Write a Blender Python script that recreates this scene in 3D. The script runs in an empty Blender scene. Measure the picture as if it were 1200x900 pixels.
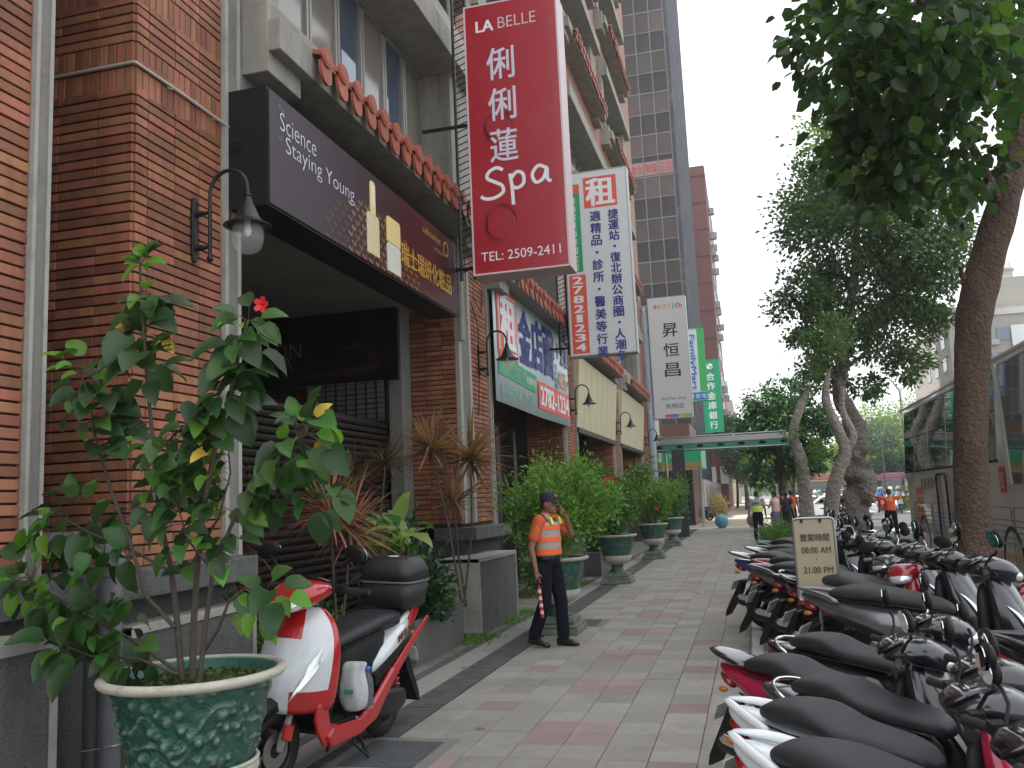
import bpy, bmesh, math, random
import numpy as np
from mathutils import Vector, Matrix, Euler
R_ = math.radians; PI = math.pi
random.seed(7); np.random.seed(7)
S = bpy.context.scene
C = S.collection
# ---------------------------------------------------------------- camera, sky, sun, exposure
cam = bpy.data.cameras.new('camera'); cam_o = bpy.data.objects.new('camera', cam); C.objects.link(cam_o)
cam.lens = 31.2; cam.sensor_width = 36; cam.sensor_fit = 'HORIZONTAL'; cam.clip_end = 3000; cam.clip_start = .05
cr = Vector((0.96483289, 0.25907177, -0.04448949)); cu = Vector((0.0770716, -0.11699659, 0.99013725)); cf = Vector((-0.25131149, 0.95874586, 0.13284923))
cam_o.matrix_world = Matrix(((cr.x, cu.x, -cf.x, 0), (cr.y, cu.y, -cf.y, 0), (cr.z, cu.z, -cf.z, 1.6), (0, 0, 0, 1)))
S.camera = cam_o
SUN_EL, SUN_AZ = 58, 262          # azimuth measured clockwise from +Y: sun stands over the buildings on the left
W = bpy.data.worlds.new('World'); S.world = W; W.use_nodes = True
nt = W.node_tree; nt.nodes.clear()
sky = nt.nodes.new('ShaderNodeTexSky'); sky.sky_type = 'NISHITA'; sky.sun_disc = False
sky.sun_elevation = R_(SUN_EL); sky.sun_rotation = R_(SUN_AZ); sky.air_density = 1.0; sky.dust_density = 6.0; sky.ozone_density = .6
mx = nt.nodes.new('ShaderNodeMix'); mx.data_type = 'RGBA'; mx.inputs['Factor'].default_value = .72
mx.inputs['B'].default_value = (9.2, 9.4, 9.6, 1)      # the milky cloud sheet that covers the sky
bgn = nt.nodes.new('ShaderNodeBackground'); bgn.inputs['Strength'].default_value = .1
on = nt.nodes.new('ShaderNodeOutputWorld')
nt.links.new(sky.outputs['Color'], mx.inputs['A']); nt.links.new(mx.outputs['Result'], bgn.inputs['Color']); nt.links.new(bgn.outputs[0], on.inputs[0])
sl = bpy.data.lights.new('sun', 'SUN'); sl.energy = 3.4; sl.angle = R_(1.5); sl.color = (1, .94, .85)
so = bpy.data.objects.new('sun', sl); C.objects.link(so)
az = R_(SUN_AZ); el = R_(SUN_EL)
sd = Vector((math.sin(az) * math.cos(el), math.cos(az) * math.cos(el), math.sin(el)))
so.rotation_euler = (-sd).to_track_quat('-Z', 'Y').to_euler(); so.location = (0, 0, 60)
S.view_settings.view_transform = 'Standard'; S.view_settings.look = 'None'; S.view_settings.exposure = 1.3; S.view_settings.gamma = 1
S.render.engine = 'CYCLES'
S.cycles.max_bounces = 6; S.cycles.diffuse_bounces = 3; S.cycles.glossy_bounces = 3; S.cycles.transmission_bounces = 4; S.cycles.transparent_max_bounces = 8
S.cycles.use_denoising = True

# ---------------------------------------------------------------- materials
MATS = {}
def mat(name, col, rough=.7, var=.0, vs=6., bump=0., bs=40., metal=0., rnd=0., isl=0., spec=.5, coat=0., dirt=None, ds=1.5, dcol=(.05, .045, .04), bd=.02, wp=False, stain=0., emit=None, alpha=None, trans=0., hue=0.):
    """procedural principled material: base colour, mottling (var), per-object (rnd) and per-island (isl) brightness changes, dirt patches, bump"""
    if name in MATS: return MATS[name]
    m = bpy.data.materials.new(name); m.use_nodes = True; MATS[name] = m
    n = m.node_tree; b = n.nodes['Principled BSDF']; L = n.links.new
    b.inputs['Roughness'].default_value = rough; b.inputs['Metallic'].default_value = metal
    b.inputs['Specular IOR Level'].default_value = spec
    b.inputs['Coat Weight'].default_value = coat; b.inputs['Coat Roughness'].default_value = .06
    tc = n.nodes.new('ShaderNodeTexCoord'); cs = tc.outputs['Object']
    if wp: gp = n.nodes.new('ShaderNodeNewGeometry'); cs = gp.outputs['Position']
    cur = None
    rgb = n.nodes.new('ShaderNodeRGB'); rgb.outputs[0].default_value = (*col, 1); cur = rgb.outputs[0]
    def math_(op, a, bb):
        q = n.nodes.new('ShaderNodeMath'); q.operation = op
        for i, v in enumerate((a, bb)):
            if hasattr(v, 'links'): L(v, q.inputs[i])
            else: q.inputs[i].default_value = v
        return q.outputs[0]
    val = None
    if var:
        no = n.nodes.new('ShaderNodeTexNoise'); no.inputs['Scale'].default_value = vs; no.inputs['Detail'].default_value = 6; no.inputs['Roughness'].default_value = .65
        L(cs, no.inputs['Vector'])
        val = math_('MULTIPLY_ADD', no.outputs[0], var * 2); val.node.inputs[2].default_value = 1 - var
    if rnd or isl:
        if rnd:
            oi = n.nodes.new('ShaderNodeObjectInfo'); rs = oi.outputs['Random']; amt = rnd
            if isl:
                ge = n.nodes.new('ShaderNodeNewGeometry'); rs = math_('FRACT', math_('ADD', rs, ge.outputs['Random Per Island']), 0)
        else:
            ge = n.nodes.new('ShaderNodeNewGeometry'); rs = ge.outputs['Random Per Island']; amt = isl
        v2 = math_('MULTIPLY_ADD', rs, amt * 2); v2.node.inputs[2].default_value = 1 - amt
        val = v2 if val is None else math_('MULTIPLY', val, v2)
    if val is not None or hue:
        hs = n.nodes.new('ShaderNodeHueSaturation'); L(cur, hs.inputs['Color'])
        if val is not None: L(val, hs.inputs['Value'])
        if hue and (rnd or isl):
            h2 = math_('MULTIPLY_ADD', math_('FRACT', math_('MULTIPLY', rs, 7.31), 0), hue * 2); h2.node.inputs[2].default_value = .5 - hue; L(h2, hs.inputs['Hue'])
        cur = hs.outputs[0]
    if dirt:
        no = n.nodes.new('ShaderNodeTexNoise'); no.inputs['Scale'].default_value = ds; no.inputs['Detail'].default_value = 8; no.inputs['Roughness'].default_value = .7
        L(cs, no.inputs['Vector'])
        mr = n.nodes.new('ShaderNodeMapRange'); mr.inputs['From Min'].default_value = .5; mr.inputs['From Max'].default_value = .72; mr.inputs['To Max'].default_value = dirt
        L(no.outputs[0], mr.inputs['Value'])
        mm = n.nodes.new('ShaderNodeMix'); mm.data_type = 'RGBA'; mm.inputs['B'].default_value = (*dcol, 1)
        L(mr.outputs[0], mm.inputs['Factor']); L(cur, mm.inputs['A']); cur = mm.outputs['Result']
    if stain:     # long rain streaks and grime patches in world space
        gq = n.nodes.new('ShaderNodeNewGeometry'); mp = n.nodes.new('ShaderNodeMapping'); mp.inputs['Scale'].default_value = (3.5, 3.5, .45); L(gq.outputs['Position'], mp.inputs['Vector'])
        ns = n.nodes.new('ShaderNodeTexNoise'); ns.inputs['Scale'].default_value = 1.3; ns.inputs['Detail'].default_value = 7; ns.inputs['Roughness'].default_value = .7; L(mp.outputs[0], ns.inputs['Vector'])
        ms = n.nodes.new('ShaderNodeMapRange'); ms.inputs['From Min'].default_value = .42; ms.inputs['From Max'].default_value = .72; ms.inputs['To Max'].default_value = stain; L(ns.outputs[0], ms.inputs['Value'])
        mq = n.nodes.new('ShaderNodeMix'); mq.data_type = 'RGBA'; mq.inputs['B'].default_value = (*[k * .3 for k in col], 1); L(ms.outputs[0], mq.inputs['Factor']); L(cur, mq.inputs['A']); cur = mq.outputs['Result']
    L(cur, b.inputs['Base Color'])
    if bump:
        no = n.nodes.new('ShaderNodeTexNoise'); no.inputs['Scale'].default_value = bs; no.inputs['Detail'].default_value = 5
        L(cs, no.inputs['Vector'])
        bp = n.nodes.new('ShaderNodeBump'); bp.inputs['Strength'].default_value = bump; bp.inputs['Distance'].default_value = bd
        L(no.outputs[0], bp.inputs['Height']); L(bp.outputs[0], b.inputs['Normal'])
    if emit: b.inputs['Emission Color'].default_value = (*emit[:3], 1); b.inputs['Emission Strength'].default_value = emit[3]
    if alpha is not None: b.inputs['Alpha'].default_value = alpha
    if trans: b.inputs['Transmission Weight'].default_value = trans; b.inputs['IOR'].default_value = 1.2
    return m
def leafmat(name, col, tr=.35, var=.35, rough=.45, hue=.02):
    """leaf: glossy diffuse with translucency, brightness changes leaf by leaf"""
    if name in MATS: return MATS[name]
    m = mat(name, col, rough, rnd=var, isl=var, hue=hue); n = m.node_tree; L = n.links.new
    b = n.nodes['Principled BSDF']; out = n.nodes['Material Output']
    t = n.nodes.new('ShaderNodeBsdfTranslucent'); mixs = n.nodes.new('ShaderNodeMixShader'); mixs.inputs[0].default_value = tr
    src = b.inputs['Base Color'].links[0].from_socket
    br = n.nodes.new('ShaderNodeMix'); br.data_type = 'RGBA'; br.blend_type = 'MULTIPLY'; br.inputs['Factor'].default_value = 1; br.inputs['B'].default_value = (1.6, 1.7, .8, 1)
    L(src, br.inputs['A']); L(br.outputs['Result'], t.inputs[0]); L(b.outputs[0], mixs.inputs[1]); L(t.outputs[0], mixs.inputs[2]); L(mixs.outputs[0], out.inputs[0])
    return m

# ---------------------------------------------------------------- mesh builder
class MB:
    def __init__(s): s.v = []; s.f = []; s.m = []; s.cm = 0
    def add(s, vs, fs):
        o = len(s.v); s.v += [tuple(v) for v in vs]; s.f += [tuple(i + o for i in f) for f in fs]; s.m += [s.cm] * len(fs); return s
    def box(s, x0, x1, y0, y1, z0, z1):
        return s.add([(x0, y0, z0), (x1, y0, z0), (x1, y1, z0), (x0, y1, z0), (x0, y0, z1), (x1, y0, z1), (x1, y1, z1), (x0, y1, z1)],
                     [(3, 2, 1, 0), (4, 5, 6, 7), (0, 1, 5, 4), (1, 2, 6, 5), (2, 3, 7, 6), (3, 0, 4, 7)])
    def cbox(s, c, d, rot=None):
        x, y, z = [k / 2 for k in d]; vs = [Vector(p) for p in ((-x, -y, -z), (x, -y, -z), (x, y, -z), (-x, y, -z), (-x, -y, z), (x, -y, z), (x, y, z), (-x, y, z))]
        if rot is not None:
            m = Euler(rot).to_matrix() if not isinstance(rot, Matrix) else rot
            vs = [m @ v for v in vs]
        c = Vector(c)
        return s.add([c + v for v in vs], [(3, 2, 1, 0), (4, 5, 6, 7), (0, 1, 5, 4), (1, 2, 6, 5), (2, 3, 7, 6), (3, 0, 4, 7)])
    def prism(s, pts, a, axis, d):
        """extrude the polygon pts (2-D) along axis from a to a+d"""
        n = len(pts)
        def P(p, t):
            return {'x': (t, p[0], p[1]), 'y': (p[0], t, p[1]), 'z': (p[0], p[1], t)}[axis]
        vs = [P(p, a) for p in pts] + [P(p, a + d) for p in pts]
        fs = [tuple(range(n))[::-1], tuple(range(n, 2 * n))] + [(i, (i + 1) % n, n + (i + 1) % n, n + i) for i in range(n)]
        return s.add(vs, fs)
    def tube(s, pts, r, n=8, cap=True):
        pts = [Vector(p) for p in pts]; k = len(pts)
        if not hasattr(r, '__len__'): r = [r] * k
        up = Vector((0, 0, 1)); rings = []; prev = None
        for i, p in enumerate(pts):
            t = (pts[min(i + 1, k - 1)] - pts[max(i - 1, 0)]).normalized()
            if prev is None:
                a = t.cross(up if abs(t.z) < .9 else Vector((1, 0, 0))).normalized()
            else:
                a = (prev - t * prev.dot(t)); a = a.normalized() if a.length > 1e-6 else t.orthogonal().normalized()
            b = t.cross(a); prev = a
            rings.append([p + (a * math.cos(2 * PI * j / n) + b * math.sin(2 * PI * j / n)) * r[i] for j in range(n)])
        return s.rings(rings, cap)
    def rings(s, rings, cap=True, closed=True):
        n = len(rings[0]); vs = [v for rg in rings for v in rg]; fs = []
        for i in range(len(rings) - 1):
            for j in range(n if closed else n - 1):
                fs.append((i * n + j, i * n + (j + 1) % n, (i + 1) * n + (j + 1) % n, (i + 1) * n + j))
        if cap:
            fs.append(tuple(range(n))[::-1]); fs.append(tuple(range((len(rings) - 1) * n, len(rings) * n)))
        return s.add(vs, fs)
    def lathe(s, prof, c=(0, 0, 0), n=24, ax='z', cap=False):
        rings = []
        for (r, z) in prof:
            rg = []
            for j in range(n):
                a = 2 * PI * j / n; p = (r * math.cos(a), r * math.sin(a), z)
                if ax == 'y': p = (p[0], p[2], -p[1])
                elif ax == 'x': p = (p[2], p[0], p[1])
                rg.append((c[0] + p[0], c[1] + p[1], c[2] + p[2]))
            rings.append(rg)
        return s.rings(rings, cap)
    def ell(s, c, r, n=12, k=8, rot=None):
        rings = []; m = Euler(rot).to_matrix() if rot is not None else None
        for i in range(k + 1):
            a = PI * min(max(i / k, .02), .98)
            rg = [Vector((r[0] * math.sin(a) * math.cos(2 * PI * j / n), r[1] * math.sin(a) * math.sin(2 * PI * j / n), -r[2] * math.cos(a))) for j in range(n)]
            if m: rg = [m @ v for v in rg]
            rings.append([Vector(c) + v for v in rg])
        return s.rings(rings)
    def loft(s, secs, axis='x', n=14, e=2.6):
        """secs: (t, c1, c2, h1, h2): superellipse sections along axis; c/h = centre and half size on the two other axes"""
        rings = []
        for sec in secs:
            t, c1, c2, h1, h2 = sec[:5]; ee = sec[5] if len(sec) > 5 else e
            rg = []
            for j in range(n):
                a = 2 * PI * j / n; ca, sa = math.cos(a), math.sin(a)
                p = c1 + h1 * math.copysign(abs(ca) ** (2 / ee), ca); q = c2 + h2 * math.copysign(abs(sa) ** (2 / ee), sa)
                rg.append({'x': (t, p, q), 'y': (p, t, q), 'z': (p, q, t)}[axis])
            if axis == 'y': rg = rg[::-1]
            rings.append(rg)
        return s.rings(rings)
    def torus(s, c, R, r, n=28, k=10, ax='y', flat=1.):
        rings = []
        for i in range(n):
            a = 2 * PI * i / n
            rg = []
            for j in range(k):
                b = 2 * PI * j / k; rr = R + r * math.cos(b); h = r * flat * math.sin(b)
                p = {'y': (rr * math.cos(a), h, rr * math.sin(a)), 'z': (rr * math.cos(a), rr * math.sin(a), h), 'x': (h, rr * math.cos(a), rr * math.sin(a))}[ax]
                rg.append((c[0] + p[0], c[1] + p[1], c[2] + p[2]))
            rings.append(rg)
        rings.append(rings[0]); return s.rings(rings, False)
    def move(s, off, rot=None, i0=0):
        m = Euler(rot).to_matrix() if rot is not None else None
        for i in range(i0, len(s.v)):
            p = Vector(s.v[i]); p = m @ p if m else p; s.v[i] = tuple(p + Vector(off))
        return s
    def build(s, name, mt, parent=None, world=False, smooth=False, bevel=0., sub=0, loc=None, kind=None, mods=None):
        o = mkobj(name, s.mesh(name, mt, parent if world else None, smooth), parent, loc)
        if bevel:
            b = o.modifiers.new('bevel', 'BEVEL'); b.width = bevel; b.segments = 2; b.limit_method = 'ANGLE'; b.angle_limit = R_(40)
        if sub:
            b = o.modifiers.new('sub', 'SUBSURF'); b.levels = sub; b.render_levels = sub
        if kind: o['kind'] = kind
        return o
    def mesh(s, name, mt, rel=None, smooth=False):
        me = bpy.data.meshes.new(name)
        off = Vector((0, 0, 0))
        p = rel
        while p is not None: off += p.location; p = p.parent
        vs = [(v[0] - off.x, v[1] - off.y, v[2] - off.z) for v in s.v] if rel is not None else s.v
        me.from_pydata(vs, [], s.f)
        for q in (mt if isinstance(mt, (list, tuple)) else [mt]): me.materials.append(q)
        if any(s.m): me.polygons.foreach_set('material_index', s.m)
        if smooth:
            me.polygons.foreach_set('use_smooth', [True] * len(me.polygons))
            if smooth != 2:
                me.set_sharp_from_angle(angle=R_(42))
        bm = bmesh.new(); bm.from_mesh(me); bmesh.ops.recalc_face_normals(bm, faces=bm.faces); bm.to_mesh(me); bm.free()
        return me
def mkobj(name, me, parent=None, loc=None, rot=None, scale=None):
    o = bpy.data.objects.new(name, me); C.objects.link(o)
    if parent is not None: o.parent = parent
    if loc is not None: o.location = loc
    if rot is not None: o.rotation_euler = rot
    if scale is not None: o.scale = scale if hasattr(scale, '__len__') else (scale,) * 3
    return o
def fastmesh(name, V, F, mt, smooth=False):
    """numpy mesh: V (n,3), F (m,k)"""
    me = bpy.data.meshes.new(name); V = np.asarray(V, dtype=np.float32); F = np.asarray(F, dtype=np.int32)
    me.vertices.add(len(V)); me.vertices.foreach_set('co', V.ravel()); k = F.shape[1]
    me.loops.add(F.size); me.loops.foreach_set('vertex_index', F.ravel())
    me.polygons.add(len(F)); me.polygons.foreach_set('loop_start', np.arange(0, F.size, k, dtype=np.int32))
    if smooth: me.polygons.foreach_set('use_smooth', np.ones(len(F), dtype=bool))
    me.materials.append(mt); me.update(calc_edges=True); return me
def thing(name, label, cat, loc=(0, 0, 0), rz=0, group=None):
    o = bpy.data.objects.new(name, None); o.empty_display_size = .2; C.objects.link(o); o.location = loc; o.rotation_euler = (0, 0, rz)
    o['label'] = label; o['category'] = cat
    if group: o['group'] = group
    return o
def tag(o, label, cat, group=None):
    o['label'] = label; o['category'] = cat
    if group: o['group'] = group
    return o
def struct(o): o['kind'] = 'structure'; return o
def copytree(o, parent=None):
    c = o.copy(); C.objects.link(c)
    if parent is not None: c.parent = parent
    for ch in list(o.children): copytree(ch, c)
    return c
_tc = {}
def txt(parent, s, O, ex, ez, x, y, h, w=None, m=None, bold=0., name='lettering', shear=0., flat=False):
    """lettering centred at (x, y) of the face with origin O and axes ex (right), ez (up); fitted to height h and width w"""
    thick = max(0, bold * .9); bold = min(bold, 0)
    key = (s, bold, shear)
    if key not in _tc:
        cu_ = bpy.data.curves.new('t', 'FONT'); cu_.body = s; cu_.size = 1; cu_.offset = bold; cu_.resolution_u = 3; cu_.shear = shear; cu_.fill_mode = 'FRONT'; cu_.extrude = 0
        to = bpy.data.objects.new('t', cu_); C.objects.link(to)
        dg = bpy.context.evaluated_depsgraph_get(); ev = to.evaluated_get(dg); me = ev.to_mesh()
        V = np.zeros(len(me.vertices) * 3); me.vertices.foreach_get('co', V); V = V.reshape(-1, 3)[:, :2].copy()
        F = [tuple(p.vertices) for p in me.polygons]
        ev.to_mesh_clear(); bpy.data.objects.remove(to); bpy.data.curves.remove(cu_)
        _tc[key] = (V, F)
    V, F = _tc[key]
    if len(V) == 0: return None
    lo, hi = V.min(0), V.max(0); sz = hi - lo; c = (lo + hi) / 2
    sy = h / sz[1]; sx = w / sz[0] if w else sy
    ex = Vector(ex); ez = Vector(ez); nn = ex.cross(ez); O = Vector(O)
    mb = MB(); sh_ = [(0, 0)] if thick <= 0 else [(0, 0), (-1, -.6), (1, .6), (-1, .6), (1, -.6)]
    for k_, (dx_, dy_) in enumerate(sh_):      # bold weight: copies a hair apart, each a little prouder
        mb.add([tuple(O + ex * (x + (v[0] - c[0] + dx_ * thick) * sx) + ez * (y + (v[1] - c[1] + dy_ * thick) * sy) + nn * (.004 + .0006 * k_)) for v in V], F)
    me = bpy.data.meshes.new(name); off = Vector((0, 0, 0)); p = parent
    while p is not None: off += p.location; p = p.parent
    me.from_pydata([tuple(Vector(v) - off) for v in mb.v], [], mb.f); me.materials.append(m)
    return mkobj(name, me, parent)
def face(parent, name, O, ex, ez, x0, x1, y0, y1, m, d=.003, lift=0.):
    """thin flat print panel on a sign face"""
    ex = Vector(ex); ez = Vector(ez); nn = ex.cross(ez); O = Vector(O) + nn * lift
    P = [O + ex * a + ez * b + nn * k for k in (0, d) for a, b in ((x0, y0), (x1, y0), (x1, y1), (x0, y1))]
    mb = MB(); mb.add(P, [(3, 2, 1, 0), (4, 5, 6, 7), (0, 1, 5, 4), (1, 2, 6, 5), (2, 3, 7, 6), (3, 0, 4, 7)])
    return mb.build(name, m, parent, world=True)
# ---------------------------------------------------------------- palette
BRICK = mat('glazed brick', (.295, .118, .064), .6, spec=.3, var=.14, vs=14, rnd=.34, isl=.34, hue=.014, bump=.2, bs=60, wp=True, stain=.65)
MORTAR = mat('dark mortar', (.035, .02, .018), .9, var=.2)
CONC = mat('washed pebble concrete', (.215, .205, .185), .85, var=.25, vs=50, bump=.5, bs=180, dirt=.5, ds=2, stain=.4)
CONCL = mat('pale concrete edge', (.33, .32, .29), .8, var=.12, vs=20, bump=.2, bs=90, dirt=.4, ds=3)
CONCB = mat('bay concrete', (.30, .285, .245), .8, var=.1, vs=8, bump=.15, bs=60, dirt=.45, ds=1.2, dcol=(.10, .095, .08), stain=.55)
STONE = mat('rough grey stone', (.13, .13, .125), .9, stain=.5, var=.3, vs=30, bump=1.0, bs=70, dirt=.5, ds=3)
TERRA = mat('terracotta', (.33, .085, .05), .6, var=.25, vs=20, rnd=.15, isl=.1, bump=.2, bs=60, dirt=.35, ds=9, dcol=(.1, .03, .025), wp=True)
FARBRICK = None
BLACK = mat('black plastic', (.010, .010, .011), .55, var=.1, spec=.25)
BLACKG = mat('gloss black', (.01, .01, .012), .12, coat=.6)
RUB = mat('rubber', (.012, .012, .012), .85, bump=.2, bs=200)
SEATM = mat('seat vinyl', (.014, .015, .018), .5, bump=.12, bs=300, var=.15, vs=12)
CHROME = mat('chrome', (.6, .6, .6), .15, metal=1)
STEEL = mat('steel', (.35, .35, .34), .35, metal=1, var=.1)
DKMET = mat('dark metal', (.03, .03, .032), .4, metal=.6, var=.2)
WHITE = mat('white print', (.78, .78, .78), .5)
WHITEP = mat('white paint', (.72, .74, .74), .25, coat=.5, var=.04, vs=5)
GLASSD = mat('dark window glass', (.02, .024, .03), .03, spec=1.0, var=.05)
GLASSB = mat('sky window glass', (.10, .13, .18), .04, spec=1.0, metal=.3)
IRON = mat('wrought iron black', (.012, .013, .014), .4, var=.2, metal=.3)
BULB = mat('lamp glass', (.9, .93, .95), .02, alpha=.13, spec=1.0)
def farbrick(name, c1, c2, mort, bw, bh, ms=.01):
    m = bpy.data.materials.new(name); m.use_nodes = True; n = m.node_tree; L = n.links.new; b = n.nodes['Principled BSDF']; b.inputs['Roughness'].default_value = .7
    g = n.nodes.new('ShaderNodeNewGeometry'); sp = n.nodes.new('ShaderNodeSeparateXYZ'); L(g.outputs['Position'], sp.inputs[0])
    ad = n.nodes.new('ShaderNodeMath'); ad.operation = 'ADD'; L(sp.outputs[0], ad.inputs[0]); L(sp.outputs[1], ad.inputs[1])
    co = n.nodes.new('ShaderNodeCombineXYZ'); L(ad.outputs[0], co.inputs[0]); L(sp.outputs[2], co.inputs[1])
    br = n.nodes.new('ShaderNodeTexBrick'); br.offset = 0; br.inputs['Scale'].default_value = 1; br.inputs['Brick Width'].default_value = bw; br.inputs['Row Height'].default_value = bh; br.inputs['Mortar Size'].default_value = ms
    br.inputs['Color1'].default_value = (*c1, 1); br.inputs['Color2'].default_value = (*c2, 1); br.inputs['Mortar'].default_value = (*mort, 1)
    L(co.outputs[0], br.inputs['Vector']); L(br.outputs[0], b.inputs['Base Color'])
    bp = n.nodes.new('ShaderNodeBump'); bp.invert = True; bp.inputs['Strength'].default_value = .6; bp.inputs['Distance'].default_value = .01; L(br.outputs['Fac'], bp.inputs['Height']); L(bp.outputs[0], b.inputs['Normal'])
    return m
FARBRICK = farbrick('upper wall brick', (.42, .20, .13), (.36, .155, .10), (.10, .06, .05), .295, .069, .01)
# ---------------------------------------------------------------- ground, pavement, road
gm = mat('far ground', (.13, .13, .12), .9, var=.25, vs=.2)
struct(MB().box(-200, 200, -40, 470, -.6, -.17).build('ground', gm))
asph = mat('asphalt', (.075, .075, .078), .85, var=.2, vs=2, bump=.3, bs=150, dirt=.3, ds=.6, dcol=(.11, .105, .1))
rd = struct(MB().box(2.98, 19, -8, 44, -.3, -.15).box(5, 60, 44.002, 58, -.3, -.149).box(4.6, 19, 58.002, 400, -.3, -.151).build('road', asph))
struct(MB().box(-60, 4.99, 44.002, 58, -.3, -.06).build('side_street', mat('worn pale concrete road', (.27, .235, .19), .9, var=.15, vs=1, bump=.3, bs=60, dirt=.4, ds=.5, dcol=(.14, .13, .12))))
kerbm = mat('kerb granite', (.28, .27, .25), .8, var=.2, vs=20, bump=.3, bs=120, dirt=.4, ds=4)
base = mat('joint sand', (.06, .055, .05), .95, var=.3, vs=30)
pav = struct(MB().box(-9, 2.8, -3, 44, -.3, -.012).build('pavement', base))
for k in range(30):
    y0 = 2 + k * 1.4
    MB().box(2.8, 2.98, y0 + .004, y0 + 1.396, -.3, .004).build('kerb_stone', kerbm, pav)
tgrey = mat('grey paving tile', (.285, .27, .235), .8, wp=True, var=.2, vs=9, rnd=.15, bump=.4, bs=160, dirt=.55, ds=1.1, dcol=(.15, .145, .125))
tred = mat('red paving tile', (.285, .215, .195), .8, wp=True, var=.2, vs=9, rnd=.14, bump=.35, bs=220, dirt=.45, ds=1.3, dcol=(.19, .16, .145))
tgrey2 = mat('grey paving tile far', (.285, .27, .235), .8, wp=True, var=.2, vs=9, isl=.15, bump=.4, bs=160, dirt=.55, ds=1.1, dcol=(.15, .145, .125))
tred2 = mat('red paving tile far', (.275, .225, .205), .8, wp=True, var=.2, vs=9, isl=.12, bump=.3, bs=220, dirt=.45, ds=1.3, dcol=(.19, .16, .145))
def tilemesh(m): 
    a, b_, z0, z1, c = .1475, .1525, -.02, 0, .003
    mb = MB().add([(-a, -b_, z0), (a, -b_, z0), (a, b_, z0), (-a, b_, z0), (-a, -b_, z1 - c), (a, -b_, z1 - c), (a, b_, z1 - c), (-a, b_, z1 - c), (-a + c, -b_ + c, z1), (a - c, -b_ + c, z1), (a - c, b_ - c, z1), (-a + c, b_ - c, z1)],
        [(8, 9, 10, 11)] + [(i, (i + 1) % 4, 4 + (i + 1) % 4, 4 + i) for i in range(4)] + [(4 + i, 4 + (i + 1) % 4, 8 + (i + 1) % 4, 8 + i) for i in range(4)])
    return mb
TG = tilemesh(0).mesh('paving_tile', tgrey); TR = tilemesh(0).mesh('paving_tile', tred)
cols = [-.44 - .3 * k for k in range(8)] + [-.14]
cand = []
for r in range(-12, 122):
    for ci, cx in enumerate(cols):
        X0 = cx; xc = X0 + .15 if ci < 8 else X0 + .15
        if ci == 8: xc = .01
        xc = X0 + .15
        yc = 6.0 + .31 * r + .155
        rr = r % 5
        red = (rr in (0, 1) and ci in (3, 4)) or (rr == 3 and ci in (6, 1))
        if 2.3 > yc: continue
        cand.append((xc, yc, red))
rg = random.Random(3)
n = 0; far = [MB(), MB()]
for xc, yc, red in cand:
    if 5.25 < yc and n < 300 and xc < .2:
        mkobj('paving_tile', TR if red else TG, pav, (xc + rg.uniform(-.001, .001), yc, rg.uniform(-.0025, .001)), (rg.uniform(-.004, .004), rg.uniform(-.004, .004), 0)); n += 1
    else:
        t = far[1 if red else 0]; i0 = len(t.v); q = tilemesh(0); t.add([(v[0] + xc, v[1] + yc, v[2] + rg.uniform(-.001, .0005)) for v in q.v], q.f)
far[0].build('grey_tiles', tgrey2, pav, kind='stuff'); far[1].build('red_tiles', tred2, pav, kind='stuff')
# border bands along the buildings: dark band, granite strip, dark line, inner paving
dkb = mat('dark paver', (.085, .085, .08), .85, isl=.18, var=.2, vs=30, bump=.4, bs=150)
grs = mat('granite strip', (.29, .28, .255), .85, var=.35, vs=120, bump=.3, bs=220, dirt=.4, ds=2)
inner = mat('inner concrete pavers', (.20, .19, .17), .9, isl=.2, var=.2, vs=20, bump=.4, bs=90, dirt=.6, ds=1.5)
d = MB(); k = 0; y = 2.4
while y < 42:
    for j, (a, b_) in enumerate(((-2.862, -2.712), (-2.708, -2.558))): d.box(a, b_, y + .002, y + .096, -.02, rg.uniform(-.003, .0))
    y += .1
d.build('dark_pavers', dkb, pav, kind='stuff')
d = MB(); y = 2.4
while y < 42:
    d.box(-3.14, -2.866, y + .002, y + 1.196, -.02, 0); y += 1.2
d.build('granite_strip', grs, pav)
d = MB(); y = 2.4
while y < 42:
    d.box(-3.26, -3.144, y + .002, y + .296, -.02, -.002); y += .3
d.build('dark_edging', dkb, pav, kind='stuff')
d = MB()
for i in range(56):
    for j in range(190):
        y0 = 2.4 + j * .2 + (.1 if i % 2 else 0); d.box(-3.264 - .1 * (i + 1) + .002, -3.264 - .1 * i - .002, y0 + .002, y0 + .197, -.02, rg.uniform(-.006, -.001))
d.build('inner_pavers', inner, pav, kind='stuff')
# scooter parking strip
soil = mat('worn parking ground', (.125, .115, .095), .95, var=.4, vs=8, bump=.8, bs=40, dirt=.6, ds=1.2, dcol=(.05, .06, .025))
struct(MB().box(.165, 2.8, 2.2, 33, -.02, -.004).build('parking_strip', soil))
wl = mat('worn white line', (.55, .55, .53), .8, var=.2, vs=20, dirt=.6, ds=6, dcol=(.25, .25, .23))
d = MB(); d.box(-.12, -.01, 3, 25, .0005, .003); struct(d.build('parking_line', wl))
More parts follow.
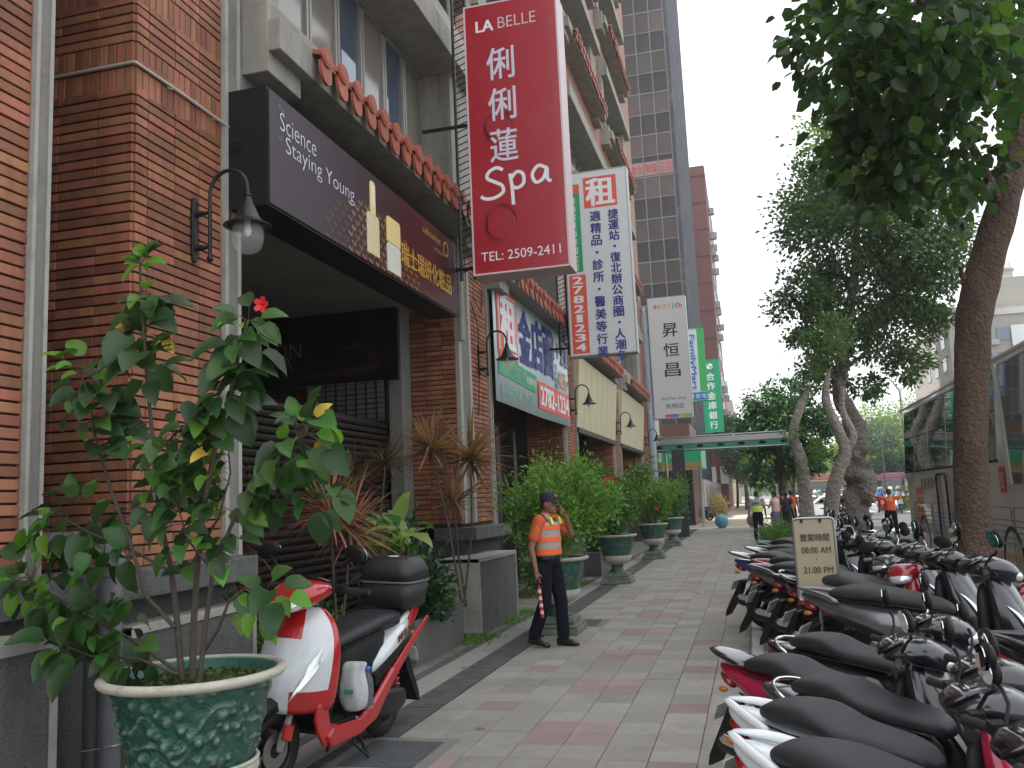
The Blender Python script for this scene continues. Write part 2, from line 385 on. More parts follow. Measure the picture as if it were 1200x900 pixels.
# manholes
mh = mat('steel plate', (.13, .14, .145), .5, metal=.5, var=.3, vs=12, bump=.6, bs=120, dirt=.4, ds=5)
cem = mat('patched cement', (.19, .185, .17), .9, var=.3, vs=14, bump=.5, bs=120)
for (x0, x1, y0, y1) in ((-2.67, -2.16, 5.38, 5.98), (-2.45, -2.05, 11.5, 12.06)):
    o = thing('manhole_cover', 'grey steel access cover set in cement patch beside the red scooter stand' if y0 < 8 else 'grey steel access cover in the tiles beside the green urn near the guard', 'manhole cover', ((x0 + x1) / 2, (y0 + y1) / 2, 0))
    q = MB(); q.box(x0 - .09, x1 + .09, y0 - .09, y1 + .09, -.01, .002); q.build('cement_surround', cem, o, world=True)
    q = MB(); q.box(x0, x1, y0, y1, -.01, .006)
    for i in range(12):
        for j in range(14):
            q.cbox((x0 + (i + .5) * (x1 - x0) / 12, y0 + (j + .5) * (y1 - y0) / 14, .007), (.022, .007, .003), (0, 0, .7 if (i + j) % 2 else -.7))
    q.build('plate', mh, o, world=True)
# road markings
rm = mat('road marking', (.62, .62, .6), .8, var=.1, dirt=.3, ds=3, dcol=(.3, .3, .3))
q = MB()
for k in range(14): q.box(4.2 + k * 1.0, 4.7 + k * 1.0, 37.5, 41, -.149, -.145)
q.box(4.2, 16, 36.2, 36.5, -.149, -.145)
for k in range(8): q.box(7.0, 7.12, 3 + k * 4, 5.4 + k * 4, -.149, -.145)
for k in range(16): q.box(10.0, 10.15, 62 + k * 8, 66 + k * 8, -.149, -.145).box(13.5, 13.65, 62 + k * 8, 66 + k * 8, -.149, -.145)
struct(q.build('road_markings', rm))
# far pavement beyond the crossing
pv2 = mat('far sunlit paving', (.36, .31, .25), .85, var=.15, vs=3, bump=.2, bs=30)
struct(MB().box(-9, 4.4, 58, 200, -.3, -.01).build('far_pavement', pv2))
q = MB()
for i in range(8): q.box(-5.2 + i * .36, -4.86 + i * .36 if 0 else -4.85 + i * .36, 57.7, 58.4, -.1, .12)
org = mat('orange kerb', (.5, .16, .08), .7, var=.2)
ok_ = tag(MB().box(-5.3, -2.9, 57.2, 57.8, -.15, .10).build('painted_kerb', org, bevel=.02), 'orange painted kerb at the far side of the crossing below the green awning', 'kerb')
ok_['kind'] = 'structure'; del ok_['category']
# ---------------------------------------------------------------- brick building on the left
WX = -3.85; ROW = .069; CW = .295
bb = thing('brick_building', 'red brick arcade building with terracotta tile ledges and concrete window bays, left of the pavement', 'building', (WX, 3, 0))
TOPB = 24.
# pillars: (y0, y1, strip before, strip after)
for (a, b_) in ((1.0, 4.0), (4.9, 5.92), (12.25, 13.15), (19.1, 20.25), (26.3, 27.5), (33.4, 35.9)):
    MB().box(-4.9, WX - .012, a + .012, b_ - .003, 0, 5.7 if a < 19 else 5.4).build('pillar_core', MORTAR, bb, world=True)
# upper walls above the arcade
for (a, b_) in ((1.0, 6.1), (12.25, 13.15), (19.1, 20.25), (26.3, 27.5), (33.4, 36.4)):
    MB().box(-5.2, WX - .002, a, b_, 5.4 if a > 19 else 5.72, TOPB).build('upper_wall', FARBRICK, bb, world=True)
MB().box(-5.2, -4.3, 6.1, 36.398, 4.9, TOPB - .01).build('upper_wall', FARBRICK, bb, world=True)
for a_ in ((-14, -5.2, 12.3, 36.4, 0, TOPB), (-14, -8.7, 1.0, 12.299, 0, TOPB), (-8.699, -5.2, 1.0, 12.298, 4.6, TOPB), (-8.698, -5.2, 1.0, 5.95, 0, 4.598)): MB().box(*a_).build('rear_block', FARBRICK, bb, world=True)
for (a, b_) in ((20.25, 26.3), (27.5, 33.4)):
    for z in (7.9, 12.0, 16.0, 20.0): MB().box(-4.3, WX - .01, a, b_, z, z + 1.2).build('spandrel_wall', FARBRICK, bb, world=True)
# concrete vertical strips
def strip(y0, y1, z0=1.3, z1=5.2, x=WX, dep=.5, nm='concrete_trim'):
    q = MB(); q.box(x - dep, x + .035, y0, y1, z0, z1); e = .045
    o = q.build(nm, CONC, bb, world=True)
    q = MB(); q.box(x - .02, x + .045, y0 - .001, y0 + e * (y1 - y0) / .22, z0, z1 + .001); q.box(x - .02, x + .045, y1 - e * (y1 - y0) / .22, y1 + .001, z0, z1 + .001)
    q.build('trim_edge', CONCL, o, world=False)
    m = o.children[0].data
    for v in m.vertices: v.co = Vector(v.co) - bb.location
    return o
strip(4.0, 4.13, dep=.12, z1=9); strip(5.92, 6.14, z1=5.9, dep=.4); strip(11.675, 12.24, z0=1.35, z1=5.25, dep=.03)
strip(13.15, 13.3, z0=1.3, z1=5.0, dep=.1); strip(18.91, 19.1, z0=1.3, z1=5.0, dep=.03)
strip(20.25, 20.4, z1=4.9, dep=.1); strip(26.06, 26.3, z1=4.9, dep=.03); strip(27.5, 27.65, z1=4.9, dep=.1); strip(33.16, 33.4, z1=4.9, dep=.03)
# ---- bricks
def brickmesh(w, h, t=.024, c=.003):
    a, b_ = w / 2, h / 2
    q = MB().add([(0, -a, -b_), (0, a, -b_), (0, a, b_), (0, -a, b_), (t - c, -a, -b_), (t - c, a, -b_), (t - c, a, b_), (t - c, -a, b_), (t, -a + c, -b_ + c), (t, a - c, -b_ + c), (t, a - c, b_ - c), (t, -a + c, b_ - c)],
        [(8, 9, 10, 11)] + [(i, (i + 1) % 4, 4 + (i + 1) % 4, 4 + i) for i in range(4)] + [(4 + i, 4 + (i + 1) % 4, 8 + (i + 1) % 4, 8 + i) for i in range(4)])
    return q
rb = random.Random(5)
BMESH = {}
bricks = []     # (facing, along, z, w, h, plane)
def courses(face, a0, widths, z0, z1, plane, sold=()):
    """stack-bonded courses from z0 to z1; face 'x' looks at the street, 'y' looks back at the viewer"""
    z = z0
    while z < z1:
        sd_ = [s for s in sold if s[0] <= z < s[1]]
        if sd_:
            s = sd_[0]; L_ = sum(widths); kk = max(1, round(L_ / ROW)); ww = L_ / kk; hh = (s[1] - s[0])
            for k in range(kk): bricks.append((face, a0 + (k + .5) * ww if face == 'x' else a0 - (k + .5) * ww, s[0] + hh / 2, ww - .009, hh - .010, plane))
            z = s[1]; continue
        a = a0
        for w in widths:
            bricks.append((face, (a + w / 2) if face == 'x' else (a - w / 2), z + ROW / 2, w - .007, ROW - .013, plane)); a += w if face == 'x' else -w
        z += ROW
SOLD = ((4.50, 4.68), (4.681, 4.86), (5.17, 5.37))
courses('x', 3.705, [CW], 1.30, 5.68, WX - .012, ()); prio1 = len(bricks)
courses('x', 4.905, [.13, CW, CW, .29], 1.30, 5.68, WX - .012, SOLD); prio2 = len(bricks)
courses('y', WX - .004, [.285, .31, .3], 1.30, 5.68, 4.9 + .012, SOLD); prio3 = len(bricks)
courses('x', 3.705 - CW * 4, [CW] * 4, 1.30, 5.68, WX - .012, ())
courses('x', 12.25, [.3, .3, .3], 1.35, 8.0, WX - .012, ((4.5, 4.7),))
courses('y', WX - .004, [.20, .24, .23], 1.35, 4.33, 11.672, ())
courses('x', 19.1, [.3, .3, .28, .26], 1.35, 5.4, WX - .012, ())
courses('y', WX - .004, [.27, .27, .27], 1.35, 3.6, 18.9, ())
courses('x', 26.3, [.3, .3, .3, .3], 1.35, 5.4, WX - .012, ())
courses('y', WX - .004, [.27, .27, .27], 1.35, 3.6, 26.05, ())
courses('x', 33.4, [.3] * 8, 1.35, 5.4, WX - .012, ())
courses('y', WX - .004, [.27, .27, .27], 1.35, 3.6, 33.15, ())
ind = [i for i in range(prio1) if bricks[i][2] < 5.5][:62]
ind += [i for i in range(prio1, prio2) if 1.3 < bricks[i][2] < 4.9 and bricks[i][3] < .4][:238]
ind = set(ind[:300]); stuff = MB(); jam = MB()
for i, (fc, a, z, w, h, pl) in enumerate(bricks):
    key = (round(w, 3), round(h, 3))
    dd = rb.uniform(-.0025, .0025)
    if i in ind:
        if key not in BMESH: BMESH[key] = brickmesh(w, h).mesh('brick', BRICK)
        mkobj('brick', BMESH[key], bb, (pl + dd - WX, a - 3, z))
    else:
        q = brickmesh(w, h)
        if fc == 'x': stuff.add([(pl + dd + v[0], a + v[1], z + v[2]) for v in q.v], q.f)
        else: stuff.add([(a + v[1], pl - dd - v[0], z + v[2]) for v in q.v], q.f)
stuff.build('brickwork', BRICK, bb, world=True, kind='stuff')
# jamb cores behind the side-facing bricks
for (x1, a, b_, z1) in ((WX - .015, 11.68, 12.238, 4.4), (WX - .015, 18.905, 19.098, 4.6), (WX - .015, 26.055, 26.298, 4.6), (WX - .015, 33.155, 33.398, 4.6)):
    MB().box(-4.9, x1, a, b_, 1.3, z1).build('jamb_core', MORTAR, bb, world=True)
q = MB(); q.box(-4.72, -4.53, 11.3, 11.662, 1.3, 4.36); q.build('inner_trim', CONC, bb, world=True)
# ---- ledges and base walls
for (a, b_) in ((1.0, 4.45), (4.45, 6.03), (11.5, 13.35), (18.75, 20.4), (26, 27.7), (33.1, 36.2)):
    MB().box(-4.2, -3.6, a + .003, b_ - .003, 1.13, 1.30).build('stone_ledge', STONE, bb, world=True, bevel=.008)
for (a, b_) in ((1.0, 6.0), (11.55, 13.3), (18.8, 20.35), (26, 27.7), (33.1, 36.2)):
    MB().box(-4.9, -3.78, a, b_, 0, 1.13).build('base_wall', mat('dark base stone', (.06, .06, .058), .9, var=.3, vs=20, bump=.8, bs=60), bb, world=True)
def panel(x0, x1, y0, y1, z1, label, cat='low wall'):
    o = thing('low_stone_wall', label, cat, ((x0 + x1) / 2, (y0 + y1) / 2, 0)); q = MB(); q.box(x0, x1 - .012, y0 + .002, y1 - .002, 0, z1 - .002); q.build('stone_face', STONE, o, world=True)
    q = MB(); t = .045
    for args in ((x0 + .002, x1, y0, y0 + t, 0, z1), (x0 + .002, x1, y1 - t, y1, 0, z1), (x0, x1 + .001, y0, y1, z1 - .05, z1 + .002)): q.box(*args)
    q.build('stone_frame', CONCL, o, world=True, bevel=.004); return o
panel(-3.7, -3.3, 2.1, 3.71, 1.06, 'low rough grey stone wall with pale frame at the lower left, left of the grey drain pipes')
panel(-4.0, -3.6, 4.62, 6.0, .97, 'low grey stone wall with pale edge behind the large green urn, under the ledge')
o = panel(-3.9, -3.34, 10.74, 12.56, .93, 'low grey stone wall left of the walking guard, right of the concrete planter')
panel(-4.2, -3.5, 17.6, 19.6, .95, 'low grey stone wall behind the second green urn')
# conduit round the corner of the pillar
q = MB(); q.tube([(-4.6, 4.862, 4.685), (-3.82, 4.862, 4.685)], .011, 8); q.tube([(-3.822, 4.862, 4.685), (-3.81, 5.3, 4.683), (-3.81, 6.1, 4.675)], .011, 8)
for yy in (5.25, 5.8): q.cbox((-3.825, yy, 4.68), (.03, .02, .035))
q.build('conduit', mat('painted conduit', (.42, .40, .36), .5, var=.15), bb, world=True, smooth=True)
# ---- arcade bay 1 interior: soffit, shutter, lattice, side
q = MB(); q.box(-8.5, WX + .06, 6.14, 11.64, 4.36, 4.5); q.build('soffit', mat('soffit plaster', (.33, .32, .29), .8, var=.1, dirt=.3, ds=1), bb, world=True)
q = MB()
for y in (7.4, 9.2, 10.6): q.lathe([(.001, 4.36), (.085, 4.36), (.09, 4.352), (.06, 4.345), (.055, 4.358), (.001, 4.358)], (-4.3, y, 0), 16)
q.build('downlight', DKMET, bb, world=True)
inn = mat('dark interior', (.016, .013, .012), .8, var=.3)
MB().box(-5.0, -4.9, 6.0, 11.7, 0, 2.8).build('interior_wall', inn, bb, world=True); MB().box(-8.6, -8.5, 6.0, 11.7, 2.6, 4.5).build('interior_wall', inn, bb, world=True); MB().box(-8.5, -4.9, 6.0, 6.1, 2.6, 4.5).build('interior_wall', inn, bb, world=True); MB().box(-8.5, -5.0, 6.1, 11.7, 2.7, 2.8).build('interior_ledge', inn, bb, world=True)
shm = mat('shutter slat', (.022, .016, .013), .6, metal=.2, spec=.2, var=.25, vs=6)
sl_ = MB().prism([(-4.80, 0), (-4.765, .012), (-4.755, .04), (-4.765, .07), (-4.80, .078)], 6.2, 'y', 5.1); 
slm = MB(); slm.v = [(v[0] + 4.8, v[1] - 6.2, v[2]) if 0 else (v[0] + 4.8, v[1] - 6.2, v[2]) for v in sl_.v]; slm.f = sl_.f; slm.m = sl_.m
sme = slm.mesh('shutter_slat', shm)
for k in range(29): mkobj('shutter_slat', sme, bb, (-4.8 - WX, 6.2 - 3, .35 + k * .083))
q = MB()
for k in range(9): q.box(-5.9 + k * .15, -5.885 + k * .15, 11.14, 11.16, 2.8, 3.345)
for k in range(8): q.box(-5.9, -4.74, 11.135, 11.15, 2.82 + k * .07, 2.83 + k * .07)
q.build('shutter_lattice', DKMET, bb, world=True, kind='stuff')
MB().box(-5.9, -4.74, 11.165, 11.18, 2.8, 3.345).build('lattice_back', mat('dusty glass', (.13, .13, .12), .5, var=.3, vs=3), bb, world=True)
# dark shop panel inside bay 1
sp_ = thing('fascia_board', 'dark glossy shop fascia with pale YON KA letters above the closed shutter', 'sign', (-4.72, 9, 3.2))
MB().box(-8.4, -4.55, 11.2, 11.28, 3.35, 4.355).build('board', mat('dark gloss board', (.010, .008, .009), .4, spec=.15, var=.2, vs=2), sp_, world=True)
ykm = mat('dim silver letters', (.13, .125, .12), .4)
O = (-6.30, 11.2, 3.87)
txt(sp_, 'YON', O, (1, 0, 0), (0, 0, 1), 0, 0, .21, .62, ykm, -.01); txt(sp_, 'KA', O, (1, 0, 0), (0, 0, 1), .02, -.17, .19, .30, ykm, -.01)
skn = mat('printed skin tone', (.045, .024, .018), .4, spec=.15, var=.4, vs=3)
def ribbon(pts, wd):
    q_ = []; q = MB()
    for i, (y, z) in enumerate(pts):
        a = pts[max(i - 1, 0)]; b_ = pts[min(i + 1, len(pts) - 1)]; t = Vector((b_[0] - a[0], b_[1] - a[1])).normalized(); w = wd[i]
        q_.append(((y - t.y * w, 11.196, z + t.x * w), (y + t.y * w, 11.196, z - t.x * w)))
    for i in range(len(q_) - 1): q.add([q_[i][0], q_[i + 1][0], q_[i + 1][1], q_[i][1]], [(0, 1, 2, 3)])
    q.build('printed_figure', skn, sp_, world=True)
ribbon([(-6.0, 3.47), (-5.75, 3.49), (-5.4, 3.50), (-5.0, 3.52), (-4.8, 3.58)], [.02, .04, .05, .05, .03]); ribbon([(-5.35, 3.82), (-5.15, 3.86), (-4.95, 3.80), (-4.85, 3.65)], [.01, .05, .07, .05]); ribbon([(-5.95, 3.52), (-5.92, 3.64), (-5.78, 3.78)], [.012, .02, .01])
# interiors of the further arcade bays
q = MB()
for (a, b_) in ((13.15, 18.95), (20.3, 26.1), (27.5, 33.2)):
    q.box(-5.6, -5.55, a, b_, 0, 4.6); q.box(-5.6, WX - .05, a, b_, 4.3 if a < 15 else 4.0, 4.7)
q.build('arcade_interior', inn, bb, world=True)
gl = MB(); fr = MB()
for (a, b_) in ((13.35, 18.8), (20.5, 25.9), (27.7, 33.0)):
    gl.box(-4.95, -4.93, a, b_, .3, 3.2)
    k = a
    while k < b_: fr.box(-4.96, -4.90, k, k + .06, .25, 3.25); k += 1.36
    fr.box(-4.96, -4.90, a, b_, 3.15, 3.22).box(-4.96, -4.90, a, b_, .2, .28)
gl.build('shop_window', GLASSD, bb, world=True); fr.build('shop_window_frame', STEEL, bb, world=True)
# box above bay openings (lintel beams)
q = MB(); q.box(-4.3, WX + .03, 6.14, 12.25, 4.5, 5.28)
for (a, b_) in ((13.15, 19.1), (20.25, 26.3), (27.5, 33.4)): q.box(-4.3, WX - .02, a, b_, 4.6, 5.28)
q.build('lintel_beam', CONC, bb, world=True)
# ---- tile ledge: one tile = barrel cap with round end, hanging fan tile below
def tilemb():
    """barrel tile with a round stop end, a tongue tile hanging below it and the pan beside it"""
    q = MB(); n = 10; L_ = .44; ex, ez = L_ * .95, -L_ * .30
    rings = []
    for (t, r) in ((0, .072), (.5, .078), (1, .085)):
        rings.append([(ex * t, r * math.cos(PI * j / n), ez * t + r * math.sin(PI * j / n)) for j in range(n + 1)])
    q.rings(rings, False, False)
    for (r0, x0, x1) in ((.092, 0, .022), (.066, .022, .028)):
        q.rings([[(ex + x, r0 * math.cos(2 * PI * j / 14), ez + .012 + r0 * math.sin(2 * PI * j / 14)) for j in range(14)] for x in (x0, x1)])
    ton = [(-.095, .0), (.095, .0), (.098, -.07), (.085, -.14), (.055, -.185), (0, -.205), (-.055, -.185), (-.085, -.14), (-.098, -.07)]
    k = len(ton); V = [(ex - .03 + .012 * (z / -.2), y, ez - .045 + z) for y, z in ton] + [(ex + .0 + .012 * (z / -.2), y, ez - .045 + z) for y, z in ton]
    q.add(V, [tuple(range(k))[::-1], tuple(range(k, 2 * k))] + [(i, (i + 1) % k, k + (i + 1) % k, k + i) for i in range(k)])
    q.add([(0, .05, -.01), (0, .27, -.01), (ex - .02, .27, ez - .01), (ex - .02, .05, ez - .01), (ex - .02, .27, ez - .035), (ex - .02, .05, ez - .035)], [(0, 1, 2, 3), (3, 2, 4, 5)])
    return q
TME = tilemb().mesh('roof_tile', TERRA, smooth=True)
tiles_n = 0
def tileledge(y0, y1, z, x, step=.31, ind=True, parent=bb):
    """z = height of the hidden top of the tile run; tiles slope down to the street"""
    global tiles_n
    k = max(1, int((y1 - y0) / step)); step = (y1 - y0) / k; q = None
    if ind:
        for i in range(k):
            mkobj('roof_tile', TME, parent, (x - WX - parent.location.x + WX if 0 else x - bb.location.x, y0 + (i + .3) * step - bb.location.y, z), (rb.uniform(-.02, .02), rb.uniform(-.03, .03), rb.uniform(-.03, .03)), (1, step / .31, 1)); tiles_n += 1
tileledge(6.75, 12.0, 5.73, -3.80); 
# concrete behind and below the tiles
def bay_window(y0, y1, zt, px, near=False, hh=1.75):
    """window bay: ledge with tiles at zt, sill, glazing of panes in posts, header; returns nothing; parts go to the building"""
    q = MB()
    q.box(WX - .3, px - .02, y0, y1, zt - .30, zt - .02)              # beam under the tiles
    q.box(-4.25, WX + .1, y0, y1, zt - .02, zt + .12)
    q.box(-4.3, WX + .17, y0, y1, zt + .12, zt + .30)                 # sill
    q.box(-4.31, WX + .27, y0 - .012, y0 + .55, zt - .48, zt + .16)       # end block
    q.box(-4.32, WX + .22, y1 - .5, y1 + .12, zt - .45, zt - .024)
    z1 = zt + .30 + hh
    q.box(-4.33, WX + .32, y0 + .004, y1 - .004, z1 + .004, z1 + .35)                    # header
    q.prism([(-4.3, z1 + .35), (WX + .32, z1 + .35), (WX + .1, z1 + .95), (-4.3, z1 + .95)], y0 + .008, 'y', y1 - y0 - .016)
    q.box(-4.35, WX + .125, y1 - .75, y1 + .05, zt + .296, z1 + .008)              # right jamb
    q.box(-4.34, WX + .12, y0 - .05, y0 + .45, zt + .296, z1 + .008)
    q.build('bay_surround', CONCB, bb, world=True, bevel=.01)
    g0, g1 = y0 + .45, y1 - .75; n = 7; frs = MB(); w = (g1 - g0) / n; dark = MB(); pale = MB()
    for i in range(n):
        a = g0 + i * w; MB().box(-4.22, -4.20, a + .03, a + w - .03, zt + .34, z1 - .03).build('glass_pane' if i in (0, 3, 5) else 'blind_pane', GLASSB if i in (0, 3, 5) else mat('blind behind glass', (.20, .185, .155), .12, var=.12, vs=1, spec=.7), bb, world=True)
        for e in (a, a + .07): frs.box(-4.24, -4.165, e - .02, e + .025, zt + .31, z1)
    frs.box(-4.24, -4.165, g0, g1, zt + .302, zt + .34).box(-4.24, -4.165, g0, g1, z1 - .04, z1 - .002)
    f = frs.build('window_frame', mat('grey aluminium', (.33, .32, .29), .45, metal=.3, var=.1), bb, world=True)
    return z1
bay_window(6.2, 12.2, 5.70, -3.45, True, 1.75)
for (a, b_, k0) in ((13.2, 19.05, 2), (20.3, 26.25, 3), (27.55, 33.35, 4)):
    for fl, z in enumerate((5.45, 9.5, 13.5, 17.5, 21.5)):
        if fl == 0 or fl >= 1:
            bay_window(a, b_, z, -3.45, False, 1.6)
            tileledge(a + .55, b_ - .2, z, -3.80, .34, fl < 4)
bay_window(6.2, 12.2, 9.6, -3.45, False, 1.7); 
# a gutter downpipe and rusty rack between pillar and sign
q = MB(); q.tube([(WX + .07, 11.72, 3.9), (WX + .07, 11.72, 12)], .05, 10); q.build('downpipe', CONCL, bb, world=True, smooth=True)
# cables
q = MB(); q.tube([(-3.8, 5.97, 3.9), (-3.79, 5.98, 4.0), (-3.8, 6.06, 4.1), (-3.79, 6.1, 4.3), (-3.8, 6.0, 4.45)], .008, 6); q.build('cable', RUB, bb, world=True)
q = MB(); q.tube([(-3.82, 12.35, 4.6), (-3.78, 12.55, 4.25), (-3.80, 12.6, 3.6), (-3.82, 12.55, 2.9)], .008, 6).tube([(-3.82, 12.5, 4.7), (-3.78, 12.75, 4.5), (-3.80, 12.9, 4.9)], .006, 6); q.build('cable', RUB, bb, world=True)
# cream fascia panels over the far bays
cream = mat('cream panel', (.52, .47, .30), .6, var=.06, vs=2, dirt=.3, ds=2, dcol=(.3, .25, .15))
for (a, b_) in ((20.3, 26.35), (27.5, 33.4)):
    k = 7; w = (b_ - a) / k
    for i in range(k):
        q = MB(); q.prism([(-3.86, 3.28), (-3.80, 3.28), (-3.66, 4.95), (-3.86, 5.0)], a + i * w + .02, 'y', w - .04); q.build('cream_panel', cream, bb, world=True, bevel=.006)
    q = MB(); q.box(-3.9, -3.76, a, b_, 3.16, 3.28); q.build('fascia_rail', DKMET, bb, world=True)
# ---------------------------------------------------------------- signs
YP = Vector((0, 1, 0)); ZP = Vector((0, 0, 1)); XP = Vector((1, 0, 0))
red = mat('crimson sign face', (.35, .009, .022), .3, var=.08, vs=1.5, coat=.2, dirt=.12, ds=3, dcol=(.4, .1, .12))
pinkw = mat('faded pink sign edge', (.62, .48, .50), .5, var=.1)
navy = mat('navy print', (.02, .035, .22), .5); orng = mat('orange red print', (.72, .10, .06), .5); grn = mat('green print', (.02, .32, .12), .5)
plastw = mat('white acrylic', (.66, .67, .68), .35, var=.05, vs=2, dirt=.18, ds=2, dcol=(.4, .4, .38)); greyp = mat('grey print', (.12, .12, .12), .5); tealp = mat('pale green print', (.25, .5, .4), .5)
blu = mat('blue print', (.03, .18, .55), .5); blk = mat('black print', (.02, .02, .02), .5); gold = mat('gold print', (.62, .36, .06), .4, metal=.2); goldl = mat('light gold print', (.75, .60, .25), .4)
palew = mat('pale lilac print', (.60, .58, .68), .5)
def hang_sign(name, label, X0, X1, Y, z0, z1, dep, facem, edgem, group=None):
    """box sign standing out from the wall, face to the viewer (-Y)"""
    o = thing(name, label, 'hanging sign', ((X0 + X1) / 2, Y + dep / 2, z0), group=group)
    q = MB(); q.box(X0 + .01, X1 - .01, Y + .004, Y + dep, z0 + .01, z1 - .01); q.build('sign_box', edgem, o, world=True)
    q = MB(); q.box(X0 + .02, X1 - .02, Y, Y + .01, z0 + .02, z1 - .02); q.build('sign_face', facem, o, world=True)
    q = MB(); t = .022
    q.box(X0, X0 + t, Y - .006, Y + dep + .002, z0, z1); q.box(X1 - t, X1, Y - .006, Y + dep + .002, z0, z1); q.box(X0 + t, X1 - t, Y - .006, Y + dep + .002, z0, z0 + t); q.box(X0 + t, X1 - t, Y - .006, Y + dep + .002, z1 - t, z1)
    q.build('sign_frame', edgem if edgem != plastw else STEEL, o, world=True)
    return o
# red spa sign
o = hang_sign('hanging_sign', 'tall crimson box sign reading LA BELLE and Spa with a TEL number', -3.16, -1.92, 10.4, 4.44, 8.05, .42, red, pinkw)
F = (-3.16, 10.4, 4.44)
txt(o, 'LA', F, XP, ZP, .28, 3.30, .15, .23, WHITE, .03); txt(o, 'BELLE', F, XP, ZP, .71, 3.31, .15, .50, pinkw, -.005)
for i, ch in enumerate('俐俐蓮'): txt(o, ch, F, XP, ZP, .47, 2.76 - i * .55, .43, .36, palew, .012)
def script(o, strokes, O, wd, m):
    for pts in strokes:
        P = [Vector((x, z)) for x, z in pts]; out = []
        for i in range(len(P) - 1):
            p0, p1, p2, p3 = P[max(i - 1, 0)], P[i], P[i + 1], P[min(i + 2, len(P) - 1)]
            for k in range(5): t = k / 5; out.append(.5 * ((2 * p1) + (-p0 + p2) * t + (2 * p0 - 5 * p1 + 4 * p2 - p3) * t * t + (-p0 + 3 * p1 - 3 * p2 + p3) * t ** 3))
        out.append(P[-1]); q = MB(); L_ = []; R2 = []
        for i, p in enumerate(out):
            t = (out[min(i + 1, len(out) - 1)] - out[max(i - 1, 0)]).normalized(); n_ = Vector((-t.y, t.x)) * wd
            L_.append((O[0] + p.x + n_.x, O[1] - .004 - .001 * strokes.index(pts) - .00004 * i, O[2] + p.y + n_.y)); R2.append((O[0] + p.x - n_.x, O[1] - .004 - .001 * strokes.index(pts) - .00004 * i, O[2] + p.y - n_.y))
        n_ = len(out); q.add(L_ + R2, [(i, i + 1, n_ + i + 1, n_ + i) for i in range(n_ - 1)]); q.build('lettering', m, o, world=True)
script(o, [[(.44, 1.33), (.36, 1.37), (.26, 1.33), (.23, 1.25), (.32, 1.19), (.42, 1.13), (.43, 1.04), (.32, .98), (.20, .98), (.14, 1.02)], [(.53, 1.27), (.55, 1.10), (.56, .86)], [(.54, 1.20), (.62, 1.28), (.70, 1.24), (.70, 1.12), (.62, 1.07), (.55, 1.10)], [(1.0, 1.28), (.90, 1.32), (.82, 1.22), (.86, 1.11), (.96, 1.15), (1.01, 1.28), (1.01, 1.14), (1.06, 1.10)]], F, .022, WHITE)
txt(o, 'TEL: 2509-2411', F, XP, ZP, .62, .23, .12, 1.02, WHITE, 0)
for i, (cx, cz, a, b_) in enumerate(((.38, 1.9, .20, .26), (.36, .62, .22, .30))): # faint printed scrolls
    q = MB(); q.tube([(-3.16 + cx + a * math.cos(t) * (1 - t * .06), 10.3985, 4.44 + cz + b_ * math.sin(t) * (1 - t * .08)) for t in [k * .35 for k in range(16)]], .028, 4)
    for v in range(len(q.v)): q.v[v] = (q.v[v][0], 10.399 - (.002 if (v % 2) else 0), q.v[v][2])
    q.build('printed_scroll', mat('faint scroll print', (.31, .014, .024), .3), o, world=True)
# rack holding the red sign and the next one
def rack(Xw, Xs, Y, z0, z1, label):
    o = thing('sign_rack', label, 'sign bracket', (Xw, Y, z0)); q = MB()
    for x in (Xs - .02, Xs - .2): q.tube([(x, Y + .2, z0), (x, Y + .2, z1)], .022, 6)
    q.build('upright', IRON, o, world=True)
    k = z0 + .1
    while k < z1:
        MB().tube([(Xs - .2, Y + .2, k), (Xs - .02, Y + .2, k + .06)], .008, 5).build('rung', IRON, o, world=True); k += .09
    for z in (z0 + .15, (z0 + z1) / 2, z1 - .15): MB().tube([(Xw, Y + .2, z), (Xs + .06, Y + .2, z)], .025, 6).build('arm', IRON, o, world=True)
rack(WX, -3.18, 10.4, 4.45, 8.6, 'black steel ladder rack holding the tall crimson spa sign to the wall')
rack(WX, -3.32, 17.2, 4.5, 8.3, 'black steel ladder rack holding the white rental sign to the wall')
# white rental sign with blue vertical text
o = hang_sign('hanging_sign', 'tall white box sign with blue vertical Chinese text and orange 27821234', -3.28, -1.94, 17.2, 4.42, 8.22, .3, plastw, plastw)
F = (-3.28, 17.2, 4.42)
face(o, 'orange_panel', F, XP, ZP, .45, 1.12, 3.02, 3.66, orng, lift=.001); txt(o, '租', F, XP, ZP, .785, 3.34, .56, .56, WHITE, .035)
face(o, 'green_panel', F, XP, ZP, .06, .36, 1.72, 3.55, grn, lift=.001)
q = MB(); q.add([(-3.28 + .06, 17.193, 4.42 + 3.36), (-3.28 + .36, 17.193, 4.42 + 3.36), (-3.28 + .36, 17.193, 4.42 + 3.55), (-3.28 + .21, 17.193, 4.42 + 3.5), (-3.28 + .06, 17.193, 4.42 + 3.56)], [(0, 1, 2, 3, 4)]); q.build('roof_logo', orng, o, world=True)
for i, ch in enumerate('信義房屋南港國宅店'): txt(o, ch, F, XP, ZP, .20, 3.22 - i * .175, .14, .14, WHITE, .012)
face(o, 'orange_strip', F, XP, ZP, .06, .40, .06, 1.66, orng, lift=.001)
for i, ch in enumerate('27821234'): txt(o, ch, F, XP, ZP, .23, 1.55 - i * .195, .15, (.08 if ch == '1' else .19), WHITE, .03)
for i, ch in enumerate('捷運站·復北辦公商圈·人潮多'): txt(o, ch, F, XP, ZP, 1.02, 2.84 - i * .222, (.20 if ch != '·' else .04), (.20 if ch != '·' else .04), navy, .03)
for i, ch in enumerate('適精品·診所·醫美等行業'): txt(o, ch, F, XP, ZP, .66, 2.84 - i * .252, (.21 if ch != '·' else .04), (.21 if ch != '·' else .04), navy, .03)
